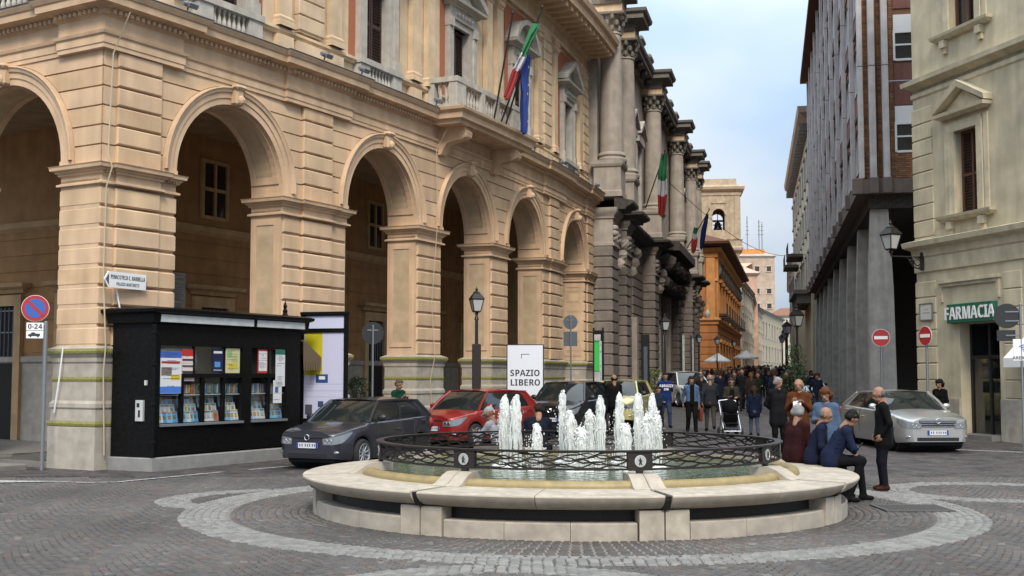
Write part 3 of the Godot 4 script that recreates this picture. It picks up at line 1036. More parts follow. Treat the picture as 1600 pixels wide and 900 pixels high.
	wpath(m, ep, [Vector2(-0.4, 16.04), Vector2(1.35, 16.04), Vector2(1.38, 16.3), Vector2(1.5, 16.4), Vector2(1.55, 16.6), Vector2(-0.4, 16.7)])
	part("eaves", m, "stucco", pal)
	m = MB.new()
	for i in 44:
		m = MB.new()
		fbox(m, FP, 0.4 + i * 0.7, 0.66 + i * 0.7, 15.84, 16.04, -0.2, 0.9)
		part("eaves_bracket", m, "stucco", pal)
	m = MB.new()
	for i in 43: m.ball(FP.P(0.88 + i * 0.7, 16.03, 0.55), Vector3(0.14, 0.07, 0.14), 7, 4)
	stuff(part("rosettes", m, "stucco", pal))
	m = MB.new()
	var rf = PackedVector2Array([FP.xz(0.3, 0), FP.xz(8, 0), FP.xz(16, 0), FP.xz(24, 0), FP.xz(31.1, 0), FP.xz(31.1, -12), FL.xz(14, -8), FL.xz(14, 0)])
	for i in range(0, 18, 3):
		var ix = Geometry2D.triangulate_polygon(rf)
		if i + 2 < ix.size(): m.t(Vector3(rf[ix[i]].x, 16.68, -rf[ix[i]].y), Vector3(rf[ix[i + 1]].x, 16.68, -rf[ix[i + 1]].y), Vector3(rf[ix[i + 2]].x, 16.68, -rf[ix[i + 2]].y))
	part("roof", m, "roof_tile", pal)
	m = MB.new()
	fbox(m, FP, 30.6, 31.08, 0.0, 16.6, -11.0, -0.4)
	part("wall", m, "stucco_dark", pal)
	# balcony
	var s0 = 13.15
	var s1 = 18.0
	m = MB.new()
	wpath(m, fline(FP, [Vector2(s0, -0.2), Vector2(s0, 0.75), Vector2(s1, 0.75), Vector2(s1, -0.2)]), [Vector2(-0.6, 9.42), Vector2(0.25, 9.42), Vector2(0.27, 9.52), Vector2(0.38, 9.56), Vector2(0.4, 9.72), Vector2(0.5, 9.8), Vector2(0.52, 9.88), Vector2(-0.6, 9.94)])
	fbox(m, FP, s0 + 0.1, s1 - 0.1, 9.44, 9.93, -0.3, 0.5)
	var bal = part("balcony", m, "stucco", pal)
	m = MB.new()
	for e in [[s0, s1, 0.5, 0.78]]:
		fbox(m, FP, e[0], e[1], 9.94, 10.12, e[2], e[3])
		fbox(m, FP, e[0] - 0.03, e[1] + 0.03, 10.76, 10.92, e[2] - 0.03, e[3] + 0.03)
	for s in [s0, s1 - 0.28]:
		fbox(m, FP, s, s + 0.28, 9.941, 10.119, -0.2, 0.5)
		fbox(m, FP, s - 0.03, s + 0.31, 10.761, 10.919, -0.2, 0.47)
		fbox(m, FP, s, s + 0.28, 10.12, 10.76, -0.2, 0.0)
	for s in [[s0, s0 + 0.62], [14.9, 15.15], [16.0, 16.25], [s1 - 0.62, s1]]:
		fbox(m, FP, s[0], s[1], 10.12, 10.76, 0.5, 0.78)
	part("balustrade", m, "white_stone", bal)
	bm = baluster(0.64).mesh(50.0)
	for r in [[13.92, 14.8, 5], [15.28, 15.9, 4], [16.38, 17.26, 5]]:
		for i in r[2]: put("baluster", bm, M["white_stone"], bal, Transform3D(Basis(), FP.P(lerpf(r[0], r[1], i / float(r[2] - 1)), 10.12, 0.64)))
	for s in [s0 + 0.14, s1 - 0.14]:
		for i in 2: put("baluster", bm, M["white_stone"], bal, Transform3D(Basis(), FP.P(s, 10.12, 0.15 + i * 0.2)))
	for s in [13.6, 17.5]:  # scrolled brackets
		m = MB.new()
		var pl = PackedVector2Array()
		for q in [[0, 8.6], [0.12, 8.62], [0.2, 8.8], [0.3, 8.95], [0.62, 9.02], [0.8, 9.02], [0.95, 9.1], [0.98, 9.25], [0.9, 9.36], [0.9, 9.42], [0, 9.42]]: pl.push_back(Vector2(q[0], q[1]))
		var xf = FP.frame(s, 0, 0)
		m.slab(pl, -0.2, 0.2, xf * Transform3D(Basis(Vector3(0, 0, 1), Vector3(0, 1, 0), Vector3(1, 0, 0)), Vector3.ZERO))
		m.lathe(xf * Transform3D(Basis(Vector3(0, 1, 0), Vector3(1, 0, 0), Vector3(0, 0, -1)), Vector3(-0.22, 9.18, 0.82)), [Vector2(0.12, 0), Vector2(0.15, 0.05), Vector2(0.15, 0.39), Vector2(0.12, 0.44)], 10)
		part("bracket", m, "stucco", bal)
	rebase(pal, at(-8.471, 25.245))


func lump(m: MB, c: Vector3, r: Vector3, seed_: int) -> void:  # a carved, uneven lump
	var nz = FastNoiseLite.new()
	nz.seed = seed_; nz.frequency = 1.5
	var p = func(i: int, j: int) -> Vector3:
		var th = PI * i / 9.0
		var ph = TAU * (j % 13) / 13.0
		var u = Vector3(sin(th) * cos(ph), cos(th), sin(th) * sin(ph))
		return c + u * r * (1.0 + 0.35 * nz.get_noise_3dv(u * 1.4) + 0.25 * nz.get_noise_3dv(u * 4.0))
	for i in 9:
		for j in 13: m.q(p.call(i, j), p.call(i, j + 1), p.call(i + 1, j + 1), p.call(i + 1, j))


func make_baroque() -> void:
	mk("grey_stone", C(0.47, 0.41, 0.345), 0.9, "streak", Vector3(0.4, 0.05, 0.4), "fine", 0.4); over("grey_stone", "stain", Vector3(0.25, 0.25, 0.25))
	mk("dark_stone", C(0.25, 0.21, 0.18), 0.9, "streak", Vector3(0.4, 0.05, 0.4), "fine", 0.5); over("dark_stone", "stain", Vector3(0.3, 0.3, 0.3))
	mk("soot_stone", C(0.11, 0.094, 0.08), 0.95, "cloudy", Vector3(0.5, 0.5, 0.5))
	mk("capital_stone", C(0.30, 0.265, 0.22), 0.95, "cloudy", Vector3(1, 1, 1))
	var f = fac(3.75, 53.85, 13.0)
	var L = 49.0
	var b = thing("baroque_building", "grey stone bank building with giant columns, broken cornice and dark rusticated ground floor", "building", at(3.75, 53.85))
	var inv = Transform3D(Basis(), -b.position)
	var add = func(called: String, m: MB, mat: String, sm = 0.0): return put(called, m.mesh(sm), M[mat], b, inv)
	var cols = [0.35, 4.8, 16.8, 31.0, 42.2, 47.4]
	var m = MB.new()
	fbox(m, f, 0, L, 9.6, 19.0, -9, 0)
	add.call("wall", m, "grey_stone")
	m = MB.new()
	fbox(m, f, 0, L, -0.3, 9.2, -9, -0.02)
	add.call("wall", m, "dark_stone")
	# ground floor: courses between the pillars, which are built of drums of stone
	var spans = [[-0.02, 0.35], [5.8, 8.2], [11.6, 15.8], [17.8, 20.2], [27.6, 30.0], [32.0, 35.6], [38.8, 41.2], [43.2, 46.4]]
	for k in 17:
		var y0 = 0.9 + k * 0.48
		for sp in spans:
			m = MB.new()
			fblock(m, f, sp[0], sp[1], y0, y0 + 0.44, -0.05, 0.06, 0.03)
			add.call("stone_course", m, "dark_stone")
	for i in cols.size():
		var s = cols[i]
		for k in 14:
			m = MB.new()
			var y0 = 0.95 + k * 0.47
			var w = 0.95 if i % 2 == 0 or i == 3 else 0.8
			wpath(m, frect(f, s - w, s + w, -0.1, 0.75), [Vector2(-0.05, y0), Vector2(-0.05, y0 + 0.03), Vector2(0.0, y0 + 0.06), Vector2(0.0, y0 + 0.42), Vector2(-0.05, y0 + 0.45), Vector2(-0.05, y0 + 0.47)], true, false)
			add.call("stone_course", m, "dark_stone")
		m = MB.new()
		wpath(m, frect(f, s - 1.0, s + 1.0, -0.1, 0.8), [Vector2(0.08, -0.2), Vector2(0.08, gh(f.xz(s, 0).y) + 0.75), Vector2(0.0, 0.98)], true)
		add.call("pedestal", m, "dark_stone")
		m = MB.new()  # volutes and swags under the balcony
		wpath(m, frect(f, s - 0.85, s + 0.85, -0.1, 0.75), [Vector2(-0.05, 7.5), Vector2(0.08, 7.55), Vector2(0.08, 7.66), Vector2(0.0, 7.7), Vector2(0.0, 8.7), Vector2(0.06, 8.75), Vector2(0.06, 8.85), Vector2(0.2, 9.0), Vector2(0.2, 9.2)], true)
		for e in [-1, 1]:
			for q in 5:
				var a = q * 1.1
				m.ball(f.P(s + e * 0.55 + cos(a) * 0.2, 8.15 + sin(a) * 0.25, 0.80), Vector3(0.15, 0.12, 0.10), 6, 4)
		for q in 3: lump(m, f.P(s + 0.85 + rng.randf() * 0.2, 6.9 + q * 0.45, 0.8 + q * 0.1), Vector3(0.22, 0.27, 0.24), i * 7 + q)
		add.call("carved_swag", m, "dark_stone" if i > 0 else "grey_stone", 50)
		m = MB.new()
		wpath(m, frect(f, s - 0.72, s + 0.72, -0.1, 1.1), [Vector2(0.05, 9.72), Vector2(0.05, 9.95), Vector2(0.0, 10.0), Vector2(0.0, 11.0), Vector2(0.06, 11.05), Vector2(0.1, 11.15), Vector2(0.1, 11.3), Vector2(0, 11.3)], true)
		add.call("column_pedestal", m, "grey_stone")
		m = MB.new()
		var c = f.P(s, 0, 0.6)
		var prof = [Vector2(0.66, 11.3), Vector2(0.68, 11.42), Vector2(0.6, 11.47), Vector2(0.56, 11.52), Vector2(0.62, 11.6), Vector2(0.6, 11.68), Vector2(0.52, 11.75), Vector2(0.515, 13.5), Vector2(0.44, 17.0), Vector2(0.49, 17.03), Vector2(0.49, 17.09), Vector2(0.44, 17.12)]
		m.lathe(Transform3D(Basis(), c), prof, 20, false)
		add.call("column", m, "grey_stone", 45)
		m = MB.new()
		m.lathe(Transform3D(Basis(), c), [Vector2(0.43, 17.1), Vector2(0.45, 17.5), Vector2(0.62, 17.85)], 12, false)
		for row in 3:
			for q in 8:
				var a = TAU * (q + 0.5 * (row % 2)) / 8
				var rr = 0.47 + row * 0.08
				m.ball(c + Vector3(cos(a) * rr, 17.25 + row * 0.24, sin(a) * rr), Vector3(0.11, 0.15, 0.11), 6, 4)
		wpath(m, frect(f, s - 0.66, s + 0.66, -0.1, 1.25), [Vector2(-0.02, 17.82), Vector2(0.02, 17.86), Vector2(0.02, 17.95), Vector2(-0.1, 17.95)], true)
		add.call("capital", m, "capital_stone", 40)
		m = MB.new()
		wpath(m, frect(f, s - 0.58, s + 0.58, -0.1, 1.18), [Vector2(0, 17.95), Vector2(0, 18.35)], true)
		add.call("impost_block", m, "stucco_pale")
		if i < 5:  # pilaster strips and side trim beside the column
			m = MB.new()
			fbox(m, f, s + 0.85, s + 1.5, 9.9, 17.9, -0.05, 0.22)
			add.call("pilaster", m, "white_stone" if i % 2 else "grey_stone")
	# balcony ledge with step-outs under the columns, cornice with step-outs over them
	var stepped = func(base: float, out: float, w: float) -> Array:
		var pts = [Vector2(0, -0.1)] if false else []
		pts.append(Vector2(-0.35, base))
		for s in cols:
			if s - w > -0.35: pts.append(Vector2(s - w, base))
			else: pts[-1] = Vector2(-0.36, out)
			if s - w > -0.35: pts.append(Vector2(s - w, out))
			pts.append(Vector2(s + w, out)); pts.append(Vector2(s + w, base))
		pts.append(Vector2(L, base)); pts.append(Vector2(L, -0.5))
		return fline(f, pts)
	m = MB.new()
	wpath(m, stepped.call(0.35, 1.2, 0.95), [Vector2(-0.4, 9.16), Vector2(0.1, 9.16), Vector2(0.12, 9.26), Vector2(0.26, 9.32), Vector2(0.4, 9.4), Vector2(0.42, 9.52), Vector2(-0.4, 9.72)])
	add.call("ledge", m, "soot_stone")
	m = MB.new()
	wpath(m, stepped.call(0.2, 1.15, 0.68), [Vector2(-0.3, 18.3), Vector2(0.0, 18.3), Vector2(0.06, 18.45), Vector2(0.06, 18.6), Vector2(0.2, 18.7), Vector2(0.5, 18.75), Vector2(0.5, 18.95), Vector2(0.62, 19.05), Vector2(0.66, 19.2), Vector2(-0.3, 19.3)])
	add.call("cornice", m, "capital_stone")
	for i in 24:
		m = MB.new()
		m.ball(f.P(1.6 + i * 2.0, 18.5, 0.4), Vector3(0.2, 0.24, 0.3), 7, 5)
		fbox(m, f, 1.42 + i * 2.0, 1.78 + i * 2.0, 18.45, 18.7, 0.1, 0.62)
		add.call("cornice_bracket", m, "soot_stone")
	for i in 11:
		m = MB.new()
		var s = 5.5 + i * 4.0
		wpath(m, frect(f, s - 0.6, s + 0.6, -0.3, 0.45), [Vector2(0.05, 19.2), Vector2(0.05, 19.35), Vector2(0, 19.4), Vector2(0, 20.2), Vector2(0.08, 20.28), Vector2(0.08, 20.4), Vector2(0, 20.5)], true)
		add.call("attic_block", m, "capital_stone")
	m = MB.new()
	fbox(m, f, 0.2, L - 0.2, 19.2, 19.9, -0.6, 0.0)
	add.call("attic_wall", m, "capital_stone")
	for s in [10.0, 13.2, 23.9, 34.4, 38.0]:
		m = MB.new()
		fbox(m, f, s - 0.7, s + 0.7, 10.4, 14.4, 0.0, 0.03)
		var w = add.call("window", m, "glass")
		m = MB.new()
		for e in [-1, 1]: fbox(m, f, s + e * 0.9 - 0.2, s + e * 0.9 + 0.2, 9.9, 14.5, -0.02, 0.25)
		fbox(m, f, s - 1.2, s + 1.2, 14.5, 14.9, -0.02, 0.4)
		for e in [-1, 1]: m.hexa([f.P(s + e * 1.3, 14.9, 0), f.P(s, 15.6, 0), f.P(s, 15.8, 0), f.P(s + e * 1.3, 15.1, 0), f.P(s + e * 1.3, 14.9, 0.55), f.P(s, 15.6, 0.55), f.P(s, 15.8, 0.55), f.P(s + e * 1.3, 15.1, 0.55)])
		put("frame", m.mesh(), M["white_stone"], w)
	for s in [9.9, 23.9, 37.2]:
		m = MB.new()
		fbox(m, f, s - (1.2 if s != 23.9 else 2.6), s + (1.2 if s != 23.9 else 2.6), 0.2, 6.4 if s == 23.9 else 4.5, -0.01, 0.02)
		var w = add.call("door", m, "hole")
		m = MB.new()
		for e in [-1, 1]:
			var a = s + e * (1.5 if s != 23.9 else 3.0)
			fbox(m, f, a - 0.35, a + 0.35, 0, 7.2 if s == 23.9 else 5.0, -0.05, 0.5 if s == 23.9 else 0.3)
		put("door_frame", m.mesh(), M["grey_stone"], w)
	# portal brackets, dark with soot
	m = MB.new()
	for q in 16: lump(m, f.P(18.5 + (q % 8) * 1.5, 7.4 + (q / 8) * 1.1, 0.7 + 0.4 * (q / 8)), Vector3(0.62, 0.5, 0.45), 40 + q)
	fbox(m, f, 18.4, 29.6, 9.2, 9.7, 0.1, 1.9)
	add.call("portal_carving", m, "soot_stone", 50)
	m = MB.new()
	fbox(m, f, 0.0, L, 19.85, 20.0, -9, -0.2)
	add.call("roof", m, "roof_tile")


func house(called: String, label: String, f: Fac, L: float, top: float, depth: float, wall: String, cols: int, rows: Array, roof := "roof_tile", ww := 1.0, wh := 1.7, trim := "white_stone", shut := "shutter") -> Node3D:
	var g = gh(f.xz(0, 0).y)
	var o = thing(called, label, "building", f.P(0, g, 0))
	var inv = Transform3D(Basis(), -o.position)
	var m = MB.new()
	fbox(m, f, 0, L, g - 3.0, top, -depth, 0)
	put("wall", m.mesh(), M[wall], o, inv)
	m = MB.new()
	wpath(m, frect(f, 0, L, -depth, 0), [Vector2(-0.05, top - 0.5), Vector2(0.08, top - 0.45), Vector2(0.1, top - 0.2), Vector2(0.4, top - 0.1), Vector2(0.45, top + 0.12), Vector2(-0.2, top + 0.2)], true)
	put("cornice", m.mesh(), M[trim], o, inv)
	m = MB.new()
	var r = [f.P(-0.5, top + 0.1, 0.55), f.P(L + 0.5, top + 0.1, 0.55), f.P(L + 0.5, top + 0.1, -depth - 0.5), f.P(-0.5, top + 0.1, -depth - 0.5)]
	var a = f.P(depth * 0.3, top + depth * 0.22, -depth / 2)
	var b = f.P(L - depth * 0.3, top + depth * 0.22, -depth / 2)
	m.q(r[0], r[1], b, a); m.q(r[2], r[3], a, b); m.t(r[1], r[2], b); m.t(r[3], r[0], a)
	put("roof", m.mesh(), M[roof], o, inv)
	for y in rows:
		for i in cols:
			var s = L * (i + 0.5) / cols
			m = MB.new()
			fbox(m, f, s - ww / 2, s + ww / 2, y, y + wh, -0.05, 0.02)
			var w = put("window", m.mesh(), M["glass"], o, inv)
			m = MB.new()
			for e in [-1, 1]: fbox(m, f, s + e * (ww / 2 + 0.1) - 0.1, s + e * (ww / 2 + 0.1) + 0.1, y - 0.1, y + wh + 0.15, 0.0, 0.1)
			fbox(m, f, s - ww / 2 - 0.25, s + ww / 2 + 0.25, y + wh + 0.1, y + wh + 0.32, 0.0, 0.22)
			fbox(m, f, s - ww / 2 - 0.2, s + ww / 2 + 0.2, y - 0.22, y - 0.05, 0.0, 0.2)
			put("frame", m.mesh(), M[trim], w)
			m = MB.new()
			for e in [-1, 1]: fbox(m, f, s + e * ww * 0.25 - ww * 0.22, s + e * ww * 0.25 + ww * 0.22, y + 0.03, y + wh - 0.03, 0.03, 0.06)
			if shut and (i * 7 + int(y)) % 3: put("shutters", m.mesh(), M[shut], w)
	return o


func make_far_left() -> void:
	mk("orange", C(0.60, 0.24, 0.08), 0.92, "streak", Vector3(0.3, 0.03, 0.3)); over("orange", "stain", Vector3(0.1, 0.1, 0.1))
	mk("orange_trim", C(0.66, 0.30, 0.10), 0.92, "stain", Vector3(0.2, 0.2, 0.2))
	mk("tower_stone", C(0.56, 0.44, 0.30), 0.92, "stain", Vector3(0.12, 0.12, 0.12)); over("tower_stone", "stain", Vector3(0.3, 0.3, 0.3))
	mk("cream", C(0.62, 0.53, 0.36), 0.92, "streak", Vector3(0.3, 0.03, 0.3)); over("cream", "stain", Vector3(0.12, 0.12, 0.12))
	mk("pale_house", C(0.62, 0.55, 0.45), 0.92, "stain", Vector3(0.1, 0.1, 0.1))
	mk("pink_house", C(0.60, 0.40, 0.29), 0.92, "stain", Vector3(0.1, 0.1, 0.1))
	mk("block_wall", C(0.52, 0.40, 0.31), 0.92, "stain", Vector3(0.08, 0.08, 0.08))
	mk("brown_soffit", C(0.14, 0.055, 0.025), 0.9, "grain", Vector3(0.5, 0.5, 0.5))
	# orange palace: its end towards the square and the side along the street
	var f = fac(17.95, 108.0, 13.0)
	var g = gh(108.0)
	var e = fac(17.95, 108.0, 103.0 - 180.0, -1.0)
	var o = thing("orange_palace", "orange plastered palace with brown eaves beyond the grey columned building", "building", at(17.95, 108.0))
	var inv = Transform3D(Basis(), -o.position)
	var m = MB.new()
	fbox(m, f, 0, 44, g - 1, 13.2, -14, 0)
	put("wall", m.mesh(), M["orange"], o, inv)
	var rim = [e.xz(14, 0), e.xz(0, 0), f.xz(44, 0)]
	m = MB.new()
	wpath(m, rim, [Vector2(0, 6.4), Vector2(0.12, 6.45), Vector2(0.15, 6.7), Vector2(0.3, 6.8), Vector2(0.3, 6.95), Vector2(0, 7.05)])
	wpath(m, rim, [Vector2(0, 10.2), Vector2(0.1, 10.25), Vector2(0.1, 10.45), Vector2(0, 10.5)])
	wpath(m, rim, [Vector2(0, 12.3), Vector2(0.12, 12.35), Vector2(0.12, 12.7), Vector2(0.4, 12.85), Vector2(0.45, 13.15), Vector2(0, 13.16)])
	put("string_course", m.mesh(), M["orange_trim"], o, inv)
	m = MB.new()
	wpath(m, rim, [Vector2(0, 13.17), Vector2(1.15, 13.45), Vector2(1.2, 13.65), Vector2(-3, 15.2)])
	put("eaves", m.mesh(), M["brown_soffit"], o, inv)
	for q in [[e, 0.15, 0.9], [e, 3.2, 4.0], [f, 0.12, 0.9], [f, 8.0, 8.8], [f, 20, 20.8], [f, 32, 32.8]]:
		m = MB.new()
		fbox(m, q[0], q[1], q[2], 6.9, 12.3, 0, 0.14)
		put("pilaster", m.mesh(), M["orange_trim"], o, inv)
	for k in 8:
		m = MB.new()
		wpath(m, rim, [Vector2(0, g + 0.3 + k * 0.62), Vector2(0.06, g + 0.32 + k * 0.62), Vector2(0.06, g + 0.84 + k * 0.62), Vector2(0, g + 0.86 + k * 0.62)])
		put("stone_course", m.mesh(), M["orange"], o, inv)
	for k in 2:
		m = MB.new()
		m.lathe(Transform3D(Basis(), e.P(0.8 + k * 0.75, 6.95, 0.2)), [Vector2(0.12, 0), Vector2(0.14, 0.1), Vector2(0.24, 0.35), Vector2(0.18, 0.6), Vector2(0.06, 0.75), Vector2(0, 0.85)], 9)
		put("stone_urn", m.mesh(40), M["white_stone"], o, inv)
	for i in 9:
		var s = 2.6 + i * 4.7
		for y in [7.6, 2.3]:
			m = MB.new()
			fbox(m, f, s - 0.55, s + 0.55, y, y + 2.5, -0.05, 0.03)
			var w = put("window", m.mesh(), M["shutter"], o, inv)
			m = MB.new()
			for d in [-1, 1]: fbox(m, f, s + d * 0.7 - 0.14, s + d * 0.7 + 0.14, y - 0.1, y + 2.6, 0, 0.14)
			fbox(m, f, s - 0.95, s + 0.95, y + 2.6, y + 2.9, 0, 0.34)
			put("frame", m.mesh(), M["orange_trim"], w)
			if y > 7:
				m = MB.new()
				fbox(m, f, s - 1.0, s + 1.0, y - 0.35, y - 0.15, 0, 0.8)
				for t in 9: m.tube([f.P(s - 0.95 + t * 0.237, y - 0.15, 0.75), f.P(s - 0.95 + t * 0.237, y + 0.75, 0.75)], 0.02, 4)
				fbox(m, f, s - 1.0, s + 1.0, y + 0.72, y + 0.77, 0.72, 0.78)
				put("balcony", m.mesh(), M["soot_stone"], w)
		for t in 2:
			m = MB.new()
			m.lathe(Transform3D(Basis(), f.P(s - 1.6 + t * 3.2, 10.8, 0.15)), [Vector2(0.1, 0), Vector2(0.3, 0.4), Vector2(0.2, 0.9), Vector2(0.32, 1.2), Vector2(0, 1.3)], 7)
			put("carved_bracket", m.mesh(40), M["capital_stone"], o, inv)
	# bell tower
	var tf = fac(22.55, 151.0, 97.0)
	o = thing("bell_tower", "pale stone bell tower with an arched opening and a hanging bell", "tower", tf.P(2.8, gh(151), -2.8))
	inv = Transform3D(Basis(), -o.position)
	var W = 5.5
	m = MB.new()
	fbox(m, tf, 0.25, W - 0.25, 0, 17.3, -5.2, -0.25)
	put("shaft", m.mesh(), M["tower_stone"], o, inv)
	m = MB.new()
	wpath(m, frect(tf, 0.25, W - 0.25, -5.2, -0.25), [Vector2(0, 16.4), Vector2(0.1, 16.9), Vector2(0.5, 17.3), Vector2(0.55, 17.6), Vector2(0.4, 17.8), Vector2(0.4, 18.5), Vector2(0.5, 18.6), Vector2(0.0, 18.7)], true)
	put("base_cornice", m.mesh(), M["tower_stone"], o, inv)
	for d in [[-0.9, 0.0], [-5.45, -4.55]]:
		for hole in 1:
			var pl = PackedVector2Array([Vector2(0, 24.6), Vector2(0, 18.6), Vector2(2.1, 18.6), Vector2(2.1, 21.7)])
			for i in 11: pl.push_back(Vector2(2.85 - 0.75 * cos(PI * i / 10.0), 21.7 + 0.75 * sin(PI * i / 10.0)))
			pl.push_back(Vector2(3.6, 18.6)); pl.push_back(Vector2(W, 18.6)); pl.push_back(Vector2(W, 24.6))
			m = MB.new()
			fpoly(m, tf, pl, d[0], d[1])
			put("belfry_wall", m.mesh(), M["tower_stone"], o, inv)
		m = MB.new()
		fbox(m, tf, 2.1, 3.6, 18.6, 19.8, d[0] + 0.01, d[1] - 0.01)
		put("parapet", m.mesh(), M["tower_stone"], o, inv)
	for s in [[0.0, 0.8], [W - 0.8, W]]:
		m = MB.new()
		fbox(m, tf, s[0] + 0.01, s[1] - 0.01, 18.6, 24.6, -4.55, -0.9)
		put("belfry_wall", m.mesh(), M["tower_stone"], o, inv)
	for s in [[0.1, 0.7], [W - 0.7, W - 0.1], [1.55, 1.95], [3.75, 4.15]]:
		m = MB.new()
		fbox(m, tf, s[0], s[1], 18.7, 24.0, -0.02, 0.09)
		put("pilaster", m.mesh(), M["tower_stone"], o, inv)
	m = MB.new()
	farc(m, tf, 2.85, 21.7, [Vector2(0.75, 0.0), Vector2(0.75, 0.1), Vector2(0.98, 0.1), Vector2(0.98, 0)], 0, PI, 12)
	fbox(m, tf, 1.6, 4.1, 23.1, 23.25, 0, 0.1)
	put("archivolt", m.mesh(), M["tower_stone"], o, inv)
	m = MB.new()
	wpath(m, frect(tf, 0, W, -5.45, 0), [Vector2(-0.3, 24.0), Vector2(0.1, 24.1), Vector2(0.1, 24.5), Vector2(0.3, 24.6), Vector2(0.5, 24.8), Vector2(0.55, 25.1), Vector2(0.3, 25.35), Vector2(-0.4, 25.4), Vector2(-0.45, 26.2), Vector2(-2, 26.3)], true)
	put("cornice", m.mesh(), M["tower_stone"], o, inv)
	m = MB.new()
	m.lathe(Transform3D(Basis(), tf.P(2.85, 19.9, -2.7)), [Vector2(0.62, 0.2), Vector2(0.55, 0.3), Vector2(0.42, 0.7), Vector2(0.34, 1.1), Vector2(0.12, 1.25), Vector2(0.05, 1.3), Vector2(0.05, 2.6)], 12)
	m.box(tf.frame(2.85, 21.25, -2.7), Vector3(1.5, 0.22, 0.25)); m.box(tf.frame(2.85, 19.95, -2.7), Vector3(1.6, 0.25, 0.25)); m.box(tf.frame(2.85, 20.75, -2.7), Vector3(1.1, 0.14, 0.2))
	put("bell", m.mesh(40), M["black"], o, inv)
	# the row beyond, getting lower and paler
	house("town_house", "white plastered town house with brown shutters behind the orange palace", fac(28.6, 153.5, 14.0), 24, 13.5, 12, "pale_house", 6, [4.5, 8.0, 11.0])
	house("town_house", "yellowish town house between the white house and the pale street-bend house", fac(34.6, 178.5, 12.0), 26, 13.6, 12, "cream", 6, [4.6, 7.8, 10.8])
	house("town_house", "salmon gable of a tall house rising over the street roofs beside the bell tower", fac(36.6, 200.0, 95.0), 3.2, 18.5, 10, "pink_house", 1, [11.5], "pink_house", 1.0, 1.4)
	house("town_house", "narrow yellow house at the far end of the left side of the street", fac(40.4, 205.0, 14.0), 26, 13.6, 12, "stucco_pale", 6, [4.6, 7.8, 10.8])
	house("street_bend_house", "pale ochre house with two rows of tall shuttered windows where the street bends", fac(46.0, 231.0, 17.5), 52, 14.6, 14, "cream", 9, [5.0, 9.6], "roof_tile", 1.5, 2.7)
	var tb = house("tower_block", "tall beige apartment block with small windows and roof antennas above the street", fac(61.0, 330.0, 92.0), 9.4, 34.0, 14, "block_wall", 3, [16.0, 20.0, 24.0, 30.0], "block_wall", 1.2, 1.2, "pale_house")
	m = MB.new()
	m.bx(Vector3(4.0, 34.5, -4) - Vector3(0, gh(330), 0), Vector3(6, 3.2, 6))
	put("penthouse", m.mesh(), M["orange_trim"], tb)
	for i in 3:
		m = MB.new()
		var x = [2.8, 6.0, 6.8][i]
		m.tube([Vector3(x, 32, -3), Vector3(x, 41.5 - i, -3)], 0.12, 5)
		for k in 4: m.bx(Vector3(x, 36.5 + k * 1.1, -3), Vector3(0.9 - k * 0.15, 0.08, 0.3))
		put("antenna", m.mesh(), M["grey_paint"], tb)
	house("town_house", "cream house closing the far end of the street", fac(62.8, 300.0, 96.0), 14, 16.5, 10, "pale_house", 4, [6.5, 9.6, 12.6])


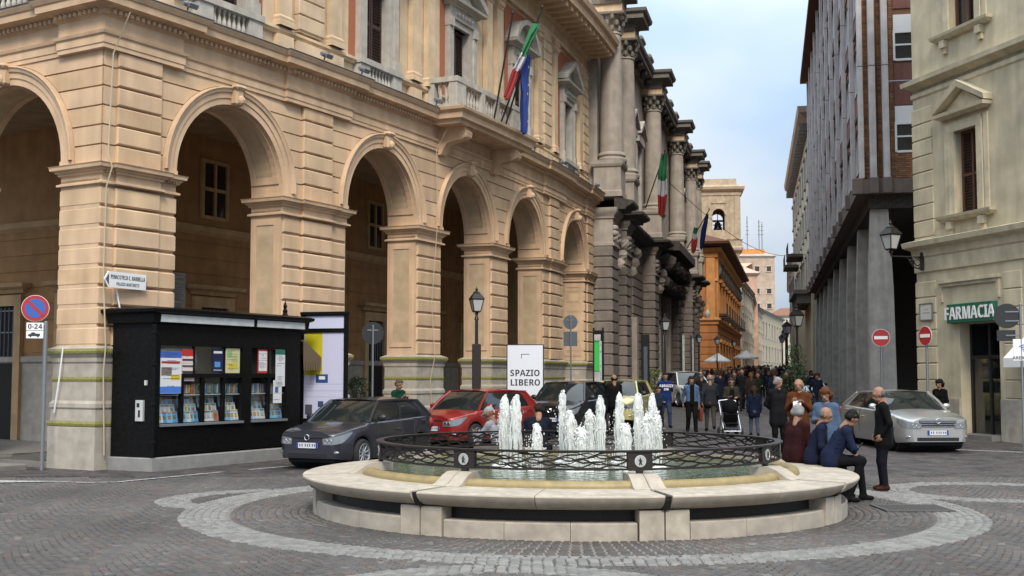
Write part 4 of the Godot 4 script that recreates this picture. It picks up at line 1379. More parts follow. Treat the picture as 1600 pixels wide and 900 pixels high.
func make_right_side() -> void:
	mk("concrete", C(0.72, 0.675, 0.66), 0.85, "streak", Vector3(0.5, 0.04, 0.5), "fine", 0.2); over("concrete", "stain", Vector3(0.2, 0.2, 0.2))
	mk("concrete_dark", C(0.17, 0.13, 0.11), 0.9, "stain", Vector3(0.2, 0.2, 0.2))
	mk("pillar", C(0.60, 0.555, 0.50), 0.85, "streak", Vector3(0.5, 0.05, 0.5)); over("pillar", "stain", Vector3(0.3, 0.3, 0.3))
	mk("red_cladding", C(0.21, 0.085, 0.07), 0.8, "streak", Vector3(0.8, 0.1, 0.8))
	for i in 5: mk("brick_%d" % i, C(0.25 + 0.045 * i, 0.13 + 0.02 * i, 0.07 + 0.008 * i), 0.9, "grain", Vector3(2, 2, 2))
	mk("pharmacy_wall", C(0.70, 0.61, 0.42), 0.92, "streak", Vector3(0.3, 0.03, 0.3), "fine", 0.2); over("pharmacy_wall", "stain", Vector3(0.15, 0.15, 0.15))
	mk("pharmacy_trim", C(0.72, 0.63, 0.44), 0.9, "streak", Vector3(0.3, 0.05, 0.3)); over("pharmacy_trim", "stain", Vector3(0.3, 0.3, 0.3))
	var f = fac(13.05, 46.0, 11.7, -1.0)
	var e = fac(13.05, 46.0, 101.7, 1.0)
	var b = thing("fin_building", "brick office building with tall white concrete fins above a pillared portico", "building", at(13.05, 46.0))
	var inv = Transform3D(Basis(), -b.position)
	var L = 57.0
	var m = MB.new()
	fbox(m, f, 0.3, L, 9.25, 26.4, -9, -0.45)
	put("wall", m.mesh(), M["brick_1"], b, inv)
	m = MB.new()
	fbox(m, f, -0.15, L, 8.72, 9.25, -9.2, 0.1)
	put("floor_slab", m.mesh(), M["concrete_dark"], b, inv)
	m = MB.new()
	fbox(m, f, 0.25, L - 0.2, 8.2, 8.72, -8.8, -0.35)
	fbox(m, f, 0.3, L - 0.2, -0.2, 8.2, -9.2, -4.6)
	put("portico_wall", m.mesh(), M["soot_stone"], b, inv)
	m = MB.new()
	fbox(m, f, -0.5, L + 0.4, 26.4, 26.75, -9.5, 0.5)
	put("eaves", m.mesh(), M["brown_soffit"], b, inv)
	var fs = [0.0, 4.4, 9.6, 14.8, 20.0, 25.2, 30.6, 36.0, 41.4, 46.8, 51.6, 56.4]
	for i in fs.size():
		m = MB.new()
		for k in 4: m.box(f.frame(fs[i], 9.3 + k * 4.27 + 2.125, -0.1), Vector3(0.22, 4.25, 0.2), 0.02)
		put("fin", m.mesh(), M["concrete"], b, inv)
		m = MB.new()
		m.box(f.frame(fs[i], 9.0, 0.05), Vector3(0.34, 0.6, 0.4), 0.02)
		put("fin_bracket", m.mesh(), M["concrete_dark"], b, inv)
		if i + 1 < fs.size():
			for k in 5:
				var y = 9.4 + k * 3.4
				m = MB.new()
				fbox(m, f, fs[i] + 1.0, fs[i + 1] - 1.0, y + 1.0, y + 2.6, -0.5, -0.41)
				var w = put("window", m.mesh(), M["glass"], b, inv)
				m = MB.new()
				for t in 4:
					var s = lerpf(fs[i] + 1.0, fs[i + 1] - 1.0, t / 3.0)
					fbox(m, f, s - 0.04, s + 0.04, y + 1.0, y + 2.6, -0.45, -0.36)
				for t in [1.0, 2.54]: fbox(m, f, fs[i] + 0.97, fs[i + 1] - 0.97, y + t, y + t + 0.06, -0.44, -0.365)
				put("frame", m.mesh(), M["white_paint"], w)
				m = MB.new()
				fbox(m, f, fs[i] + 1.0, fs[i + 1] - 1.0, y, y + 0.95, -0.5, -0.40)
				put("panel", m.mesh(), M["red_cladding"], b, inv)
				m = MB.new()
				fbox(m, f, fs[i] + 1.0, fs[i + 1] - 1.0, y + 2.62, y + 2.8, -0.45, -0.1)
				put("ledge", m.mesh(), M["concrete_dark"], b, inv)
	for u in [0.62, 0.98]:
		m = MB.new()
		for k in 4: m.box(e.frame(u - 0.1 if u < 0.7 else u + 0.02, 9.3 + k * 4.27 + 2.125, -0.02), Vector3(0.24, 4.25, 0.4), 0.02)
		put("fin", m.mesh(), M["concrete"], b, inv)
		m = MB.new()
		m.box(e.frame(u - 0.1 if u < 0.7 else u + 0.02, 9.0, 0.12), Vector3(0.34, 0.6, 0.4), 0.02)
		put("fin_bracket", m.mesh(), M["concrete_dark"], b, inv)
	# end face: brickwork laid brick by brick, windows, red panels
	for k in 15:
		for i in 9:
			m = MB.new()
			var s = 0.16 + i * 0.26 + (0.13 if k % 2 else 0.0)
			fblock(m, e, s, minf(s + 0.25, 2.4), 9.26 + k * 0.075, 9.26 + k * 0.075 + 0.064, -0.32, -0.18 + rng.randf_range(-0.006, 0.006), 0.006)
			put("brick", m.mesh(), M["brick_%d" % rng.randi_range(0, 4)], b, inv)
	m = MB.new()
	fbox(m, e, 0.14, 9.0, 9.26, 26.4, -0.44, -0.25)
	put("mortar", m.mesh(), M["brick_0"], b, inv)
	for k in 70:
		for s in [0.16, 0.72, 1.16]:
			m = MB.new()
			fblock(m, e, s + 0.02, s + (0.27 if s < 0.5 else 0.16), 10.4 + k * 0.09, 10.4 + k * 0.09 + 0.078, -0.32, -0.2, 0.006)
			put("brick", m.mesh(), M["brick_%d" % rng.randi_range(0, 4)], b, inv)
	for y in [10.3, 13.8, 17.3, 20.8, 24.3]:
		m = MB.new()
		fbox(m, e, 1.36, 2.5, y, y + 1.05, -0.3, -0.24)
		var w = put("window", m.mesh(), M["glass"], b, inv)
		m = MB.new()
		for q in [[1.34, 1.42, 0, 1.15], [2.42, 2.5, 0, 1.15], [1.42, 2.42, -0.02, 0.06], [1.42, 2.42, 1.05, 1.15], [1.42, 2.42, 0.56, 0.62]]:
			fbox(m, e, q[0], q[1], y + q[2], y + q[3], -0.28, -0.16)
		put("frame", m.mesh(), M["white_paint"], w)
		m = MB.new()
		fbox(m, e, 1.36, 2.5, y + 1.15, y + 1.75, -0.3, -0.17)
		put("shutter_box", m.mesh(), M["white_paint"], w)
		m = MB.new()
		fbox(m, e, 1.36, 2.5, y + 2.0 - (0.0 if y > 11 else 0.2), y + 3.4, -0.3, -0.2)
		put("panel", m.mesh(), M["red_cladding"], b, inv)
	m = MB.new()
	m.tube([e.P(0.95, 12.85, 0.1), e.P(1.1, 12.95, 0.06), e.P(2.5, 12.95, 0.02)], 0.03, 6)
	put("pipe", m.mesh(), M["steel"], b, inv)
	for i in 9:
		m = MB.new()
		var t = 0.75 + i * 6.7
		var g = gh(f.xz(t, 0).y)
		var r = [[g - 0.2, 0.48, 0.5], [5.2, 0.42, 0.44], [8.22, 0.30, 0.32]]
		for k in 2:
			var p = []
			for z in [0, 1]:
				for c in [[-1, -1], [1, -1], [1, 1], [-1, 1]]:
					p.append(f.P(t + c[0] * r[k + z][1], r[k + z][0], -0.75 + c[1] * r[k + z][2]))
			m.hexa(p)
		put("pillar", m.mesh(), M["pillar"], b, inv)
	# cream palazzo further along
	var n = fac(25.5, 104.8, 11.0, -1.0)
	var o = house("cream_palazzo", "cream classical palazzo with deep eaves and a long balcony past the fin building", n, 44, 24.2, 10, "cream", 8, [10.2, 14.8, 19.2], "roof_tile", 1.3, 2.4)
	inv = Transform3D(Basis(), -o.position)
	m = MB.new()
	fbox(m, n, 1.0, 14.0, 9.0, 9.35, 0, 1.5)
	for i in 12: fbox(m, n, 1.3 + i * 1.1, 1.7 + i * 1.1, 8.2, 9.0, 0, 1.2)
	for i in 44: m.tube([n.P(1.1 + i * 0.29, 9.35, 1.45), n.P(1.1 + i * 0.29, 10.4, 1.45)], 0.03, 4)
	fbox(m, n, 1.0, 14.0, 10.4, 10.47, 1.4, 1.5)
	put("balcony", m.mesh(), M["capital_stone"], o, inv)
	m = MB.new()
	wpath(m, [n.xz(44, 0), n.xz(-0.5, 0), n.xz(-0.5, -2)], [Vector2(0, 23.6), Vector2(0.2, 23.8), Vector2(0.9, 24.3), Vector2(1.0, 24.8), Vector2(0, 25)])
	put("eaves", m.mesh(), M["tower_stone"], o, inv)
	for i in 26:
		m = MB.new()
		fbox(m, n, 0.5 + i * 1.65, 0.9 + i * 1.65, 23.1, 23.7, 0, 0.8)
		put("eaves_bracket", m.mesh(), M["capital_stone"], o, inv)
	for i in 2:
		m = MB.new()
		fbox(m, n, 16 + i * 12, 22 + i * 12, 13.6, 13.9, 0, 1.5)
		for t in 21: m.tube([n.P(16.1 + i * 12 + t * 0.29, 13.9, 1.45), n.P(16.1 + i * 12 + t * 0.29, 15, 1.45)], 0.03, 4)
		put("balcony", m.mesh(), M["soot_stone"], o, inv)
	house("town_house", "shaded stone town house on the right beyond the cream palazzo", fac(34.0, 149.5, 12.5, -1.0), 66, 16.5, 10, "tower_stone", 10, [5.5, 9.0, 12.6], "roof_tile", 1.2, 2.0)
	# pharmacy building on the corner
	var p = fac(12.5, 38.0, 165.0, 1.0)
	b = thing("pharmacy_building", "yellow cream corner building with a pedimented window over the pharmacy door", "building", at(12.5, 38.0))
	inv = Transform3D(Basis(), -b.position)
	var q = fac(12.5, 38.0, 75.0, -1.0)
	var wall = func(s0, s1, y0, y1):
		var w = MB.new()
		fbox(w, p, s0, s1, y0, y1, -7, 0)
		put("wall", w.mesh(), M["pharmacy_wall"], b, inv)
	wall.call(0, 9, 9.1, 12.1); wall.call(0, 2.1, 6.62, 9.1); wall.call(3.2, 9, 6.62, 9.1); wall.call(0, 9, 3.42, 6.62)
	wall.call(0, 2.1, -0.3, 3.42); wall.call(3.9, 4.95, -0.3, 3.42); wall.call(6.5, 9, -0.3, 3.42); wall.call(4.95, 6.5, 3.0, 3.42)
	wall.call(0, 2.0, 12.1, 22); wall.call(3.25, 9, 12.1, 22); wall.call(2.0, 3.25, 14.6, 22)
	m = MB.new()
	wpath(m, [q.xz(7, 0), q.xz(0, 0), p.xz(9, 0)], [Vector2(0, 5.05), Vector2(0.05, 5.08), Vector2(0.05, 5.5), Vector2(0.09, 5.55), Vector2(0.12, 5.75), Vector2(0.3, 5.85), Vector2(0.33, 6.0), Vector2(0, 6.08)])
	wpath(m, [q.xz(7, 0), q.xz(0, 0), p.xz(9, 0)], [Vector2(0, 10.45), Vector2(0.05, 10.5), Vector2(0.05, 10.62), Vector2(0, 10.65), Vector2(0.0, 10.75), Vector2(0.12, 10.82), Vector2(0.26, 10.88), Vector2(0.28, 11.02), Vector2(0, 11.1)])
	wpath(m, [q.xz(7, 0), q.xz(0, 0), p.xz(9, 0)], [Vector2(0, -0.2), Vector2(0.1, -0.2), Vector2(0.1, 1.1), Vector2(0.05, 1.18), Vector2(0, 1.2)]) if false else null
	put("string_course", m.mesh(), M["pharmacy_trim"], b, inv)
	for k in 21:
		var y0 = 0.3 + k * 0.5 + (0.35 if k > 9 else 0.0)
		if y0 > 4.7 and k < 10 or y0 + 0.48 > 10.5: continue
		m = MB.new()
		wpath(m, [q.xz(3, 0), q.xz(0.0, 0), p.xz(0.95, 0), p.xz(0.95, -0.1)], [Vector2(-0.05, y0), Vector2(0.01, y0), Vector2(0.035, y0 + 0.025), Vector2(0.035, y0 + 0.455), Vector2(0.01, y0 + 0.48), Vector2(-0.05, y0 + 0.48)])
		put("quoin", m.mesh(), M["pharmacy_wall"], b, inv)
	for k in 9:
		m = MB.new()
		fblock(m, p, 4.15, 4.93, 0.3 + k * 0.5, 0.78 + k * 0.5, -0.02, 0.035, 0.02)
		put("stone_course", m.mesh(), M["pharmacy_wall"], b, inv)
	# ground floor panel over the door
	m = MB.new()
	for z in [[1.25, 4.0, 4.55, 4.65], [1.25, 1.35, 4.1, 4.55], [3.9, 4.0, 4.1, 4.55]]: fbox(m, p, z[0], z[1], z[2], z[3], -0.02, 0.06)
	fbox(m, p, 1.2, 4.05, 4.65, 4.75, -0.02, 0.12)
	put("door_surround", m.mesh(), M["pharmacy_trim"], b, inv)
	var win = func(s0, s1, y0, y1, ped):
		var w = MB.new()
		fbox(w, p, s0, s1, y0, y1, -0.32, -0.28)
		var wn = put("window", w.mesh(), M["glass"] if y0 > 11 else M["shutter"], b, inv)
		w = MB.new()
		for s in [s0, (s0 + s1) / 2 - 0.04, s1 - 0.08]: fbox(w, p, s, s + 0.08, y0, y1, -0.27, -0.2)
		for y in [y0, y0 + (y1 - y0) * 0.45, y1 - 0.08]: fbox(w, p, s0, s1, y, y + 0.08, -0.265, -0.205)
		put("frame", w.mesh(), M["brown_soffit"], wn)
		if y0 < 11:
			w = MB.new()
			for i in 28: w.box(p.frame((s0 + s1) / 2, y0 + 0.1 + i * 0.085, -0.24) * Transform3D(Basis(Vector3.RIGHT, -0.7), Vector3.ZERO), Vector3(s1 - s0 - 0.1, 0.012, 0.06))
			stuff(put("slats", w.mesh(), M["shutter"], wn))
		w = MB.new()
		for s in [s0 - 0.26, s1]: fbox(w, p, s, s + 0.26, y0 - 0.02, y1, -0.02, 0.07)
		for s in [s0 - 0.5, s1 + 0.3]: fbox(w, p, s, s + 0.2, y0 - 0.02, y1 + 0.3, -0.02, 0.04)
		fbox(w, p, s0 - 0.26, s1 + 0.26, y1, y1 + 0.28, -0.02, 0.075)
		put("surround", w.mesh(), M["pharmacy_trim"], wn)
		w = MB.new()
		wpath(w, [p.xz(s0 - 0.6, -0.1), p.xz(s0 - 0.6, 0.08), p.xz(s1 + 0.6, 0.08), p.xz(s1 + 0.6, -0.1)], [Vector2(-0.1, y0 - 0.2), Vector2(0.06, y0 - 0.18), Vector2(0.14, y0 - 0.1), Vector2(0.16, y0 - 0.02), Vector2(-0.1, y0 - 0.015)])
		for s in [s0 - 0.35, s1 + 0.1]:
			fbox(w, p, s, s + 0.25, y0 - 0.42, y0 - 0.2, -0.02, 0.16); fbox(w, p, s + 0.03, s + 0.22, y0 - 0.6, y0 - 0.42, -0.02, 0.09)
		put("sill", w.mesh(), M["pharmacy_trim"], wn)
		if ped:
			w = MB.new()
			var c = (s0 + s1) / 2
			wpath(w, [p.xz(c - 1.0, -0.1), p.xz(c - 1.0, 0.1), p.xz(c + 1.0, 0.1), p.xz(c + 1.0, -0.1)], [Vector2(0, y1 + 0.4), Vector2(0.05, y1 + 0.42), Vector2(0.2, y1 + 0.48), Vector2(0.22, y1 + 0.58), Vector2(0, y1 + 0.6)])
			for s in [-1, 1]: w.hexa([p.P(c + s * 1.25, y1 + 0.6, -0.05), p.P(c, y1 + 1.22, -0.05), p.P(c, y1 + 1.42, -0.05), p.P(c + s * 1.25, y1 + 0.76, -0.05), p.P(c + s * 1.25, y1 + 0.6, 0.3), p.P(c, y1 + 1.22, 0.3), p.P(c, y1 + 1.42, 0.33), p.P(c + s * 1.25, y1 + 0.76, 0.33)])
			put("pediment", w.mesh(), M["pharmacy_trim"], wn)
			w = MB.new()
			fpoly(w, p, PackedVector2Array([Vector2(c - 0.95, y1 + 0.6), Vector2(c, y1 + 1.15), Vector2(c + 0.95, y1 + 0.6)]), -0.05, 0.06)
			put("tympanum", w.mesh(), M["pharmacy_trim"], wn)
	win.call(2.12, 3.18, 6.64, 9.08, true)
	win.call(6.4, 7.5, 6.64, 9.08, true)
	win.call(2.0, 3.25, 12.1, 14.6, false)
	# door with glass, dark inside, notices
	m = MB.new()
	fbox(m, p, 2.1, 3.9, 0.05, 3.42, -2.2, -2.1)
	for z in [[2.1, 2.14], [3.86, 3.9]]: fbox(m, p, z[0], z[1], 0.05, 3.42, -2.1, -0.45)
	fbox(m, p, 2.1, 3.9, 3.36, 3.41, -2.1, -0.45)
	put("shop_interior", m.mesh(), M["hole"], b, inv)
	m = MB.new()
	for z in [[2.1, 2.2, 0.05, 3.4], [2.95, 3.05, 0.05, 2.45], [3.8, 3.9, 0.05, 3.4], [2.2, 3.8, 2.4, 2.5], [2.2, 3.8, 0.05, 0.2], [2.95, 3.05, 2.5, 3.4]]: fbox(m, p, z[0], z[1], z[2], z[3], -0.4, -0.33)
	var dr = put("door", m.mesh(), M["black"], b, inv)
	m = MB.new()
	for z in [[2.2, 2.95], [3.05, 3.8]]: fbox(m, p, z[0], z[1], 0.2, 2.4, -0.37, -0.36)
	var cg = mk("clear_glass", C(0.02, 0.025, 0.03), 0.03)
	cg.transparency = BaseMaterial3D.TRANSPARENCY_ALPHA; cg.albedo_color.a = 0.08
	put("pane", m.mesh(), M["clear_glass"], dr, Transform3D())
	m = MB.new()
	fbox(m, p, 2.08, 3.92, gh(35) - 0.1, gh(35) + 0.13, -0.5, 0.35)
	put("step", m.mesh(), M["paving"], b, inv)
	for z in [[3.95, 4.95], [1.0, 2.08]]:
		m = MB.new()
		fbox(m, p, z[0], z[1], -0.2, 1.25, -0.02, 0.06)
		put("base_stone", m.mesh(), M["plinth"], b, inv)
	m = MB.new()
	fbox(m, p, 4.95, 6.5, 0.0, 3.0, -0.4, -0.3)
	put("shop_window", m.mesh(), M["hole"], b, inv)
	m = MB.new()
	wpath(m, [q.xz(7.2, 0.6), q.xz(-0.6, 0.6), p.xz(9.6, 0.6)], [Vector2(-0.8, 21.6), Vector2(0, 21.7), Vector2(0.2, 22), Vector2(-7, 23.5)])
	put("eaves", m.mesh(), M["pharmacy_trim"], b, inv)


const FC := Vector2(0.965, 18.25)


func fring(m: MB, prof: Array, a0: float, a1: float, n: int, closed := true) -> void:  # prof (r, y) swept round the fountain's own axis
	var k0 = prof.size() if closed else prof.size() - 1
	for i in n:
		var a = lerpf(a0, a1, float(i) / n)
		var b = lerpf(a0, a1, float(i + 1) / n)
		for k in k0:
			var p: Vector2 = prof[k]
			var r: Vector2 = prof[(k + 1) % prof.size()]
			m.q(Vector3(p.x * sin(a), p.y, p.x * cos(a)), Vector3(p.x * sin(b), p.y, p.x * cos(b)), Vector3(r.x * sin(b), r.y, r.x * cos(b)), Vector3(r.x * sin(a), r.y, r.x * cos(a)))
	if closed:
		for a in [a0, a1]:
			var ix = Geometry2D.triangulate_polygon(PackedVector2Array(prof))
			for i in ix.size() / 3:
				var t = []
				for j in 3:
					var p: Vector2 = prof[ix[i * 3 + j]]
					t.append(Vector3(p.x * sin(a), p.y, p.x * cos(a)))
				m.t(t[0], t[1], t[2])


func make_fountain() -> void:
	mk("travertine", C(0.50, 0.44, 0.36), 0.7, "stain", Vector3(0.7, 0.7, 0.7), "grain", 0.08); over("travertine", "stain", Vector3(0.35, 0.35, 0.35))
	mk("travertine_pale", C(0.54, 0.47, 0.375), 0.65, "stain", Vector3(0.9, 0.9, 0.9), "grain", 0.08); over("travertine_pale", "stain", Vector3(0.3, 0.3, 0.3))
	mk("basin", C(0.36, 0.27, 0.115), 0.5, "stain", Vector3(0.9, 0.9, 0.9), "grain", 0.05); over("basin", "streak", Vector3(0.7, 0.2, 0.7))
	mk("bronze", C(0.035, 0.026, 0.022), 0.55, "cloudy", Vector3(2, 2, 2), "", 0.0, 0.25)
	mk("medal", C(0.45, 0.47, 0.46), 0.5, "", Vector3.ONE, "", 0.0, 0.5)
	var wm = mk("water", C(0.055, 0.105, 0.05), 0.07, "cloudy", Vector3(0.5, 0.5, 0.5), "ripple", 9.0)
	wm.uv1_scale = Vector3(0.55, 0.55, 0.55)
	wm.metallic_specular = 0.35
	var fm = mk("foam", C(0.86, 0.88, 0.85), 0.3, "stain", Vector3(1.0, 0.5, 1.0))
	fm.backlight_enabled = true; fm.backlight = Color(0.5, 0.55, 0.5)
	var o = thing("fountain", "round travertine fountain with a bench rim and bronze wave railing", "fountain", at(FC.x, FC.y))
	var st = deg_to_rad(45.0)
	var off = deg_to_rad(12.3)
	for k in 8:
		var a0 = off + k * st
		var hw = 0.155 / 3.8
		# the base between two posts, in three stones
		for j in 3:
			var a = lerpf(a0 + hw * 2 + 0.003, a0 + st - hw * 2 - 0.003, j / 3.0)
			var b = lerpf(a0 + hw * 2 + 0.003, a0 + st - hw * 2 - 0.003, (j + 1) / 3.0) - 0.0016
			var m = MB.new()
			fring(m, [Vector2(3.5, -0.05), Vector2(3.81, -0.05), Vector2(3.81, 0.185), Vector2(3.795, 0.2), Vector2(3.5, 0.2)], a, b, 6)
			part("base_stone", m, "travertine", o)
		for s in [-1, 1]:
			var m = MB.new()
			var a = a0 + (0.002 if s > 0 else -hw * 2 + 0.001)
			fring(m, [Vector2(3.5, -0.05), Vector2(3.83, -0.05), Vector2(3.83, 0.33), Vector2(3.82, 0.345), Vector2(3.5, 0.345)], a, a + hw * 2 - 0.004, 2)
			part("base_post", m, "travertine_pale", o)
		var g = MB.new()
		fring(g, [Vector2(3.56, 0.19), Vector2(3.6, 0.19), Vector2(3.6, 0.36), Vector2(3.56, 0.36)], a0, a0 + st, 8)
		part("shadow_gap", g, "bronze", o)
		# bench slab in two pieces, its underside rounded
		for j in 2:
			var a = lerpf(a0 + 0.012, a0 + st - 0.012, j / 2.0) + (0.0012 if j else 0.0)
			var b = lerpf(a0 + 0.012, a0 + st - 0.012, (j + 1) / 2.0) - (0.0 if j else 0.0012)
			var m = MB.new()
			fring(m, [Vector2(3.16, 0.36), Vector2(3.72, 0.345), Vector2(3.83, 0.365), Vector2(3.91, 0.41), Vector2(3.96, 0.46), Vector2(3.98, 0.505), Vector2(3.975, 0.52), Vector2(3.955, 0.528), Vector2(3.18, 0.54), Vector2(3.16, 0.53)], a, b, 10)
			part("bench_slab", m, "travertine_pale", o, 35.0)
		var m = MB.new()
		fring(m, [Vector2(3.3, 0.35), Vector2(3.86, 0.35), Vector2(3.9, 0.4), Vector2(3.93, 0.46), Vector2(3.94, 0.515), Vector2(3.3, 0.525)], a0 - 0.0115, a0 + 0.0115, 1)
		part("joint_strip", m, "bronze", o)
		# console block that carries the railing
		for s in [0, 1]:
			m = MB.new()
			var w = 0.062
			fring(m, [Vector2(2.74, 0.3), Vector2(3.34, 0.3), Vector2(3.34, 0.545), Vector2(3.26, 0.57), Vector2(3.12, 0.66), Vector2(3.02, 0.70), Vector2(2.74, 0.70)], a0 - (w if s else -0.0015), a0 + (-0.0015 if s else w), 2)
			part("console_stone", m, "travertine_pale", o)
		# railing: medallion plate, post, rails and wave lattice
		m = MB.new()
		fring(m, [Vector2(2.86, 0.735), Vector2(2.92, 0.735), Vector2(2.92, 0.965), Vector2(2.86, 0.965)], a0 - 0.055, a0 + 0.055, 3)
		fring(m, [Vector2(2.86, 0.66), Vector2(2.92, 0.66), Vector2(2.92, 0.74), Vector2(2.86, 0.74)], a0 - 0.014, a0 + 0.014, 1)
		var plate = part("railing_post", m, "bronze", o)
		m = MB.new()
		var c = Vector3(2.925 * sin(a0), 0.852, 2.925 * cos(a0))
		var fx = Transform3D(Basis(Vector3(cos(a0), 0, -sin(a0)), Vector3.UP, Vector3(sin(a0), 0, cos(a0))), c)
		m.lathe(fx * Transform3D(Basis(Vector3.RIGHT, PI / 2), Vector3.ZERO), [Vector2(0.072, -0.01), Vector2(0.075, 0.006), Vector2(0.06, 0.008), Vector2(0.058, 0.002)], 20)
		m.lathe(fx * Transform3D(Basis(Vector3.RIGHT, PI / 2), Vector3.ZERO), [Vector2(0.058, -0.01), Vector2(0.058, 0.003)], 20)
		part("medallion", m, "medal", plate)
		m = MB.new()  # a small standing figure in relief
		m.tube([fx * Vector3(0, 0.04, 0.008), fx * Vector3(-0.004, 0.0, 0.012), fx * Vector3(-0.012, -0.045, 0.008)], 0.008, 5)
		m.tube([fx * Vector3(0, 0.0, 0.01), fx * Vector3(0.018, -0.045, 0.008)], 0.007, 5)
		m.tube([fx * Vector3(-0.026, 0.012, 0.008), fx * Vector3(0, 0.02, 0.012), fx * Vector3(0.024, -0.004, 0.008)], 0.005, 5)
		part("emblem", m, "bronze", plate)
		m = MB.new()
		fring(m, [Vector2(2.84, 0.962), Vector2(2.94, 0.962), Vector2(2.945, 0.985), Vector2(2.835, 0.985)], a0, a0 + st, 14)
		part("top_rail", m, "bronze", o)
		m = MB.new()
		fring(m, [Vector2(2.87, 0.738), Vector2(2.91, 0.738), Vector2(2.91, 0.762), Vector2(2.87, 0.762)], a0 + 0.055, a0 + st - 0.055, 12)
		part("bottom_rail", m, "bronze", o)
		m = MB.new()
		for w in 7:
			var y0 = 0.775 + w * 0.0285
			var ph = w * 2.1 + k * 1.3
			var pts = []
			for i in 29:
				var t = i / 28.0
				var a = lerpf(a0 + 0.05, a0 + st - 0.05, t)
				var y = clampf(y0 + 0.030 * sin(t * 19.0 + ph) + 0.014 * sin(t * 41.0 + ph * 1.7), 0.765, 0.962)
				pts.append(Vector2(a, y))
			for i in 28:
				var p: Vector2 = pts[i]
				var q: Vector2 = pts[i + 1]
				var th = 0.0085 + 0.003 * sin(i * 0.9 + w)
				for rr in [2.88, 2.9]:
					m.q(Vector3(rr * sin(p.x), p.y - th, rr * cos(p.x)), Vector3(rr * sin(q.x), q.y - th, rr * cos(q.x)), Vector3(rr * sin(q.x), q.y + th, rr * cos(q.x)), Vector3(rr * sin(p.x), p.y + th, rr * cos(p.x)))
				for e in [-1, 1]:
					m.q(Vector3(2.88 * sin(p.x), p.y + e * th, 2.88 * cos(p.x)), Vector3(2.88 * sin(q.x), q.y + e * th, 2.88 * cos(q.x)), Vector3(2.9 * sin(q.x), q.y + e * th, 2.9 * cos(q.x)), Vector3(2.9 * sin(p.x), p.y + e * th, 2.9 * cos(p.x)))
		part("wave_lattice", m, "bronze", o)
		m = MB.new()
		fring(m, [Vector2(2.9, 0.2), Vector2(3.17, 0.2), Vector2(3.17, 0.55), Vector2(3.15, 0.60), Vector2(3.1, 0.628), Vector2(3.02, 0.625), Vector2(2.97, 0.59), Vector2(2.95, 0.5)], a0 + 0.058, a0 + st - 0.058, 10)
		part("basin_rim", m, "basin", o, 40.0)
	var fl = MB.new()
	fring(fl, [Vector2(0.0, 0.1), Vector2(3.5, 0.1)], 0, TAU, 40, false)
	part("basin_floor", fl, "basin", o)
	var wa = MB.new()
	fring(wa, [Vector2(0.0, 0.585), Vector2(1.0, 0.585), Vector2(3.06, 0.585)], 0, TAU, 64, false)
	struct(put("water", wa.mesh(), M["water"], null, o.transform))
	# jets: [x, depth, top, radius]
	var ord = ["first", "second", "third", "fourth", "fifth", "sixth", "seventh", "eighth", "ninth", "tenth", "eleventh", "twelfth", "thirteenth", "fourteenth"]
	var jets = [[789, 0.1, 1.67, 0.13], [806, -0.25, 1.66, 0.125], [838, -0.85, 1.27, 0.11], [878, 1.0, 1.72, 0.08], [890, 0.6, 1.40, 0.15], [907, -1.0, 1.22, 0.155], [921, 1.05, 1.40, 0.11], [937, -0.6, 1.66, 0.105], [967, 0.9, 1.70, 0.11], [976, -0.85, 1.26, 0.125], [996, 0.7, 1.70, 0.11], [1009, -0.4, 1.38, 0.14], [1018, 0.35, 1.68, 0.12], [1026, -0.1, 1.42, 0.09]]
	var nz = FastNoiseLite.new()
	nz.seed = 5; nz.frequency = 2.4; nz.fractal_octaves = 3
	var pick = RandomNumberGenerator.new()
	pick.seed = 21
	for i in jets.size():
		var j = jets[i]
		var Z = FC.y + j[1]
		var x = (j[0] - 800.0) / 1930.0 * Z
		var h = j[2] - 0.58
		var how = "tall" if j[2] > 1.6 else ("short" if j[2] < 1.3 else "middling")
		var jt = thing("water_jet", "%s white water jet, %s counting from the dark cars' side of the fountain" % [how, ord[i]], "water jet", at(x, Z, 0.58))
		var r0: float = j[3] * 0.62
		var m = MB.new()  # the rising core, thick and white near its top
		var prof = []
		for q in 15:
			var t = q / 14.0
			prof.append([t * h * 0.97, r0 * (0.34 + 0.50 * smoothstep(0.12, 0.55, t)) * sqrt(maxf(0.0, 1.0 - pow(maxf(0.0, (t - 0.78) / 0.22), 2.2)))])
		for q in 14:
			for s in 12:
				var g = []
				for e in [[0, 0], [1, 0], [1, 1], [0, 1]]:
					var a = TAU * (s + e[0]) / 12.0
					var y: float = prof[q + e[1]][0]
					var r: float = prof[q + e[1]][1] * (1.0 + 0.35 * nz.get_noise_3d(cos(a) * 0.8 + i * 7.0, y * 0.8, sin(a) * 0.8))
					g.append(Vector3(cos(a) * r, y, sin(a) * r))
				m.q(g[0], g[1], g[2], g[3])
		put("water_core", m.mesh(70.0), M["foam"], jt)
		m = MB.new()  # strands that curl over at the top and fall round it
		for s in 34:
			var a = TAU * (s + pick.randf()) / 34.0 * 5.0
			var peak = h * pick.randf_range(0.62, 0.97)
			var out = r0 * pick.randf_range(0.5, 0.95)
			var low = peak * (pick.randf_range(0.25, 0.7) if s % 3 else -0.01)
			var pts = []
			for q in 13:
				var t = q / 12.0
				var y = peak - (peak - low) * t * t
				var rr = out * (0.25 + 0.75 * sqrt(minf(1.0, t * 2.4))) * (1.0 + 0.25 * t * t) + 0.012 * sin(q * 1.3 + s)
				pts.append(Vector3(cos(a + t * 0.2) * rr, y, sin(a + t * 0.2) * rr))
			m.tube(pts, pick.randf_range(0.013, 0.024), 6, 0.005)
		put("falling_strands", m.mesh(70.0), M["foam"], jt)
		m = MB.new()
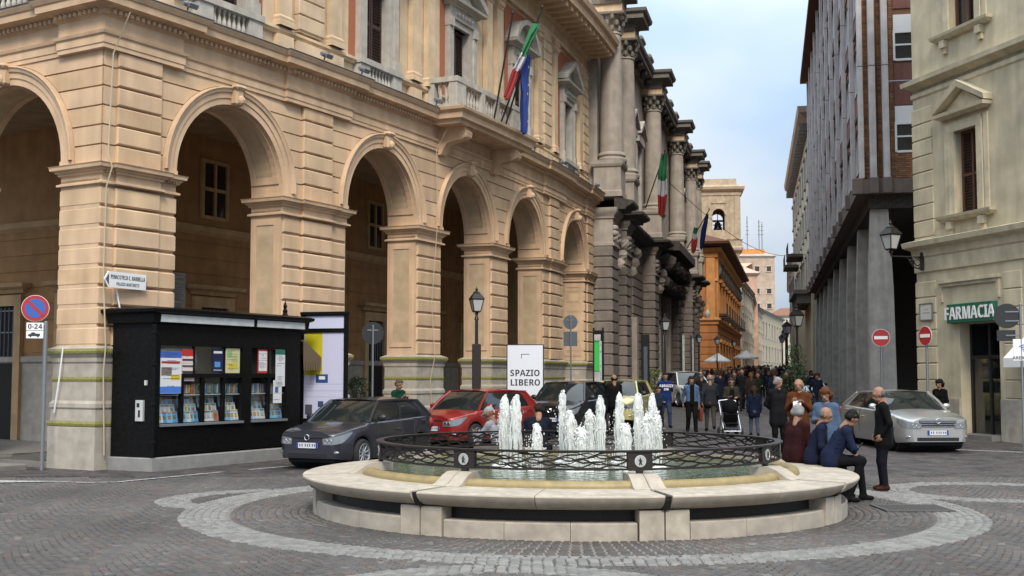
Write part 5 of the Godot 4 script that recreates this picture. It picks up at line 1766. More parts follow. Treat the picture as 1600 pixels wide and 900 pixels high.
		for s in 70:
			var a = pick.randf() * TAU
			var rr = r0 * pick.randf_range(0.9, 2.6)
			m.ball(Vector3(cos(a) * rr, h * pick.randf_range(0.0, 0.75), sin(a) * rr), Vector3(1, pick.randf_range(1.0, 1.9), 1) * pick.randf_range(0.004, 0.010), 5, 4)
		for s in 16:
			var a = pick.randf() * TAU
			var rr = r0 * pick.randf_range(0.3, 1.7)
			m.ball(Vector3(cos(a) * rr, 0.0, sin(a) * rr), Vector3(1.6, 0.8, 1.6) * pick.randf_range(0.015, 0.045), 6, 4)
		stuff(put("spray", m.mesh(70.0), M["foam"], jt))


func print_tex(key: String, w: int, h: int, bg: Color, fills: Array, dots := 0) -> StandardMaterial3D:  # a flat print: blocks, lines of unreadable small type, pictures
	var im = Image.create(w, h, false, Image.FORMAT_RGB8)
	im.fill(bg)
	var r = RandomNumberGenerator.new()
	r.seed = hash(key)
	for f in fills:
		var c: Color = f[4]
		im.fill_rect(Rect2i(int(f[0] * w), int(f[1] * h), maxi(1, int(f[2] * w)), maxi(1, int(f[3] * h))), c)
	for i in dots:  # lines of small type
		var y = int(r.randf() * h * 0.9 + h * 0.05) / 5 * 5
		var x = int(r.randf_range(0.06, 0.4) * w)
		var e = int(r.randf_range(0.5, 0.94) * w)
		while x < e:
			var l = r.randi_range(2, 6)
			im.fill_rect(Rect2i(x, y, mini(l, e - x), 2), Color(0.25, 0.25, 0.3))
			x += l + 2
	T[key] = ImageTexture.create_from_image(im)
	var m = StandardMaterial3D.new()
	m.resource_name = key
	m.albedo_texture = T[key]; m.roughness = 0.6; m.albedo_color = Color(0.88, 0.88, 0.88); m.cull_mode = BaseMaterial3D.CULL_DISABLED
	M[key] = m
	return m


func card(called: String, w: float, h: float, mat: String, parent: Node3D, x: Transform3D, thick := 0.006) -> MeshInstance3D:  # a printed sheet with thickness, facing +z
	var m = MB.new()
	var a = [Vector3(-w / 2, -h / 2, thick), Vector3(w / 2, -h / 2, thick), Vector3(w / 2, h / 2, thick), Vector3(-w / 2, h / 2, thick)]
	m.q(a[0], a[1], a[2], a[3])
	var uvs = [Vector2(0, 1), Vector2(1, 1), Vector2(1, 0), Vector2(0, 1), Vector2(1, 0), Vector2(0, 0)]
	for u in uvs: m.uv.push_back(u)
	for i in 4:
		var p = a[i]
		var q = a[(i + 1) % 4]
		m.q(p, q, q - Vector3(0, 0, thick), p - Vector3(0, 0, thick))
		for k in 6: m.uv.push_back(Vector2(0.01, 0.01))
	return put(called, m.mesh(), M[mat], parent, x)


func make_kiosk() -> void:
	mk("kiosk_paint", C(0.010, 0.0095, 0.0095), 0.4, "cloudy", Vector3(0.6, 0.6, 0.6))
	M["kiosk_paint"].metallic_specular = 0.25
	mk("kiosk_panel", C(0.55, 0.56, 0.55), 0.5, "stain", Vector3(0.6, 0.6, 0.6))
	mk("kiosk_base", C(0.25, 0.245, 0.235), 0.85, "stain", Vector3(0.5, 0.5, 0.5))
	mk("awning_cloth", C(0.16, 0.11, 0.06), 0.9, "grain", Vector3(1, 1, 1))
	mk("blind", C(0.10, 0.095, 0.075), 0.8, "grain", Vector3(0.3, 3, 0.3))
	var f = fac(-7.21, 24.83, 28.0)
	var L = 4.86
	var D = 1.15
	var k = thing("newsstand", "black newsstand kiosk with glazed magazine windows in front of the corner pier", "kiosk", at(-7.21, 24.83))
	var inv = Transform3D(Basis(), -k.position)
	var add = func(called: String, m: MB, mat: String, par = null): return put(called, m.mesh(), M[mat], par if par else k, inv if not par else Transform3D())
	var m = MB.new()
	wpath(m, frect(f, -0.03, L + 0.1, -D, 0.06), [Vector2(0, -0.05), Vector2(0, 0.25), Vector2(-0.02, 0.27)], true)
	add.call("base", m, "kiosk_base")
	m = MB.new()
	fbox(m, f, 0.02, L, 0.26, 3.12, -D + 0.02, -D + 0.1)
	fbox(m, f, 0.02, 0.1, 0.261, 3.119, -D + 0.1, -0.06)
	fbox(m, f, L - 0.08, L, 0.262, 3.118, -D + 0.1, -0.06)
	fbox(m, f, 0.1, L - 0.08, 0.3, 0.88, -0.12, -0.03)
	fbox(m, f, 0.1, L - 0.08, 2.53, 2.97, -0.12, -0.03)
	for s in [[0.1, 0.24], [2.75, 3.06], [4.28, L - 0.08]]: fbox(m, f, s[0], s[1], 0.88, 2.53, -0.14, -0.025)
	fbox(m, f, 0.24, 2.75, 1.87, 1.95, -0.13, -0.02); fbox(m, f, 3.06, 4.28, 1.87, 1.95, -0.13, -0.02)
	for s in [0.9, 1.53, 2.17]: fbox(m, f, s - 0.035, s + 0.035, 0.93, 1.87, -0.12, -0.03)
	for s in [3.68]: fbox(m, f, s - 0.035, s + 0.035, 0.93, 1.87, -0.12, -0.03)
	for s in [1.25, 3.68]: fbox(m, f, s - 0.02, s + 0.02, 1.95, 2.53, -0.1, -0.05)
	add.call("frame", m, "kiosk_paint")
	m = MB.new()
	for s in [[0.24, 2.75], [3.06, 4.28]]: fbox(m, f, s[0], s[1], 0.881, 0.93, -0.15, 0.04)
	add.call("sill", m, "grey_paint")
	m = MB.new()
	wpath(m, frect(f, -0.02, L + 0.06, -D, 0.02), [Vector2(-0.05, 2.97), Vector2(0.05, 2.98), Vector2(0.07, 3.16), Vector2(0.15, 3.2), Vector2(0.16, 3.26), Vector2(0.02, 3.3), Vector2(-0.3, 3.33)], true)
	add.call("roof", m, "kiosk_paint")
	for s in [[0.12, 2.98], [3.1, L - 0.05]]:
		m = MB.new()
		fbox(m, f, s[0], s[1], 3.0, 3.15, 0.02, 0.095)
		add.call("header_panel", m, "kiosk_panel")
	m = MB.new()
	m.tube([f.P(0.0, 0.3, 0.03), f.P(0.0, 2.95, 0.03)], 0.055, 8)
	for y in [0.55, 1.3, 2.1, 2.75]: m.lathe(Transform3D(Basis(), f.P(0, y, 0.03)), [Vector2(0.055, 0), Vector2(0.07, 0.01), Vector2(0.07, 0.05), Vector2(0.055, 0.06)], 10)
	add.call("downpipe", m, "kiosk_paint")
	m = MB.new()
	m.lathe(Transform3D(Basis(), f.P(L - 0.3, 3.32, -0.3)), [Vector2(0.08, 0), Vector2(0.05, 0.06), Vector2(0.06, 0.12), Vector2(0.03, 0.16), Vector2(0.05, 0.22), Vector2(0.02, 0.3), Vector2(0.0, 0.36)], 8)
	add.call("finial", m, "kiosk_paint")
	m = MB.new()
	fbox(m, f, -0.03, 0.02, 1.0, 1.42, -0.42, -0.22)
	var mb = add.call("meter_box", m, "kiosk_panel")
	m = MB.new()
	fbox(m, f, -0.036, -0.03, 1.28, 1.36, -0.38, -0.31); fbox(m, f, -0.036, -0.03, 1.08, 1.22, -0.34, -0.29)
	put("dial", m.mesh(), M["black"], mb)
	m = MB.new()
	fbox(m, f, -0.02, 0.02, 1.72, 1.82, -0.2, -0.15)
	add.call("bell_push", m, "kiosk_panel")
	m = MB.new()
	fbox(m, f, 0.2, L - 0.2, 1.96, 2.52, -0.3, -0.28)
	add.call("blind", m, "blind")
	for s in [[0.24, 0.865], [0.935, 1.495], [1.565, 2.135], [2.205, 2.75], [3.06, 3.645], [3.715, 4.28]]:
		m = MB.new()
		fbox(m, f, s[0], s[1], 0.93, 1.87, -0.085, -0.08)
		add.call("pane", m, "clear_glass")
		m = MB.new()
		fbox(m, f, s[0] - 0.02, s[1] + 0.02, 1.50, 1.525, -0.4, -0.1)
		add.call("shelf", m, "kiosk_panel")
	for s in [[0.24, 1.23], [1.27, 2.75], [3.06, 3.66], [3.7, 4.28]]:
		m = MB.new()
		fbox(m, f, s[0], s[1], 1.95, 2.53, -0.085, -0.08)
		add.call("pane", m, "clear_glass")
	m = MB.new()
	fbox(m, f, 0.15, L - 0.12, 0.93, 1.87, -0.62, -0.6)
	fbox(m, f, 0.15, L - 0.12, 0.88, 0.93, -0.6, -0.13)
	add.call("display_back", m, "black")
	# small awning over the hatch on the far end
	m = MB.new()
	var x0 = L + 0.02
	m.hexa([f.P(x0, 2.72, -0.95), f.P(x0, 2.72, 0.0), f.P(x0, 2.76, 0.0), f.P(x0, 2.76, -0.95), f.P(x0 + 0.75, 2.3, -0.95), f.P(x0 + 0.75, 2.3, 0.0), f.P(x0 + 0.75, 2.33, 0.0), f.P(x0 + 0.75, 2.33, -0.95)])
	for d in [-0.95, 0.0]: m.t(f.P(x0, 2.72, d), f.P(x0, 2.3, d), f.P(x0 + 0.75, 2.3, d))
	for d in 10:
		var a = -0.95 + d * 0.095
		m.q(f.P(x0 + 0.75, 2.3, a), f.P(x0 + 0.75, 2.3, a + 0.095), f.P(x0 + 0.755, 2.04, a + 0.08), f.P(x0 + 0.755, 2.04, a + 0.015))
	for d in 8:
		var a = x0 + d * 0.094
		m.q(f.P(a, 2.3, 0.002), f.P(a + 0.094, 2.3, 0.002), f.P(a + 0.08, 2.04, 0.004), f.P(a + 0.015, 2.04, 0.004))
	add.call("awning", m, "awning_cloth")
	# posters behind and on the glass
	var red = Color(0.75, 0.2, 0.15); var blue = Color(0.25, 0.4, 0.75); var wht = Color(0.9, 0.9, 0.9); var navy = Color(0.08, 0.1, 0.28); var yel = Color(0.85, 0.75, 0.2)
	print_tex("poster_news", 96, 140, wht, [[0, 0, 1, 0.16, blue], [0.05, 0.24, 0.9, 0.06, red], [0.05, 0.38, 0.5, 0.2, Color(0.5, 0.45, 0.4)], [0.5, 0.55, 0.45, 0.14, yel], [0.0, 0.84, 1, 0.16, Color(0.3, 0.5, 0.85)]], 16)
	print_tex("poster_red", 80, 140, Color(0.93, 0.85, 0.83), [[0, 0, 1, 0.22, red], [0.1, 0.3, 0.8, 0.06, Color(0.2, 0.2, 0.2)], [0.1, 0.5, 0.8, 0.06, Color(0.2, 0.2, 0.2)], [0.1, 0.68, 0.8, 0.14, Color(0.25, 0.25, 0.25)]], 8)
	print_tex("poster_navy", 72, 110, navy, [[0.1, 0.1, 0.8, 0.1, wht], [0.2, 0.55, 0.55, 0.25, Color(0.35, 0.6, 0.8)], [0.1, 0.9, 0.8, 0.03, wht]], 4)
	print_tex("poster_map", 90, 110, Color(0.82, 0.8, 0.6), [[0.1, 0.1, 0.35, 0.3, Color(0.6, 0.75, 0.5)], [0.4, 0.3, 0.45, 0.3, Color(0.75, 0.75, 0.5)], [0.2, 0.62, 0.6, 0.2, yel]], 10)
	print_tex("poster_frame", 72, 110, red, [[0.1, 0.08, 0.8, 0.84, wht]], 14)
	print_tex("poster_green", 66, 150, wht, [[0, 0, 1, 0.14, Color(0.15, 0.45, 0.35)]], 22)
	print_tex("notice", 60, 90, wht, [[0.2, 0.3, 0.4, 0.25, Color(0.3, 0.4, 0.6)]], 5)
	var ps = [["poster_news", 0.53, 1.98, 0.6, 0.86, "tall blue and white news poster hung at the kiosk's corner window"], ["poster_red", 1.08, 2.13, 0.4, 0.66, "pink newspaper bill with a red head on the kiosk glass"], ["poster_navy", 2.0, 2.24, 0.34, 0.5, "small navy blue poster in the kiosk's upper window"], ["poster_map", 2.48, 2.24, 0.46, 0.54, "pale map sheet in the kiosk's upper window"], ["poster_frame", 3.5, 2.24, 0.36, 0.54, "white bill with a red border on the kiosk glass"], ["poster_green", 4.05, 2.09, 0.34, 0.84, "narrow white price list with a green head on the kiosk"], ["notice", 3.96, 1.55, 0.3, 0.52, "white notice taped low on the kiosk's far window"]]
	for p in ps:
		var x = f.frame(p[1], p[2], -0.02 if p[2] < 2.12 else -0.075)
		tag(card("poster", p[3], p[4], p[0], null, x), p[5], "poster")
	# magazines and books inside
	var cols = [Color(0.12, 0.30, 0.55), Color(0.20, 0.50, 0.70), Color(0.62, 0.62, 0.58), Color(0.55, 0.12, 0.08), Color(0.60, 0.48, 0.08), Color(0.10, 0.25, 0.14), Color(0.45, 0.22, 0.10), Color(0.65, 0.66, 0.68)]
	var mats = []
	for i in 8:
		var nm = ["blue", "pale blue", "white", "red", "yellow", "green", "brown", "silver"][i]
		print_tex("mag_%d" % i, 48, 64, (cols[i] * 1.5).clamp().linear_to_srgb(), [[0.06, 0.05, 0.88, 0.16, cols[(i + 3) % 8].linear_to_srgb()], [0.15, 0.34, 0.6, 0.4, cols[(i + 5) % 8].linear_to_srgb()]], 4)
		mats.append(nm)
	var r2 = RandomNumberGenerator.new()
	r2.seed = 9
	var pane_names = ["corner pane", "second pane", "third pane", "fourth pane", "fifth pane", "farthest pane"]
	var wn = [[0.26, 0.85], [0.95, 1.48], [1.58, 2.12], [2.22, 2.74], [3.08, 3.63], [3.73, 4.26]]
	for w in 6:
		for row in 3:
			for i in 4:
				var c = r2.randi_range(0, 7) if r2.randf() < 0.45 else [0, 1, 2, 7][r2.randi_range(0, 3)]
				var s = lerpf(wn[w][0] + 0.1, wn[w][1] - 0.09, i / 3.0) + r2.randf_range(-0.02, 0.02)
				var x = f.frame(s, 1.06 + row * 0.15, -0.13 - row * 0.07) * Transform3D(Basis(Vector3.RIGHT, -0.18).rotated(Vector3.BACK, r2.randf_range(-0.06, 0.06)), Vector3.ZERO)
				tag(card("magazine", 0.165, 0.23, "mag_%d" % c, null, x, 0.01), "%s magazine, %s in the %s row behind the kiosk's %s" % [mats[c], ["first", "second", "third", "last"][i], ["front", "middle", "back"][row], pane_names[w]], "magazine", "magazines in the kiosk windows")
		for i in 7:
			var m2 = MB.new()
			var s = lerpf(wn[w][0] + 0.03, wn[w][1] - 0.03, i / 6.0)
			var c = r2.randi_range(0, 7)
			m2.box(f.frame(s, 1.525 + 0.11, -0.22) * Transform3D(Basis(Vector3.BACK, r2.randf_range(-0.12, 0.12)), Vector3.ZERO), Vector3(0.045, 0.22 - r2.randf() * 0.05, 0.15))
			if not M.has("book_%d" % c): mk("book_%d" % c, cols[c] * 0.7, 0.6)
			tag(put("book", m2.mesh(), M["book_%d" % c]), "%s book, %s along the shelf behind the kiosk's %s" % [mats[c], ["first", "second", "third", "fourth", "fifth", "sixth", "last"][i], pane_names[w]], "book", "books on the kiosk shelf")
	# poster board beside the kiosk
	var b = thing("poster_board", "lit-up framed town poster with a yellow field next to the kiosk awning", "board", Transform3D(Basis(Vector3.UP, -0.25), at(-4.52, 29.75)))
	b.set_meta("label", "framed town information poster with a yellow field next to the kiosk awning")
	m = MB.new()
	for s in [-1, 1]: m.bx(Vector3(s * 0.56, 1.7, 0), Vector3(0.09, 3.4, 0.1), 0.01)
	m.bx(Vector3(0, 3.38, 0), Vector3(1.21, 0.08, 0.16), 0.01); m.bx(Vector3(0, 2.96, 0), Vector3(1.03, 0.07, 0.09)); m.bx(Vector3(0, 0.8, 0), Vector3(1.03, 0.1, 0.09))
	m.bx(Vector3(0, 2.1, -0.02), Vector3(1.03, 2.5, 0.03))
	put("frame", m.mesh(), M["kiosk_paint"], b)
	print_tex("town_poster", 160, 330, Color(0.80, 0.80, 0.90), [[0.02, 0.0, 0.44, 0.50, Color(0.78, 0.73, 0.06)], [0.3, 0.49, 0.3, 0.1, Color(0.15, 0.25, 0.5)], [0.38, 0.51, 0.16, 0.04, wht], [0.04, 0.84, 0.18, 0.12, Color(0.3, 0.3, 0.35)], [0.36, 0.80, 0.14, 0.07, Color(0.2, 0.28, 0.45)], [0.36, 0.89, 0.12, 0.06, Color(0.3, 0.35, 0.5)], [0.72, 0.78, 0.2, 0.14, Color(0.22, 0.24, 0.35)], [0.02, 0.60, 0.96, 0.006, Color(0.5, 0.5, 0.6)], [0.02, 0.68, 0.96, 0.006, Color(0.5, 0.5, 0.6)], [0.02, 0.75, 0.96, 0.006, Color(0.5, 0.5, 0.6)]], 0)
	card("poster_sheet", 1.03, 2.06, "town_poster", b, Transform3D(Basis(), Vector3(0, 1.89, 0.0)))
	print_tex("town_header", 100, 40, Color(0.82, 0.83, 0.93), [], 0)
	card("header_sheet", 1.0, 0.3, "town_header", b, Transform3D(Basis(), Vector3(0, 3.17, 0.0)))


func lantern(parent: Node3D, x: Transform3D, s := 1.0) -> void:  # four-sided street lantern standing on x
	var q = func(r: float, y: float) -> Array: return [x * Vector3(-r * s, y * s, -r * s), x * Vector3(r * s, y * s, -r * s), x * Vector3(r * s, y * s, r * s), x * Vector3(-r * s, y * s, r * s)]
	var m = MB.new()
	var lo = q.call(0.105, 0.12); var hi = q.call(0.185, 0.50)
	for i in 4:
		var j = (i + 1) % 4
		m.tube([lo[i], hi[i]], 0.014 * s, 4); m.tube([lo[i], lo[j]], 0.016 * s, 4); m.tube([hi[i], hi[j]], 0.02 * s, 4)
	m.hexa(q.call(0.215, 0.51) + q.call(0.10, 0.68))
	m.lathe(x.scaled_local(Vector3.ONE * s), [Vector2(0.11, 0.68), Vector2(0.12, 0.70), Vector2(0.07, 0.74), Vector2(0.03, 0.77), Vector2(0.05, 0.81), Vector2(0.02, 0.85), Vector2(0.0, 0.92)], 8)
	m.lathe(x.scaled_local(Vector3.ONE * s), [Vector2(0.035, 0.0), Vector2(0.06, 0.03), Vector2(0.04, 0.07), Vector2(0.09, 0.12)], 8)
	for i in 4: m.tube([x * Vector3(0, 0.02 * s, 0), lo[i]], 0.008 * s, 4)
	var l = put("lantern", m.mesh(), M["iron"], parent)
	m = MB.new()
	lo = q.call(0.098, 0.125); hi = q.call(0.178, 0.495)
	for i in 4: m.q(lo[i], lo[(i + 1) % 4], hi[(i + 1) % 4], hi[i])
	put("lantern_glass", m.mesh(), M["frosted"], l)


func lamp_post(x: float, Z: float, h: float, label: String, s := 1.0) -> Node3D:
	var o = thing("street_lamp", label, "street lamp", at(x, Z), "street lamps")
	var m = MB.new()
	m.lathe(Transform3D(), [Vector2(0.16, 0), Vector2(0.16, 0.12), Vector2(0.12, 0.18), Vector2(0.11, 0.7), Vector2(0.13, 0.74), Vector2(0.075, 0.82), Vector2(0.065, 1.4), Vector2(0.08, 1.43), Vector2(0.055, 1.5), Vector2(0.045, h - 0.95), Vector2(0.07, h - 0.93), Vector2(0.05, h - 0.86), Vector2(0.035, h - 0.80)], 12)
	put("pole", m.mesh(40), M["iron"], o)
	lantern(o, turned(Vector3(0, h - 0.84 * s, 0), 0.3), s)
	return o


func make_lamps() -> void:
	mk("frosted", C(0.42, 0.43, 0.42), 0.25)
	var o = lamp_post(-1.05, 36.6, 4.35, "iron lantern street lamp with a boxed lower pole in front of the arcade", 0.95)
	var m = MB.new()
	m.bx(Vector3(0, 1.35, 0), Vector3(0.26, 2.7, 0.24), 0.02)
	put("cable_box", m.mesh(), M["rust_iron"], o)
	lamp_post(7.05, 57.0, 4.3, "iron lantern lamp against the dark stone ground floor, nearest of those along the columned building")
	lamp_post(14.2, 94.0, 4.3, "iron lantern lamp at the far corner of the dark columned building")
	lamp_post(17.0, 102.5, 4.3, "iron lantern lamp before the pale corner of the orange palace")
	lamp_post(21.0, 117.0, 4.3, "iron lantern lamp beside the white cafe umbrella by the orange palace")
	lamp_post(11.45, 49.6, 4.35, "largest lantern lamp of the row before the portico pillars", 1.1)
	lamp_post(14.7, 66.0, 4.35, "second lantern lamp of the row along the portico pillars")
	lamp_post(17.5, 79.0, 4.35, "third lantern lamp of the row along the portico pillars")
	lamp_post(21.2, 97.0, 4.35, "fourth and smallest lantern lamp of the row along the portico pillars")
	o = thing("wall_lamp", "iron lantern on a scrolled wall bracket at the pharmacy corner", "wall lamp", Vector3(12.55, 5.35, -37.55))
	m = MB.new()
	var d = Vector3(-0.96, 0, 0.26)
	m.bx(Vector3(0, 0.05, 0) + d * 0.04, Vector3(0.08, 0.55, 0.12), 0.01)
	m.tube([d * 0.02 + Vector3(0, 0.18, 0), d * 1.1 + Vector3(0, 0.18, 0)], 0.022, 6)
	for r in [[0.17, 0.20, 0.0], [0.1, 0.19, 0.01], [0.05, 0.42, 0.04]]:
		var pts = []
		for i in 13:
			var a = TAU * i / 12.0
			pts.append(d * (r[1] + cos(a) * r[0]) + Vector3(0, 0.0 + r[2] + sin(a) * r[0], 0))
		m.tube(pts, 0.018, 5)
	m.tube([d * 0.05 + Vector3(0, -0.2, 0), d * 0.35 + Vector3(0, -0.12, 0), d * 0.55 + Vector3(0, 0.16, 0)], 0.016, 5)
	m.tube([d * 1.1 + Vector3(0, 0.18, 0), d * 1.1 + Vector3(0, 0.3, 0)], 0.03, 6)
	put("bracket", m.mesh(), M["iron"], o)
	lantern(o, turned(d * 1.1 + Vector3(0, 0.26, 0), 0.5), 1.15)


func disc(m: MB, r: float, z0: float, z1: float, n := 28) -> void:
	m.lathe(Transform3D(Basis(Vector3.RIGHT, PI / 2), Vector3.ZERO), [Vector2(r, z0), Vector2(r, z1)], n)


func sign_post(parent: Node3D, h: float, r := 0.03) -> void:
	var m = MB.new()
	m.lathe(Transform3D(), [Vector2(r, -0.1), Vector2(r, h), Vector2(r * 0.6, h + 0.02)], 10)
	put("pole", m.mesh(40), M["steel"], parent)


func make_signs() -> void:
	mk("sign_red", C(0.36, 0.02, 0.022), 0.45)
	mk("sign_blue", C(0.03, 0.10, 0.36), 0.45)
	mk("sign_back", C(0.014, 0.015, 0.018), 0.6)
	mk("sign_grey", C(0.07, 0.08, 0.10), 0.6)
	mk("ink", C(0.02, 0.02, 0.022), 0.6)
	mk("green_sign", C(0.012, 0.105, 0.06), 0.5)
	mk("info_green", C(0.05, 0.50, 0.09), 0.5)
	mk("marble", C(0.60, 0.585, 0.55), 0.6, "stain", Vector3(0.8, 0.8, 0.8))
	# no parking
	var o = thing("no_parking_sign", "blue and red no parking sign with a 0-24 plate on a steel pole", "road sign", Transform3D(Basis(Vector3.UP, 0.25), at(-9.52, 25.2)))
	sign_post(o, 3.0, 0.042)
	var X = func(x, y, z): return Transform3D(Basis(), Vector3(x, y, z))
	for q in [[0.27, 0.0, 0.02, "white_paint", "sign_plate"], [0.262, 0.02, 0.025, "sign_red", "red_ring"], [0.195, 0.025, 0.029, "sign_blue", "blue_field"]]:
		var m = MB.new()
		disc(m, q[0], q[1], q[2])
		put(q[4], m.mesh(), M[q[3]], o, X.call(-0.20, 3.28, 0.05))
	var m = MB.new()
	m.box(Transform3D(Basis(Vector3.BACK, -0.76), Vector3(0, 0, 0.031)), Vector3(0.42, 0.06, 0.004))
	put("red_bar", m.mesh(), M["sign_red"], o, X.call(-0.20, 3.28, 0.05))
	for k in 2:
		m = MB.new()
		m.bx(Vector3.ZERO, Vector3(0.33, 0.155, 0.015), 0.004)
		var pl = put("time_plate", m.mesh(), M["white_paint"], o, X.call(-0.20, 2.91 - k * 0.165, 0.05))
		if k == 0: text("lettering", "0-24", 0.1, M["ink"], pl, X.call(0, 0.0, 0.009))
		else:  # a tow truck in black
			m = MB.new()
			m.slab(PackedVector2Array([Vector2(-0.13, -0.03), Vector2(0.1, -0.03), Vector2(0.1, 0.02), Vector2(0.02, 0.02), Vector2(-0.01, 0.045), Vector2(-0.06, 0.045), Vector2(-0.07, 0.02), Vector2(-0.13, 0.0)]), 0.008, 0.011)
			for w in [-0.08, 0.06]: m.lathe(Transform3D(Basis(Vector3.RIGHT, PI / 2), Vector3(w, -0.035, 0.008)), [Vector2(0.018, 0), Vector2(0.018, 0.003)], 10)
			put("tow_truck_pictogram", m.mesh(), M["ink"], pl)
	m = MB.new()
	m.tube([Vector3(0, 2.95, 0.02), Vector3(-0.2, 2.95, 0.04)], 0.02, 6); m.tube([Vector3(0, 3.1, 0.02), Vector3(-0.2, 3.2, 0.04)], 0.02, 6)
	put("bracket", m.mesh(), M["steel"], o)
	# backs of signs
	for s in [[-3.83, 34.0, 2.98, 0.31, 0.0, 0.30, "round road sign seen from behind, before the second arch", "sign_back"], [2.12, 44.6, 3.55, 0.26, 0.55, 0.15, "grey round sign and plate seen from behind, by the last arches", "sign_grey"]]:
		o = thing("road_sign", s[6], "road sign", Transform3D(Basis(Vector3.UP, s[5]), at(s[0], s[1])))
		sign_post(o, s[2] + 0.2)
		m = MB.new()
		disc(m, s[3], -0.05, -0.035)
		put("sign_plate", m.mesh(), M[s[7]], o, X.call(0, s[2], 0))
		m = MB.new()
		m.bx(Vector3(0, 0, -0.03), Vector3(0.05, 0.3, 0.02)); m.bx(Vector3(0, 0.08, -0.028), Vector3(0.3, 0.03, 0.015))
		put("clamp", m.mesh(), M["steel"], o, X.call(0, s[2], 0))
		if s[4] > 0:
			m = MB.new()
			m.bx(Vector3(0, s[2] - 0.60, -0.045), Vector3(0.5, 0.52, 0.015), 0.004)
			put("lower_plate", m.mesh(), M[s[7]], o)
	# no entry, twice
	for s in [[11.95, 40.0, 0.27, -0.3, "no entry sign in front of the concrete portico pillar"], [12.0, 35.75, 0.27, -1.2, "no entry sign turned aside in front of the pharmacy corner"]]:
		o = thing("no_entry_sign", s[4], "road sign", Transform3D(Basis(Vector3.UP, s[3]), at(s[0], s[1])), "no entry signs")
		sign_post(o, 2.9, 0.04)
		m = MB.new()
		disc(m, s[2] + 0.012, 0.04, 0.05)
		put("rim", m.mesh(), M["white_paint"], o, X.call(0, 2.93, 0))
		m = MB.new()
		disc(m, s[2], 0.05, 0.056)
		put("red_disc", m.mesh(), M["sign_red"], o, X.call(0, 2.93, 0))
		m = MB.new()
		m.bx(Vector3(0, 0, 0.058), Vector3(0.42, 0.10, 0.004))
		put("white_bar", m.mesh(), M["white_paint"], o, X.call(0, 2.93, 0))
	# pharmacy sign, plaque, post with backs and the wifi board
	var p = fac(12.5, 38.0, 165.0, 1.0)
	o = thing("pharmacy_sign", "green FARMACIA shop sign over the pharmacy door", "shop sign", p.frame(2.82, 3.72, 0.0))
	m = MB.new()
	m.bx(Vector3(0, 0, 0.1), Vector3(2.1, 0.56, 0.2), 0.015)
	put("board", m.mesh(), M["green_sign"], o)
	text("lettering", "FARMACIA", 0.36, M["white_paint"], o, X.call(0, 0.0, 0.205), 0.02, 0.93)
	o = thing("street_name_plaque", "small framed marble street name plaque by the pharmacy's corner quoins", "plaque", p.frame(0.55, 3.85, 0.04))
	m = MB.new()
	m.bx(Vector3(0, 0, 0.015), Vector3(0.62, 0.5, 0.03), 0.008)
	put("slab", m.mesh(), M["marble"], o)
	m = MB.new()
	for e in [[0, 0.25, 0.66, 0.03], [0, -0.25, 0.66, 0.03], [-0.32, 0, 0.03, 0.5], [0.32, 0, 0.03, 0.5]]: m.bx(Vector3(e[0], e[1], 0.03), Vector3(e[2], e[3], 0.03))
	put("border", m.mesh(), M["steel"], o)
	print_tex("plaque_print", 100, 70, Color(0.85, 0.84, 0.8), [[0.32, 0.34, 0.36, 0.05, Color(0.6, 0.58, 0.55)], [0.15, 0.55, 0.7, 0.06, Color(0.6, 0.58, 0.55)]])
	card("inscription", 0.56, 0.44, "plaque_print", o, X.call(0, 0, 0.031), 0.002)
	o = thing("sign_post", "post with a black round sign and plate seen from behind beside FARMACIA", "road sign", Transform3D(Basis(Vector3.UP, -0.3), at(12.2, 29.6)))
	sign_post(o, 3.6)
	m = MB.new()
	disc(m, 0.30, -0.03, -0.015)
	put("sign_plate", m.mesh(), M["sign_back"], o, X.call(-0.3, 3.32, 0))
	m = MB.new()
	m.bx(Vector3(-0.33, 2.85, -0.025), Vector3(0.42, 0.26, 0.015), 0.003)
	put("lower_plate", m.mesh(), M["sign_back"], o)
	m = MB.new()
	for y in [3.42, 3.2, 2.85]: m.bx(Vector3(-0.16, y, -0.012), Vector3(0.36, 0.03, 0.02))
	put("clamp", m.mesh(), M["steel"], o)
	m = MB.new()
	m.bx(Vector3(0.06, 2.5, 0.02), Vector3(0.5, 0.52, 0.015), 0.01)
	var wf = put("wifi_board", m.mesh(), M["white_paint"], o)
	text("lettering", "AREA WIFI", 0.075, M["ink"], wf, X.call(0.06, 2.31, 0.029), 0.004, 1.0)
	m = MB.new()
	for r in [0.05, 0.1, 0.15]:
		var pts = []
		for i in 9: pts.append(Vector3(0.06 + r * sin(-0.8 + i * 0.2), 2.47 + r * cos(-0.8 + i * 0.2), 0.03))
		m.tube(pts, 0.011, 4)
	m.ball(Vector3(0.06, 2.475, 0.03), Vector3(0.02, 0.02, 0.006), 8, 4)
	put("wave_symbol", m.mesh(), M["sign_blue"], wf)
	o = thing("shop_awning", "white folded awning over the shop window beside the pharmacy door", "awning", p.frame(5.6, 2.35, 0.0))
	m = MB.new()
	m.hexa([Vector3(-0.75, 0.55, 0), Vector3(0.75, 0.55, 0), Vector3(0.75, 0.6, 0), Vector3(-0.75, 0.6, 0), Vector3(-0.75, 0.0, 0.6), Vector3(0.75, 0.0, 0.6), Vector3(0.75, 0.04, 0.6), Vector3(-0.75, 0.04, 0.6)])
	put("cloth", m.mesh(), M["white_paint"], o)
	m = MB.new()
	m.bx(Vector3(0, -0.1, 0.6), Vector3(1.5, 0.22, 0.01))
	put("valance", m.mesh(), M["white_paint"], o)
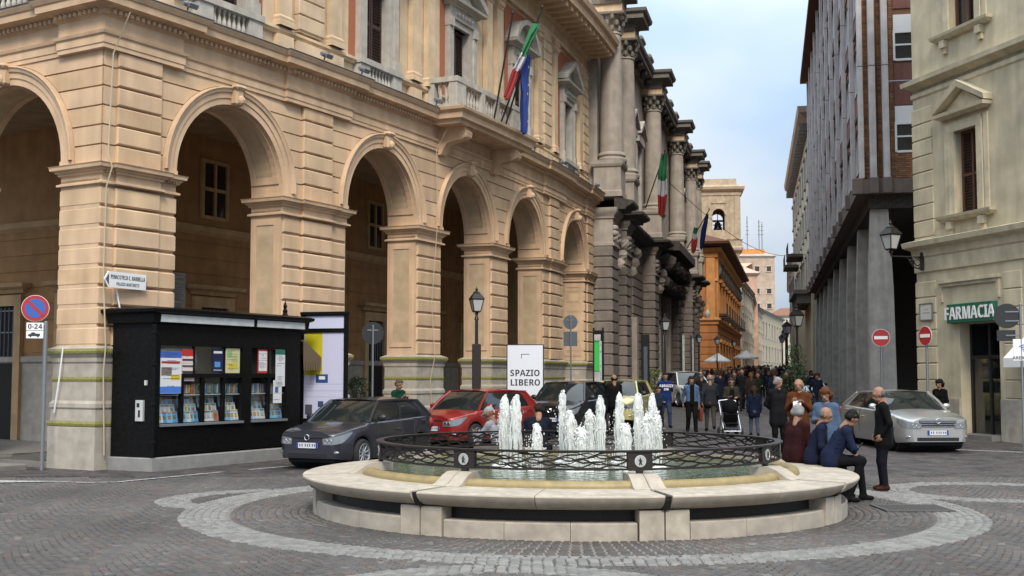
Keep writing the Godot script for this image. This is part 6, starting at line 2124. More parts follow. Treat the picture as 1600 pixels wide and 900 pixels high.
	# arrow sign on the corner pier
	o = thing("museum_arrow_sign", "white arrow sign PINACOTECA C. BARBELLA on the corner pier", "direction sign", (FP.frame(0.5, 3.88, 0.2) * Transform3D(Basis(Vector3.UP, 0.12), Vector3.ZERO)).scaled_local(Vector3(1.2, 1.1, 1)))
	m = MB.new()
	m.slab(PackedVector2Array([Vector2(-0.52, 0.0), Vector2(-0.42, 0.15), Vector2(0.52, 0.15), Vector2(0.52, -0.15), Vector2(-0.42, -0.15)]), 0.0, 0.02)
	put("board", m.mesh(), M["white_paint"], o)
	text("lettering", "PINACOTECA C. BARBELLA", 0.075, M["ink"], o, X.call(0.06, 0.05, 0.021), 0.004, 0.66)
	text("lettering", "PALAZZO MARTINETTI", 0.06, M["sign_grey"], o, X.call(0.06, -0.075, 0.021), 0.004, 0.66)
	m = MB.new()
	m.slab(PackedVector2Array([Vector2(-0.49, 0.0), Vector2(-0.41, 0.11), Vector2(-0.41, -0.11)]), 0.02, 0.023)
	put("arrow", m.mesh(), M["sign_grey"], o)
	# stone plaque in the portico
	print_tex("tablet_print", 120, 260, Color(0.72, 0.72, 0.7), [], 60)
	o = tag(card("memorial_tablet", 0.7, 1.1, "tablet_print", null, FP.frame(7.35, 4.2, -4.93), 0.03), "white inscribed stone tablet on the portico's inner wall", "plaque")
	# SPAZIO LIBERO board
	o = thing("advertising_board", "white billboard reading SPAZIO LIBERO in front of the arcade", "billboard", Transform3D(Basis(Vector3.UP, -0.08), at(0.42, 39.2)))
	m = MB.new()
	m.bx(Vector3(0, 1.75, -0.01), Vector3(1.18, 1.92, 0.06), 0.01)
	for s in [-0.5, 0.5]: m.bx(Vector3(s, 0.45, -0.01), Vector3(0.07, 0.9, 0.05))
	put("frame", m.mesh(), M["black"], o)
	m = MB.new()
	m.bx(Vector3(0, 1.75, 0.022), Vector3(1.12, 1.86, 0.012))
	var pn = put("panel", m.mesh(), mk("billboard_white", C(0.66, 0.68, 0.74), 0.4), o)
	text("lettering", "SPAZIO", 0.20, M["ink"], pn, X.call(0, 1.80, 0.03), 0.004, 1.0)
	text("lettering", "LIBERO", 0.20, M["ink"], pn, X.call(0, 1.50, 0.03), 0.004, 1.0)
	m = MB.new()
	m.bx(Vector3(-0.12, 2.33, 0.03), Vector3(0.02, 0.14, 0.004)); m.bx(Vector3(0.0, 2.395, 0.03), Vector3(0.26, 0.02, 0.004))
	put("corner_mark", m.mesh(), M["sign_grey"], pn)
	# information totems
	o = thing("info_totem", "black information totem with a green strip before the columned building", "totem", Transform3D(Basis(Vector3.UP, -0.5), at(3.25, 46.5)))
	m = MB.new()
	for s in [-0.19, 0.19]: m.bx(Vector3(s, 1.7, 0), Vector3(0.05, 3.4, 0.06))
	m.bx(Vector3(0, 1.75, -0.01), Vector3(0.36, 3.1, 0.03)); m.bx(Vector3(0, 3.2, 0), Vector3(0.36, 0.08, 0.05))
	put("frame", m.mesh(), M["black"], o)
	for q in [[2.35, 1.15, "info_green"], [1.5, 0.5, "kiosk_panel"], [3.0, 0.3, "kiosk_panel"]]:
		m = MB.new()
		m.bx(Vector3(-0.03, q[0], 0.012), Vector3(0.26, q[1], 0.01))
		put("panel", m.mesh(), M[q[2]], o)
	print_tex("totem_print", 30, 150, Color(0.8, 0.85, 0.85), [], 20)
	card("text_strip", 0.09, 1.6, "totem_print", o, X.call(0.1, 2.1, 0.012))
	o = thing("banner_totem", "tall narrow black and pale banner totem among the dark stone pillars", "totem", Transform3D(Basis(Vector3.UP, -0.4), at(5.55, 51.5)))
	m = MB.new()
	m.bx(Vector3(0, 1.6, 0), Vector3(0.34, 3.3, 0.12), 0.01)
	put("case", m.mesh(), M["black"], o)
	m = MB.new()
	m.bx(Vector3(0.03, 1.6, 0.06), Vector3(0.16, 2.3, 0.01))
	put("panel", m.mesh(), M["sign_grey"], o)
	for s in [[8.05, 66.0], [9.6, 70.0], [11.6, 80.0]]:
		o = thing("banner_totem", "slender white banner post along the dark stone front, %s" % {8.05: "nearest of the three", 9.6: "middle one of the three", 11.6: "farthest of the three"}[s[0]], "totem", at(s[0], s[1]), "banner posts along the columned building")
		m = MB.new()
		m.bx(Vector3(0, 1.9, 0), Vector3(0.09, 3.8, 0.06))
		put("post", m.mesh(), M["black"], o)
		m = MB.new()
		m.bx(Vector3(0.1, 2.0, 0), Vector3(0.14, 3.2, 0.03))
		put("banner", m.mesh(), M["kiosk_panel"], o)


func flag(called: String, label: String, path: Array, side: Vector3, w: float, cols: Array, split := true) -> Node3D:  # a limp flag hanging along a path, folded; cols = [[material, share]]
	var o = thing(called, label, "flag", path[0])
	var cv = Curve3D.new()
	for p in path: cv.add_point(p - path[0])
	var n = 24
	var len = cv.get_baked_length()
	var done = 0.0
	for c in cols:
		var m = MB.new()
		for i in n:
			var ts = [done + c[1] * i / n, done + c[1] * (i + 1.0) / n]
			for j in 10:
				var g = []
				for e in [[0, 0], [0, 1], [1, 1], [1, 0]]:
					var t = ts[e[0]]
					var u = (j + e[1]) / 10.0 - 0.5
					var p = cv.sample_baked(t * len)
					var fold = side.cross(Vector3.UP).normalized() * 0.09 * sin(u * 15.0 + t * 4.0)
					g.append(p + side * w * u * (0.55 + 0.6 * sin(t * 2.6 + 0.25)) + fold + Vector3(0, -0.06 * cos(u * 6.0), 0))
				m.q(g[0], g[1], g[2], g[3])
		put("cloth_band", m.mesh(80), M[c[0]], o)
		done += c[1]
	return o


func pole(called: String, label: String, a: Vector3, b: Vector3, r := 0.03) -> void:
	var o = thing(called, label, "flagpole", a)
	var m = MB.new()
	m.tube([Vector3.ZERO, b - a], r, 8)
	put("shaft", m.mesh(40), M["iron"], o)
	m = MB.new()
	m.lathe(Transform3D(Basis(), b - a), [Vector2(0.03, 0), Vector2(0.05, 0.05), Vector2(0.02, 0.14), Vector2(0, 0.22)], 8)
	put("finial", m.mesh(), M["iron"], o)


func plant(called: String, label: String, x: float, Z: float, h: float, w: float, pot: bool, mat: String, cone := 0.0) -> void:
	var o = thing(called, label, "plant", at(x, Z))
	var m = MB.new()
	var base = 0.0
	if pot:
		base = 0.42
		m.lathe(Transform3D(), [Vector2(w * 0.42, 0), Vector2(w * 0.55, 0.36), Vector2(w * 0.6, 0.38), Vector2(w * 0.6, 0.46), Vector2(w * 0.52, 0.46), Vector2(w * 0.5, 0.4), Vector2(0, 0.4)], 16)
		put("pot", m.mesh(40), M["terracotta"], o)
	m = MB.new()
	m.tube([Vector3(0, base, 0), Vector3(0.02, base + h * 0.5, 0), Vector3(0, base + h * 0.85, 0.02)], 0.03, 6, 0.01)
	put("stem", m.mesh(), M["bark"], o)
	m = MB.new()
	var r = RandomNumberGenerator.new()
	r.seed = hash(label)
	for i in 1500:
		var t = pow(r.randf(), 0.8)
		var a = r.randf() * TAU
		var rr = w * 0.5 * (1.0 - cone * t) * sqrt(1.0 - pow(absf(t * 2.0 - 1.0), 3.0) * (1.0 - cone)) * pow(r.randf(), 0.35) * (0.8 + 0.35 * sin(a * 3.0 + t * 9.0))
		var p = Vector3(cos(a) * rr, base + 0.05 + t * h, sin(a) * rr)
		var b = Basis.from_euler(Vector3(r.randf() * 2.0 - 1.0, r.randf() * TAU, r.randf() * 2.0 - 1.0))
		var l = r.randf_range(0.03, 0.06)
		m.q(p + b * Vector3(-l * 0.4, 0, 0), p + b * Vector3(0, 0, -l), p + b * Vector3(l * 0.4, l * 0.2, 0), p + b * Vector3(0, 0, l))
	stuff(put("foliage", m.mesh(), M[mat], o))


func make_street_things() -> void:
	mk("flag_green", C(0.015, 0.13, 0.05), 0.8); mk("flag_white", C(0.45, 0.45, 0.47), 0.8); mk("flag_red", C(0.27, 0.022, 0.025), 0.8); mk("flag_blue", C(0.012, 0.035, 0.19), 0.8); mk("flag_gold", C(0.7, 0.5, 0.05), 0.7)
	mk("terracotta", C(0.20, 0.05, 0.03), 0.8, "grain", Vector3(1, 1, 1)); mk("bark", C(0.06, 0.04, 0.03), 0.9)
	mk("leaf_dark", C(0.022, 0.045, 0.02), 0.6); mk("leaf_olive", C(0.10, 0.125, 0.025), 0.6); mk("leaf_green", C(0.035, 0.075, 0.02), 0.6)
	pole("flagpole", "bare iron flagpole leaning out from the balcony, no flag on it", FP.P(15.5, 9.9, 0.9), FP.P(15.4, 13.3, 1.6))
	pole("flagpole", "longest balcony flagpole carrying the green, white and red flag", FP.P(16.0, 9.9, 0.9), FP.P(16.4, 13.7, 2.2))
	pole("flagpole", "short balcony flagpole carrying the blue starred flag", FP.P(16.4, 9.9, 0.9), FP.P(16.75, 12.9, 1.7))
	flag("italian_flag", "limp green, white and red flag drooping from the balcony pole", [FP.P(16.3, 13.15, 2.05), FP.P(16.05, 12.3, 1.75), FP.P(15.9, 11.6, 1.5), FP.P(15.65, 10.7, 1.3)], FP.P(1, 0, 0) - FP.P(0, 0, 0), 0.30, [["flag_green", 0.42], ["flag_white", 0.2], ["flag_red", 0.38]])
	var eu = flag("european_flag", "limp blue flag with gold stars hanging from the balcony pole", [FP.P(16.65, 12.3, 1.55), FP.P(16.6, 11.5, 1.5), FP.P(16.6, 10.6, 1.5), FP.P(16.6, 9.75, 1.5)], FP.P(1, 0, 0) - FP.P(0, 0, 0), 0.38, [["flag_blue", 1.0]])
	for i in 7:
		var st = PackedVector2Array()
		for k in 10: st.push_back(Vector2(sin(TAU * k / 10.0), cos(TAU * k / 10.0)) * (0.045 if k % 2 == 0 else 0.018))
		var m = MB.new()
		m.slab(st, 0.0, 0.006, FP.frame(16.6 + 0.1 * sin(i * 1.7), 11.9 - i * 0.3, 1.66))
		put("star", m.mesh(), M["flag_gold"], eu, Transform3D(Basis(), -eu.position))
	var bf = fac(3.75, 53.85, 13.0)
	pole("flagpole", "slanting flagpole on the columned building's ledge", bf.P(10.2, 10.6, 0.9), bf.P(9.6, 13.4, 2.0))
	flag("italian_flag", "large green, white and red flag hanging between the giant columns", [bf.P(9.6, 13.3, 1.95), bf.P(9.7, 12.2, 1.85), bf.P(10.1, 11.2, 1.8), bf.P(10.4, 10.2, 1.7)], Vector3(0.9, 0, 0.3), 0.45, [["flag_green", 0.42], ["flag_white", 0.25], ["flag_red", 0.33]])
	pole("flagpole", "slanting pole over the dark portal of the columned building", bf.P(27, 9.9, 1.4), bf.P(24.5, 12.3, 3.2))
	flag("european_flag", "small blue flag over the dark stone portal", [bf.P(24.6, 12.1, 3.1), bf.P(25.2, 11.0, 2.8), bf.P(25.8, 10.0, 2.6)], Vector3(0.9, 0, 0.3), 0.3, [["flag_blue", 1.0]])
	flag("italian_flag", "small reddish flag over the dark stone portal", [bf.P(24.0, 11.2, 2.4), bf.P(24.2, 10.4, 2.3), bf.P(24.3, 9.6, 2.2)], Vector3(0.9, 0, 0.3), 0.34, [["flag_green", 0.25], ["flag_white", 0.2], ["flag_red", 0.55]])
	# floodlights on the cornice
	var names = ["floodlight on the cornice above the corner pier", "floodlight on the cornice above the first arch's right side", "floodlight on the cornice above the wide rusticated pier", "floodlight on the cornice above the second arch", "floodlight on the cornice just short of the balcony", "floodlight on the cornice between the balcony and the last arch", "floodlight on the cornice over the last pier"]
	var at_s = [0.9, 2.0, 6.9, 8.6, 12.7, 24.1, 29.9]
	for i in 7:
		var x = FP.frame(at_s[i], 9.9, 0.3) if i else FL.frame(0.9, 9.9, 0.3)
		var o = thing("floodlight", "small grey " + names[i] if i else "small grey floodlight on the cornice over the pier's narrow side", "floodlight", x, "floodlights on the cornice")
		var m = MB.new()
		m.bx(Vector3(0, 0.03, 0), Vector3(0.12, 0.05, 0.12)); m.tube([Vector3(0, 0.04, 0), Vector3(0, 0.18, 0.04)], 0.02, 6)
		put("mount", m.mesh(), M["grey_paint"], o)
		m = MB.new()
		m.box(Transform3D(Basis(Vector3.RIGHT, 0.5), Vector3(0.06, 0.2, 0.08)), Vector3(0.30, 0.13, 0.16), 0.02)
		m.lathe(Transform3D(Basis(Vector3.BACK, PI / 2), Vector3(-0.02, 0.2, 0.06)), [Vector2(0.06, 0), Vector2(0.07, 0.03), Vector2(0.05, 0.16)], 8)
		put("lamp_head", m.mesh(), M["steel"], o)
	# yellow straps round the piers, cables and pipes
	var nm = ["corner pier", "wide rusticated pier", "narrow pier before the lamp post", "narrow pier behind the billboard", "wide pier behind the round grey sign", "last pier"]
	for i in 6:
		for y in [2.415, 1.84, 0.93]:
			if i and y < 1.0: continue
			if i in [1, 5] and y < 2: continue
			var m = MB.new()
			var dd = 0.142 if y > 2 else (0.052 if y > 1.5 else 0.107)
			wpath(m, frect(FP, PIERS[i][0], PIERS[i][1], -1.25 if i == 0 else -0.98, 0.0), [Vector2(dd - 0.02, y - 0.05), Vector2(dd, y - 0.048), Vector2(dd + 0.012, y), Vector2(dd, y + 0.05), Vector2(dd - 0.02, y + 0.052)], true, false)
			tag(put("yellow_strap", m.mesh(), M["tape"]), "yellow strap tied round the %s %s" % [nm[i], "on its pedestal cap" if y > 2 else ("at mid pedestal" if y > 1.5 else "low near the ground")], "strap", "yellow straps round the piers")
	var m = MB.new()
	m.tube([FP.P(0.12, 9.4, 0.62), FP.P(0.1, 8.6, 0.16), FP.P(0.05, 6.5, 0.13), FP.P(0.05, 6.2, 0.26), FP.P(0.05, 5.8, 0.1), FP.P(0.04, 4.0, 0.08), FP.P(0.04, 2.5, 0.2), FP.P(0.05, 2.0, 0.14), FP.P(0.1, 0.3, 0.16)], 0.016, 6)
	tag(put("wall_cable", m.mesh(50), M["cable"]), "beige conduit running down the edge of the corner pier", "cable")
	m = MB.new()
	m.tube([FP.P(13.15, 9.4, 0.5), FP.P(12.95, 8.7, 0.2), FP.P(12.9, 6.4, 0.26), FP.P(12.9, 4.0, 0.08), FP.P(12.9, 2.5, 0.2), FP.P(12.85, 1.8, 0.08), FP.P(12.9, 0.2, 0.12)], 0.012, 6)
	tag(put("wall_cable", m.mesh(50), M["cable"]), "thin cable dropping from the balcony down the narrow pier", "cable")
	m = MB.new()
	m.tube([FP.P(0.55, 2.5, 0.18), FP.P(0.5, 2.2, 0.12), FP.P(0.5, 1.5, 0.14), FP.P(0.55, 1.3, 0.16), FP.P(0.55, 0.1, 0.16)], 0.03, 6)
	tag(put("wall_cable", m.mesh(50), M["black"]), "black cable at the foot of the corner pier beside the kiosk", "cable")
	for q in [[FL.P(0.85, 2.5, 0.16), FL.P(1.1, 1.15, 0.14), "white rope slanting down the corner pier's side face"], [FP.P(0.35, 3.7, 0.12), FP.P(1.0, 1.0, 0.16), "white rope slanting down the corner pier beside the kiosk"]]:
		m = MB.new()
		m.tube([q[0], q[0].lerp(q[1], 0.5) + Vector3(0.02, 0, 0.03), q[1]], 0.018, 6)
		tag(put("rope", m.mesh(50), M["white_paint"]), q[2], "rope")
	m = MB.new()
	var pts = []
	for i in 21: pts.append(Vector3(8.0, 12.2, -64).lerp(Vector3(27, 13.0, -112), i / 20.0) - Vector3(0, 1.6 * sin(PI * i / 20.0), 0))
	m.tube(pts, 0.02, 4)
	tag(put("street_wire", m.mesh(), M["black"]), "thin wire sagging across the street against the sky", "wire")
	# handrail of the steps at the left edge
	var o = thing("handrail", "low black iron handrail by the steps at the palazzo's side", "railing", at(-10.9, 25.9))
	m = MB.new()
	m.tube([Vector3(-2.2, 1.0, 0.2), Vector3(0.1, 1.08, 0.2)], 0.025, 6)
	m.tube([Vector3(0.1, 1.08, 0.2), Vector3(0.1, 0.0, 0.2)], 0.025, 6); m.tube([Vector3(-1.2, 1.03, 0.2), Vector3(-1.2, 0.0, 0.2)], 0.025, 6)
	put("rail", m.mesh(), M["iron"], o)
	o = thing("stone_step", "worn pale stone step in front of the side arch", "step", at(-11.2, 25.7))
	m = MB.new()
	m.box(turned(Vector3.ZERO, -0.55), Vector3(2.6, 0.24, 0.8), 0.02)
	put("tread", m.mesh(), M["paving"], o)
	# plants
	plant("potted_shrub", "dark round shrub in a brick red pot under the second arch", -4.6, 36.6, 1.25, 0.95, true, "leaf_dark")
	plant("clipped_bush", "olive green dome-shaped bush before the dark stone pillars", 6.2, 54.0, 1.75, 1.3, false, "leaf_olive", 0.2)
	plant("potted_shrub", "green bush in a pot at the foot of the largest portico lamp", 11.1, 48.6, 2.3, 1.15, true, "leaf_green", 0.3)
	plant("potted_shrub", "small green bush beside the white car by the portico", 13.2, 57.0, 1.5, 1.0, true, "leaf_green", 0.2)
	for q in [[21.2, 112.0, 2.6, "white cafe umbrella in front of the orange palace"], [17.3, 104.0, 2.3, "white cafe umbrella edge by the dark building's far corner"]]:
		o = thing("cafe_umbrella", q[3], "umbrella", at(q[0], q[1]))
		m = MB.new()
		m.lathe(Transform3D(), [Vector2(0.03, 0), Vector2(0.03, q[2])], 8)
		put("pole", m.mesh(), M["steel"], o)
		m = MB.new()
		m.lathe(Transform3D(), [Vector2(1.15, q[2] - 0.25), Vector2(1.15, q[2] - 0.12), Vector2(0.6, q[2] + 0.2), Vector2(0, q[2] + 0.55)], 8, false)
		put("canopy", m.mesh(), M["kiosk_panel"], o)


func patch(m: MB, c: Array, bulge: Vector3, nu := 6, nv := 4, u0 := 0.0, u1 := 1.0, v0 := 0.0, v1 := 1.0) -> void:  # curved panel between four corners
	var p = func(u: float, v: float) -> Vector3:
		return c[0].lerp(c[1], u).lerp(c[3].lerp(c[2], u), v) + bulge * (1.0 - pow(2.0 * u - 1.0, 2.0)) * (1.0 - 0.6 * pow(2.0 * v - 1.0, 2.0))
	for i in nu:
		for j in nv:
			var a = lerpf(u0, u1, i / float(nu)); var b = lerpf(u0, u1, (i + 1.0) / nu)
			var e = lerpf(v0, v1, j / float(nv)); var f = lerpf(v0, v1, (j + 1.0) / nv)
			m.q(p.call(a, e), p.call(b, e), p.call(b, f), p.call(a, f))


func car(called: String, label: String, paint: String, pos: Vector3, yaw: float, P: Dictionary, group := "") -> Node3D:
	var o = thing(called, label, "car", turned(pos, yaw), group)
	var L: float = P.L; var W: float = P.W / 2; var H: float = P.H; var R: float = P.R
	var zf: float = L / 2 - P.fo
	var zr: float = zf - P.wb
	var zc: float = P.zc; var zt: float = P.zt; var zrt: float = P.zrt; var zrb: float = P.zrb
	var belt = func(z: float) -> float: return lerpf(P.bf, P.br, clampf((zc - z) / (zc - zrb), 0, 1))
	var top = func(z: float) -> float:  # height of the middle of the hood or boot
		if z > zc: return lerpf(P.bf + 0.05, P.nose, pow((z - zc) / (L / 2 - zc), 1.6))
		if z < zrb: return lerpf(P.br + 0.03, P.tail, pow((zrb - z) / maxf(zrb + L / 2, 0.05), 2.0))
		return belt.call(z)
	var half = func(z: float) -> float:
		var t = absf(z) / (L / 2)
		return W * (1.0 - 0.06 * t * t - (0.16 if z > 0 else 0.10) * pow(t, 9.0) - 0.12 * pow(t, 40.0))
	var Ra = R + 0.055
	var lo = func(z: float) -> float:
		var y = 0.19 + 0.05 * pow(absf(z) / (L / 2), 6.0)
		for ax in [zf, zr]:
			if absf(z - ax) < Ra: y = maxf(y, R + sqrt(Ra * Ra - (z - ax) * (z - ax)) - 0.0)
		return y
	var zs = [L / 2, L / 2 - 0.02, L / 2 - 0.06, L / 2 - 0.13, L / 2 - 0.24, zc, zt * 0.6 + zc * 0.4, (zf + zr) / 2, (zf + zr) / 2 - 0.4, (zf + zr) / 2 + 0.4, zrb, -L / 2 + 0.22, -L / 2 + 0.1, -L / 2 + 0.03, -L / 2]
	for ax in [zf, zr]:
		for d in [1.0001, 0.985, 0.93, 0.8, 0.6, 0.35, 0.0]:
			zs.append(ax + d * Ra)
			if d > 0: zs.append(ax - d * Ra)
	for i in 5: zs.append(lerpf(zc, L / 2 - 0.24, i / 5.0))
	zs = zs.filter(func(z): return absf(z) <= L / 2)
	zs.sort()
	var ring = func(z: float) -> Array:
		var w = half.call(z); var y0 = lo.call(z); var sh = minf(belt.call(z), top.call(z)); var tc = top.call(z)
		if z > zc or z < zrb: sh = tc - 0.055 - 0.03 * (1.0 if z > 0 else 0.4)
		var end = pow(absf(z) / (L / 2), 24.0)
		y0 = minf(y0, sh - 0.06)
		var r = []
		for k in 9:
			var t = k / 8.0
			var y = lerpf(y0, sh - 0.03, t)
			var bow = 1.0 - 0.05 * pow(clampf(0.35 - t, 0, 1) / 0.35, 2.0) - 0.035 * pow(clampf(t - 0.5, 0, 1) / 0.5, 2.0) + (0.006 if k == 5 else 0.0)
			r.append(Vector3(w * bow, y, z))
		r.append(Vector3(w * 0.93, sh - 0.006, z)); r.append(Vector3(w * 0.86, sh + 0.004, z))
		for k in [0.62, 0.32, 0.0]: r.append(Vector3(w * k, lerpf(tc, sh, k * k * 0.9), z))
		return r
	var m = MB.new()
	for i in zs.size() - 1:
		var a = ring.call(zs[i]); var b = ring.call(zs[i + 1])
		for k in a.size() - 1:
			m.q(a[k], b[k], b[k + 1], a[k + 1])
			var n = [a[k], b[k], b[k + 1], a[k + 1]].map(func(v): return Vector3(-v.x, v.y, v.z))
			m.q(n[3], n[2], n[1], n[0])
	for e in [0, zs.size() - 1]:
		var a = ring.call(zs[e])
		for k in a.size() - 1:
			var c0 = Vector3(0, a[k].y, a[k].z); var c1 = Vector3(0, a[k + 1].y, a[k + 1].z)
			m.q(a[k], a[k + 1], c1, c0); m.q(Vector3(-a[k].x, a[k].y, a[k].z), c0, c1, Vector3(-a[k + 1].x, a[k + 1].y, a[k + 1].z))
	put("body", m.mesh(40), M[paint], o)
	m = MB.new()
	m.bx(Vector3(0, 0.36, 0), Vector3(W * 1.5, 0.36, L - 0.5)); m.bx(Vector3(0, 0.2, 0), Vector3(W * 1.3, 0.1, L - 0.3))
	for ax in [zf, zr]: m.lathe(Transform3D(Basis(Vector3.BACK, PI / 2), Vector3(W * 0.8, R, ax)), [Vector2(Ra + 0.01, 0), Vector2(Ra + 0.01, W * 1.6)], 16)
	put("underbody", m.mesh(), M["tyre_rubber"], o)
	# cabin
	var wb = W * 0.90; var wr = W * 0.70
	var Ab = func(s): return Vector3(s * wb, belt.call(zc) - 0.01, zc - 0.12)
	var At = func(s): return Vector3(s * wr, H - 0.09, zt)
	var Ct = func(s): return Vector3(s * wr * 0.97, H - 0.10 - P.get("drop", 0.0), zrt)
	var Cb = func(s): return Vector3(s * wb * 0.97, belt.call(zrb) - 0.01, zrb + 0.04)
	m = MB.new()
	patch(m, [At.call(-1), At.call(1), Ct.call(1), Ct.call(-1)], Vector3(0, 0.09, 0), 8, 6)
	put("roof", m.mesh(60), M[paint], o)
	m = MB.new()
	patch(m, [Ab.call(-1), Ab.call(1), At.call(1), At.call(-1)], Vector3(0, 0.03, 0.14), 10, 6, 0.02, 0.98, 0.0, 0.97)
	put("windscreen", m.mesh(60), M["car_glass"], o)
	m = MB.new()
	patch(m, [Cb.call(1), Cb.call(-1), Ct.call(-1), Ct.call(1)], Vector3(0, 0.03, -0.12), 8, 5, 0.06, 0.94, 0.06, 0.94)
	put("rear_window", m.mesh(60), M["car_glass"], o)
	for s in [-1, 1]:
		var bul = Vector3(s * 0.05, 0, 0)
		m = MB.new()
		var c = [Ab.call(s), Cb.call(s), Ct.call(s), At.call(s)]
		patch(m, c, bul, 10, 4, 0.86, 1.0); patch(m, c, bul, 10, 1, 0.0, 1.0, 0.0, 0.05); patch(m, c, bul, 10, 1, 0.0, 1.0, 0.93, 1.0)
		m.tube([c[0], c[0].lerp(c[3], 0.5) + Vector3(s * 0.012, 0.012, 0.03), c[3]], 0.035, 6); m.tube([c[3], c[3].lerp(c[2], 0.5) + Vector3(s * 0.04, 0.03, 0), c[2]], 0.03, 6); m.tube([c[2], c[2].lerp(c[1], 0.5), c[1]], 0.05, 6)
		put("window_frame", m.mesh(50), M[paint], o)
		for w in [[0.03, 0.455], [0.49, 0.86]]:
			m = MB.new()
			patch(m, c, bul * 0.8, 8, 4, w[0], w[1], 0.04, 0.94)
			put("side_window", m.mesh(60), M["car_glass"], o)
		m = MB.new()
		patch(m, c, bul, 2, 4, 0.45, 0.495, 0.03, 0.95)
		put("door_pillar", m.mesh(), M["black"], o)
		# door seams, handles, mirror
		m = MB.new()
		for z in [zc - 0.32, lerpf(zc, zrb, 0.50), zr + Ra * 0.72]:
			var pts = []
			for k in range(2, 9): pts.append(Vector3(s, 1, 1) * ring.call(z)[k] + Vector3(s * 0.001, 0, 0))
			m.tube(pts, 0.006, 4)
		put("door_seam", m.mesh(), M["black"], o)
		for z in [lerpf(zc, zrb, 0.42), lerpf(zc, zrb, 0.83)]:
			m = MB.new()
			var q = ring.call(z)[6]
			m.box(Transform3D(Basis(), Vector3(s * (q.x + 0.018), q.y + 0.02, z)), Vector3(0.03, 0.03, 0.2), 0.012)
			put("door_handle", m.mesh(), M[P.get("handle", paint)], o)
		m = MB.new()
		m.ball(Vector3(s * (wb + 0.13), belt.call(zc) + 0.10, zc - 0.42), Vector3(0.11, 0.075, 0.06), 10, 6); m.bx(Vector3(s * (wb + 0.03), belt.call(zc) + 0.05, zc - 0.42), Vector3(0.14, 0.04, 0.05))
		put("mirror", m.mesh(60), M[P.get("mirror", paint)], o)
		# lights
		m = MB.new()  # headlamp: a lens that follows the wing round the corner
		var hz = [L / 2 - 0.44, L / 2 - 0.36, L / 2 - 0.28, L / 2 - 0.20, L / 2 - 0.13, L / 2 - 0.06, L / 2 - 0.02, L / 2]
		var lens = []
		for i in hz.size():
			var rg = ring.call(hz[i])
			var tall = minf(1.0, 0.25 + i * 0.22)
			var row = []
			for k in 5:
				var y = rg[8].y - 0.015 - 0.155 * tall * k / 4.0
				var kk = clampf((y - rg[0].y) / maxf(rg[8].y - rg[0].y, 0.01) * 8.0, 0.0, 7.99)
				var v = (rg[int(kk)] as Vector3).lerp(rg[int(kk) + 1], kk - int(kk))
				row.append(Vector3(s * (v.x + 0.010), v.y, v.z + (0.012 if i > 4 else 0.0)))
			lens.append(row)
		for e in [0.88, 0.76, 0.66]:
			var row = []
			for k in 5: row.append(Vector3(lens[7][k].x * e, lens[7][k].y - (1.0 - e) * 0.10 * (1.0 - k / 4.0), L / 2 + 0.013))
			lens.append(row)
		for i in lens.size() - 1:
			for k in 4: m.q(lens[i][k], lens[i + 1][k], lens[i + 1][k + 1], lens[i][k + 1])
		var hl = put("headlight", m.mesh(70), M["lamp_glass"], o)
		m = MB.new()
		for e in [0.97, 0.80]: m.lathe(Transform3D(Basis(Vector3.RIGHT, PI / 2), Vector3(lens[7][2].x * e, lens[7][2].y - 0.01, L / 2 + 0.012)), [Vector2(0.05, 0.0), Vector2(0.045, 0.008), Vector2(0.0, 0.004)], 14)
		put("reflector", m.mesh(60), M["chrome"], hl)
		m = MB.new()
		m.ball(Vector3(s * W * 0.70, 0.36, L / 2 - 0.075), Vector3(0.12, 0.045, 0.05), 10, 6)
		put("fog_lamp", m.mesh(60), M["lamp_glass" if P.get("fog", true) else "black"], o)
		m = MB.new()
		m.ball(Vector3(s * W * 0.80, P.tail - 0.14, -L / 2 + 0.10), Vector3(0.13, 0.13, 0.12), 10, 6)
		put("tail_light", m.mesh(60), M["tail_glass"], o)
	# front: grille, bumper intake, badge, plate
	m = MB.new()
	var gw = P.get("gw", 0.5)
	var gy = P.nose - P.get("gdy", 0.15)
	m.bx(Vector3(0, gy, L / 2 - 0.015), Vector3(gw * 2, P.get("gh", 0.10), 0.05), 0.02)
	var gr = put("grille", m.mesh(), M["black"], o)
	if P.get("bars", 0) > 0:
		for i in P.bars:
			m = MB.new()
			m.bx(Vector3(0, gy + (i - (P.bars - 1) / 2.0) * P.gh / P.bars, L / 2 + 0.014), Vector3(gw * (2.0 - 0.12 * (P.bars - 1 - i)), 0.016 if i < P.bars - 1 else 0.05, 0.014), 0.005)
			put("chrome_bar", m.mesh(), M["chrome"], gr)
	m = MB.new()
	var pts = []
	for i in 13: pts.append(Vector3(0.055 * cos(TAU * i / 12.0), P.nose - P.get("gdy", 0.15) + P.get("bdy", 0.0) + 0.055 * sin(TAU * i / 12.0), L / 2 + 0.025))
	m.tube(pts, 0.011, 6)
	if P.get("bars", 0): m.bx(pts[0] - Vector3(0.055, 0, 0), Vector3(0.08, 0.012, 0.014))
	put("badge", m.mesh(), M["chrome"], o)
	m = MB.new()
	m.bx(Vector3(0, 0.30, L / 2 - 0.02), Vector3(W * 1.15, 0.12, 0.05), 0.02)
	put("air_intake", m.mesh(), M["black"], o)
	print_tex("plate_print", 104, 22, Color(0.85, 0.86, 0.88), [[0, 0, 0.09, 1, Color(0.1, 0.2, 0.6)], [0.91, 0, 0.09, 1, Color(0.1, 0.2, 0.6)]] + [0.15, 0.25, 0.41, 0.51, 0.61, 0.74, 0.83].map(func(x): return [x, 0.25, 0.05, 0.5, Color(0.3, 0.3, 0.33)])) if not M.has("plate_print") else null
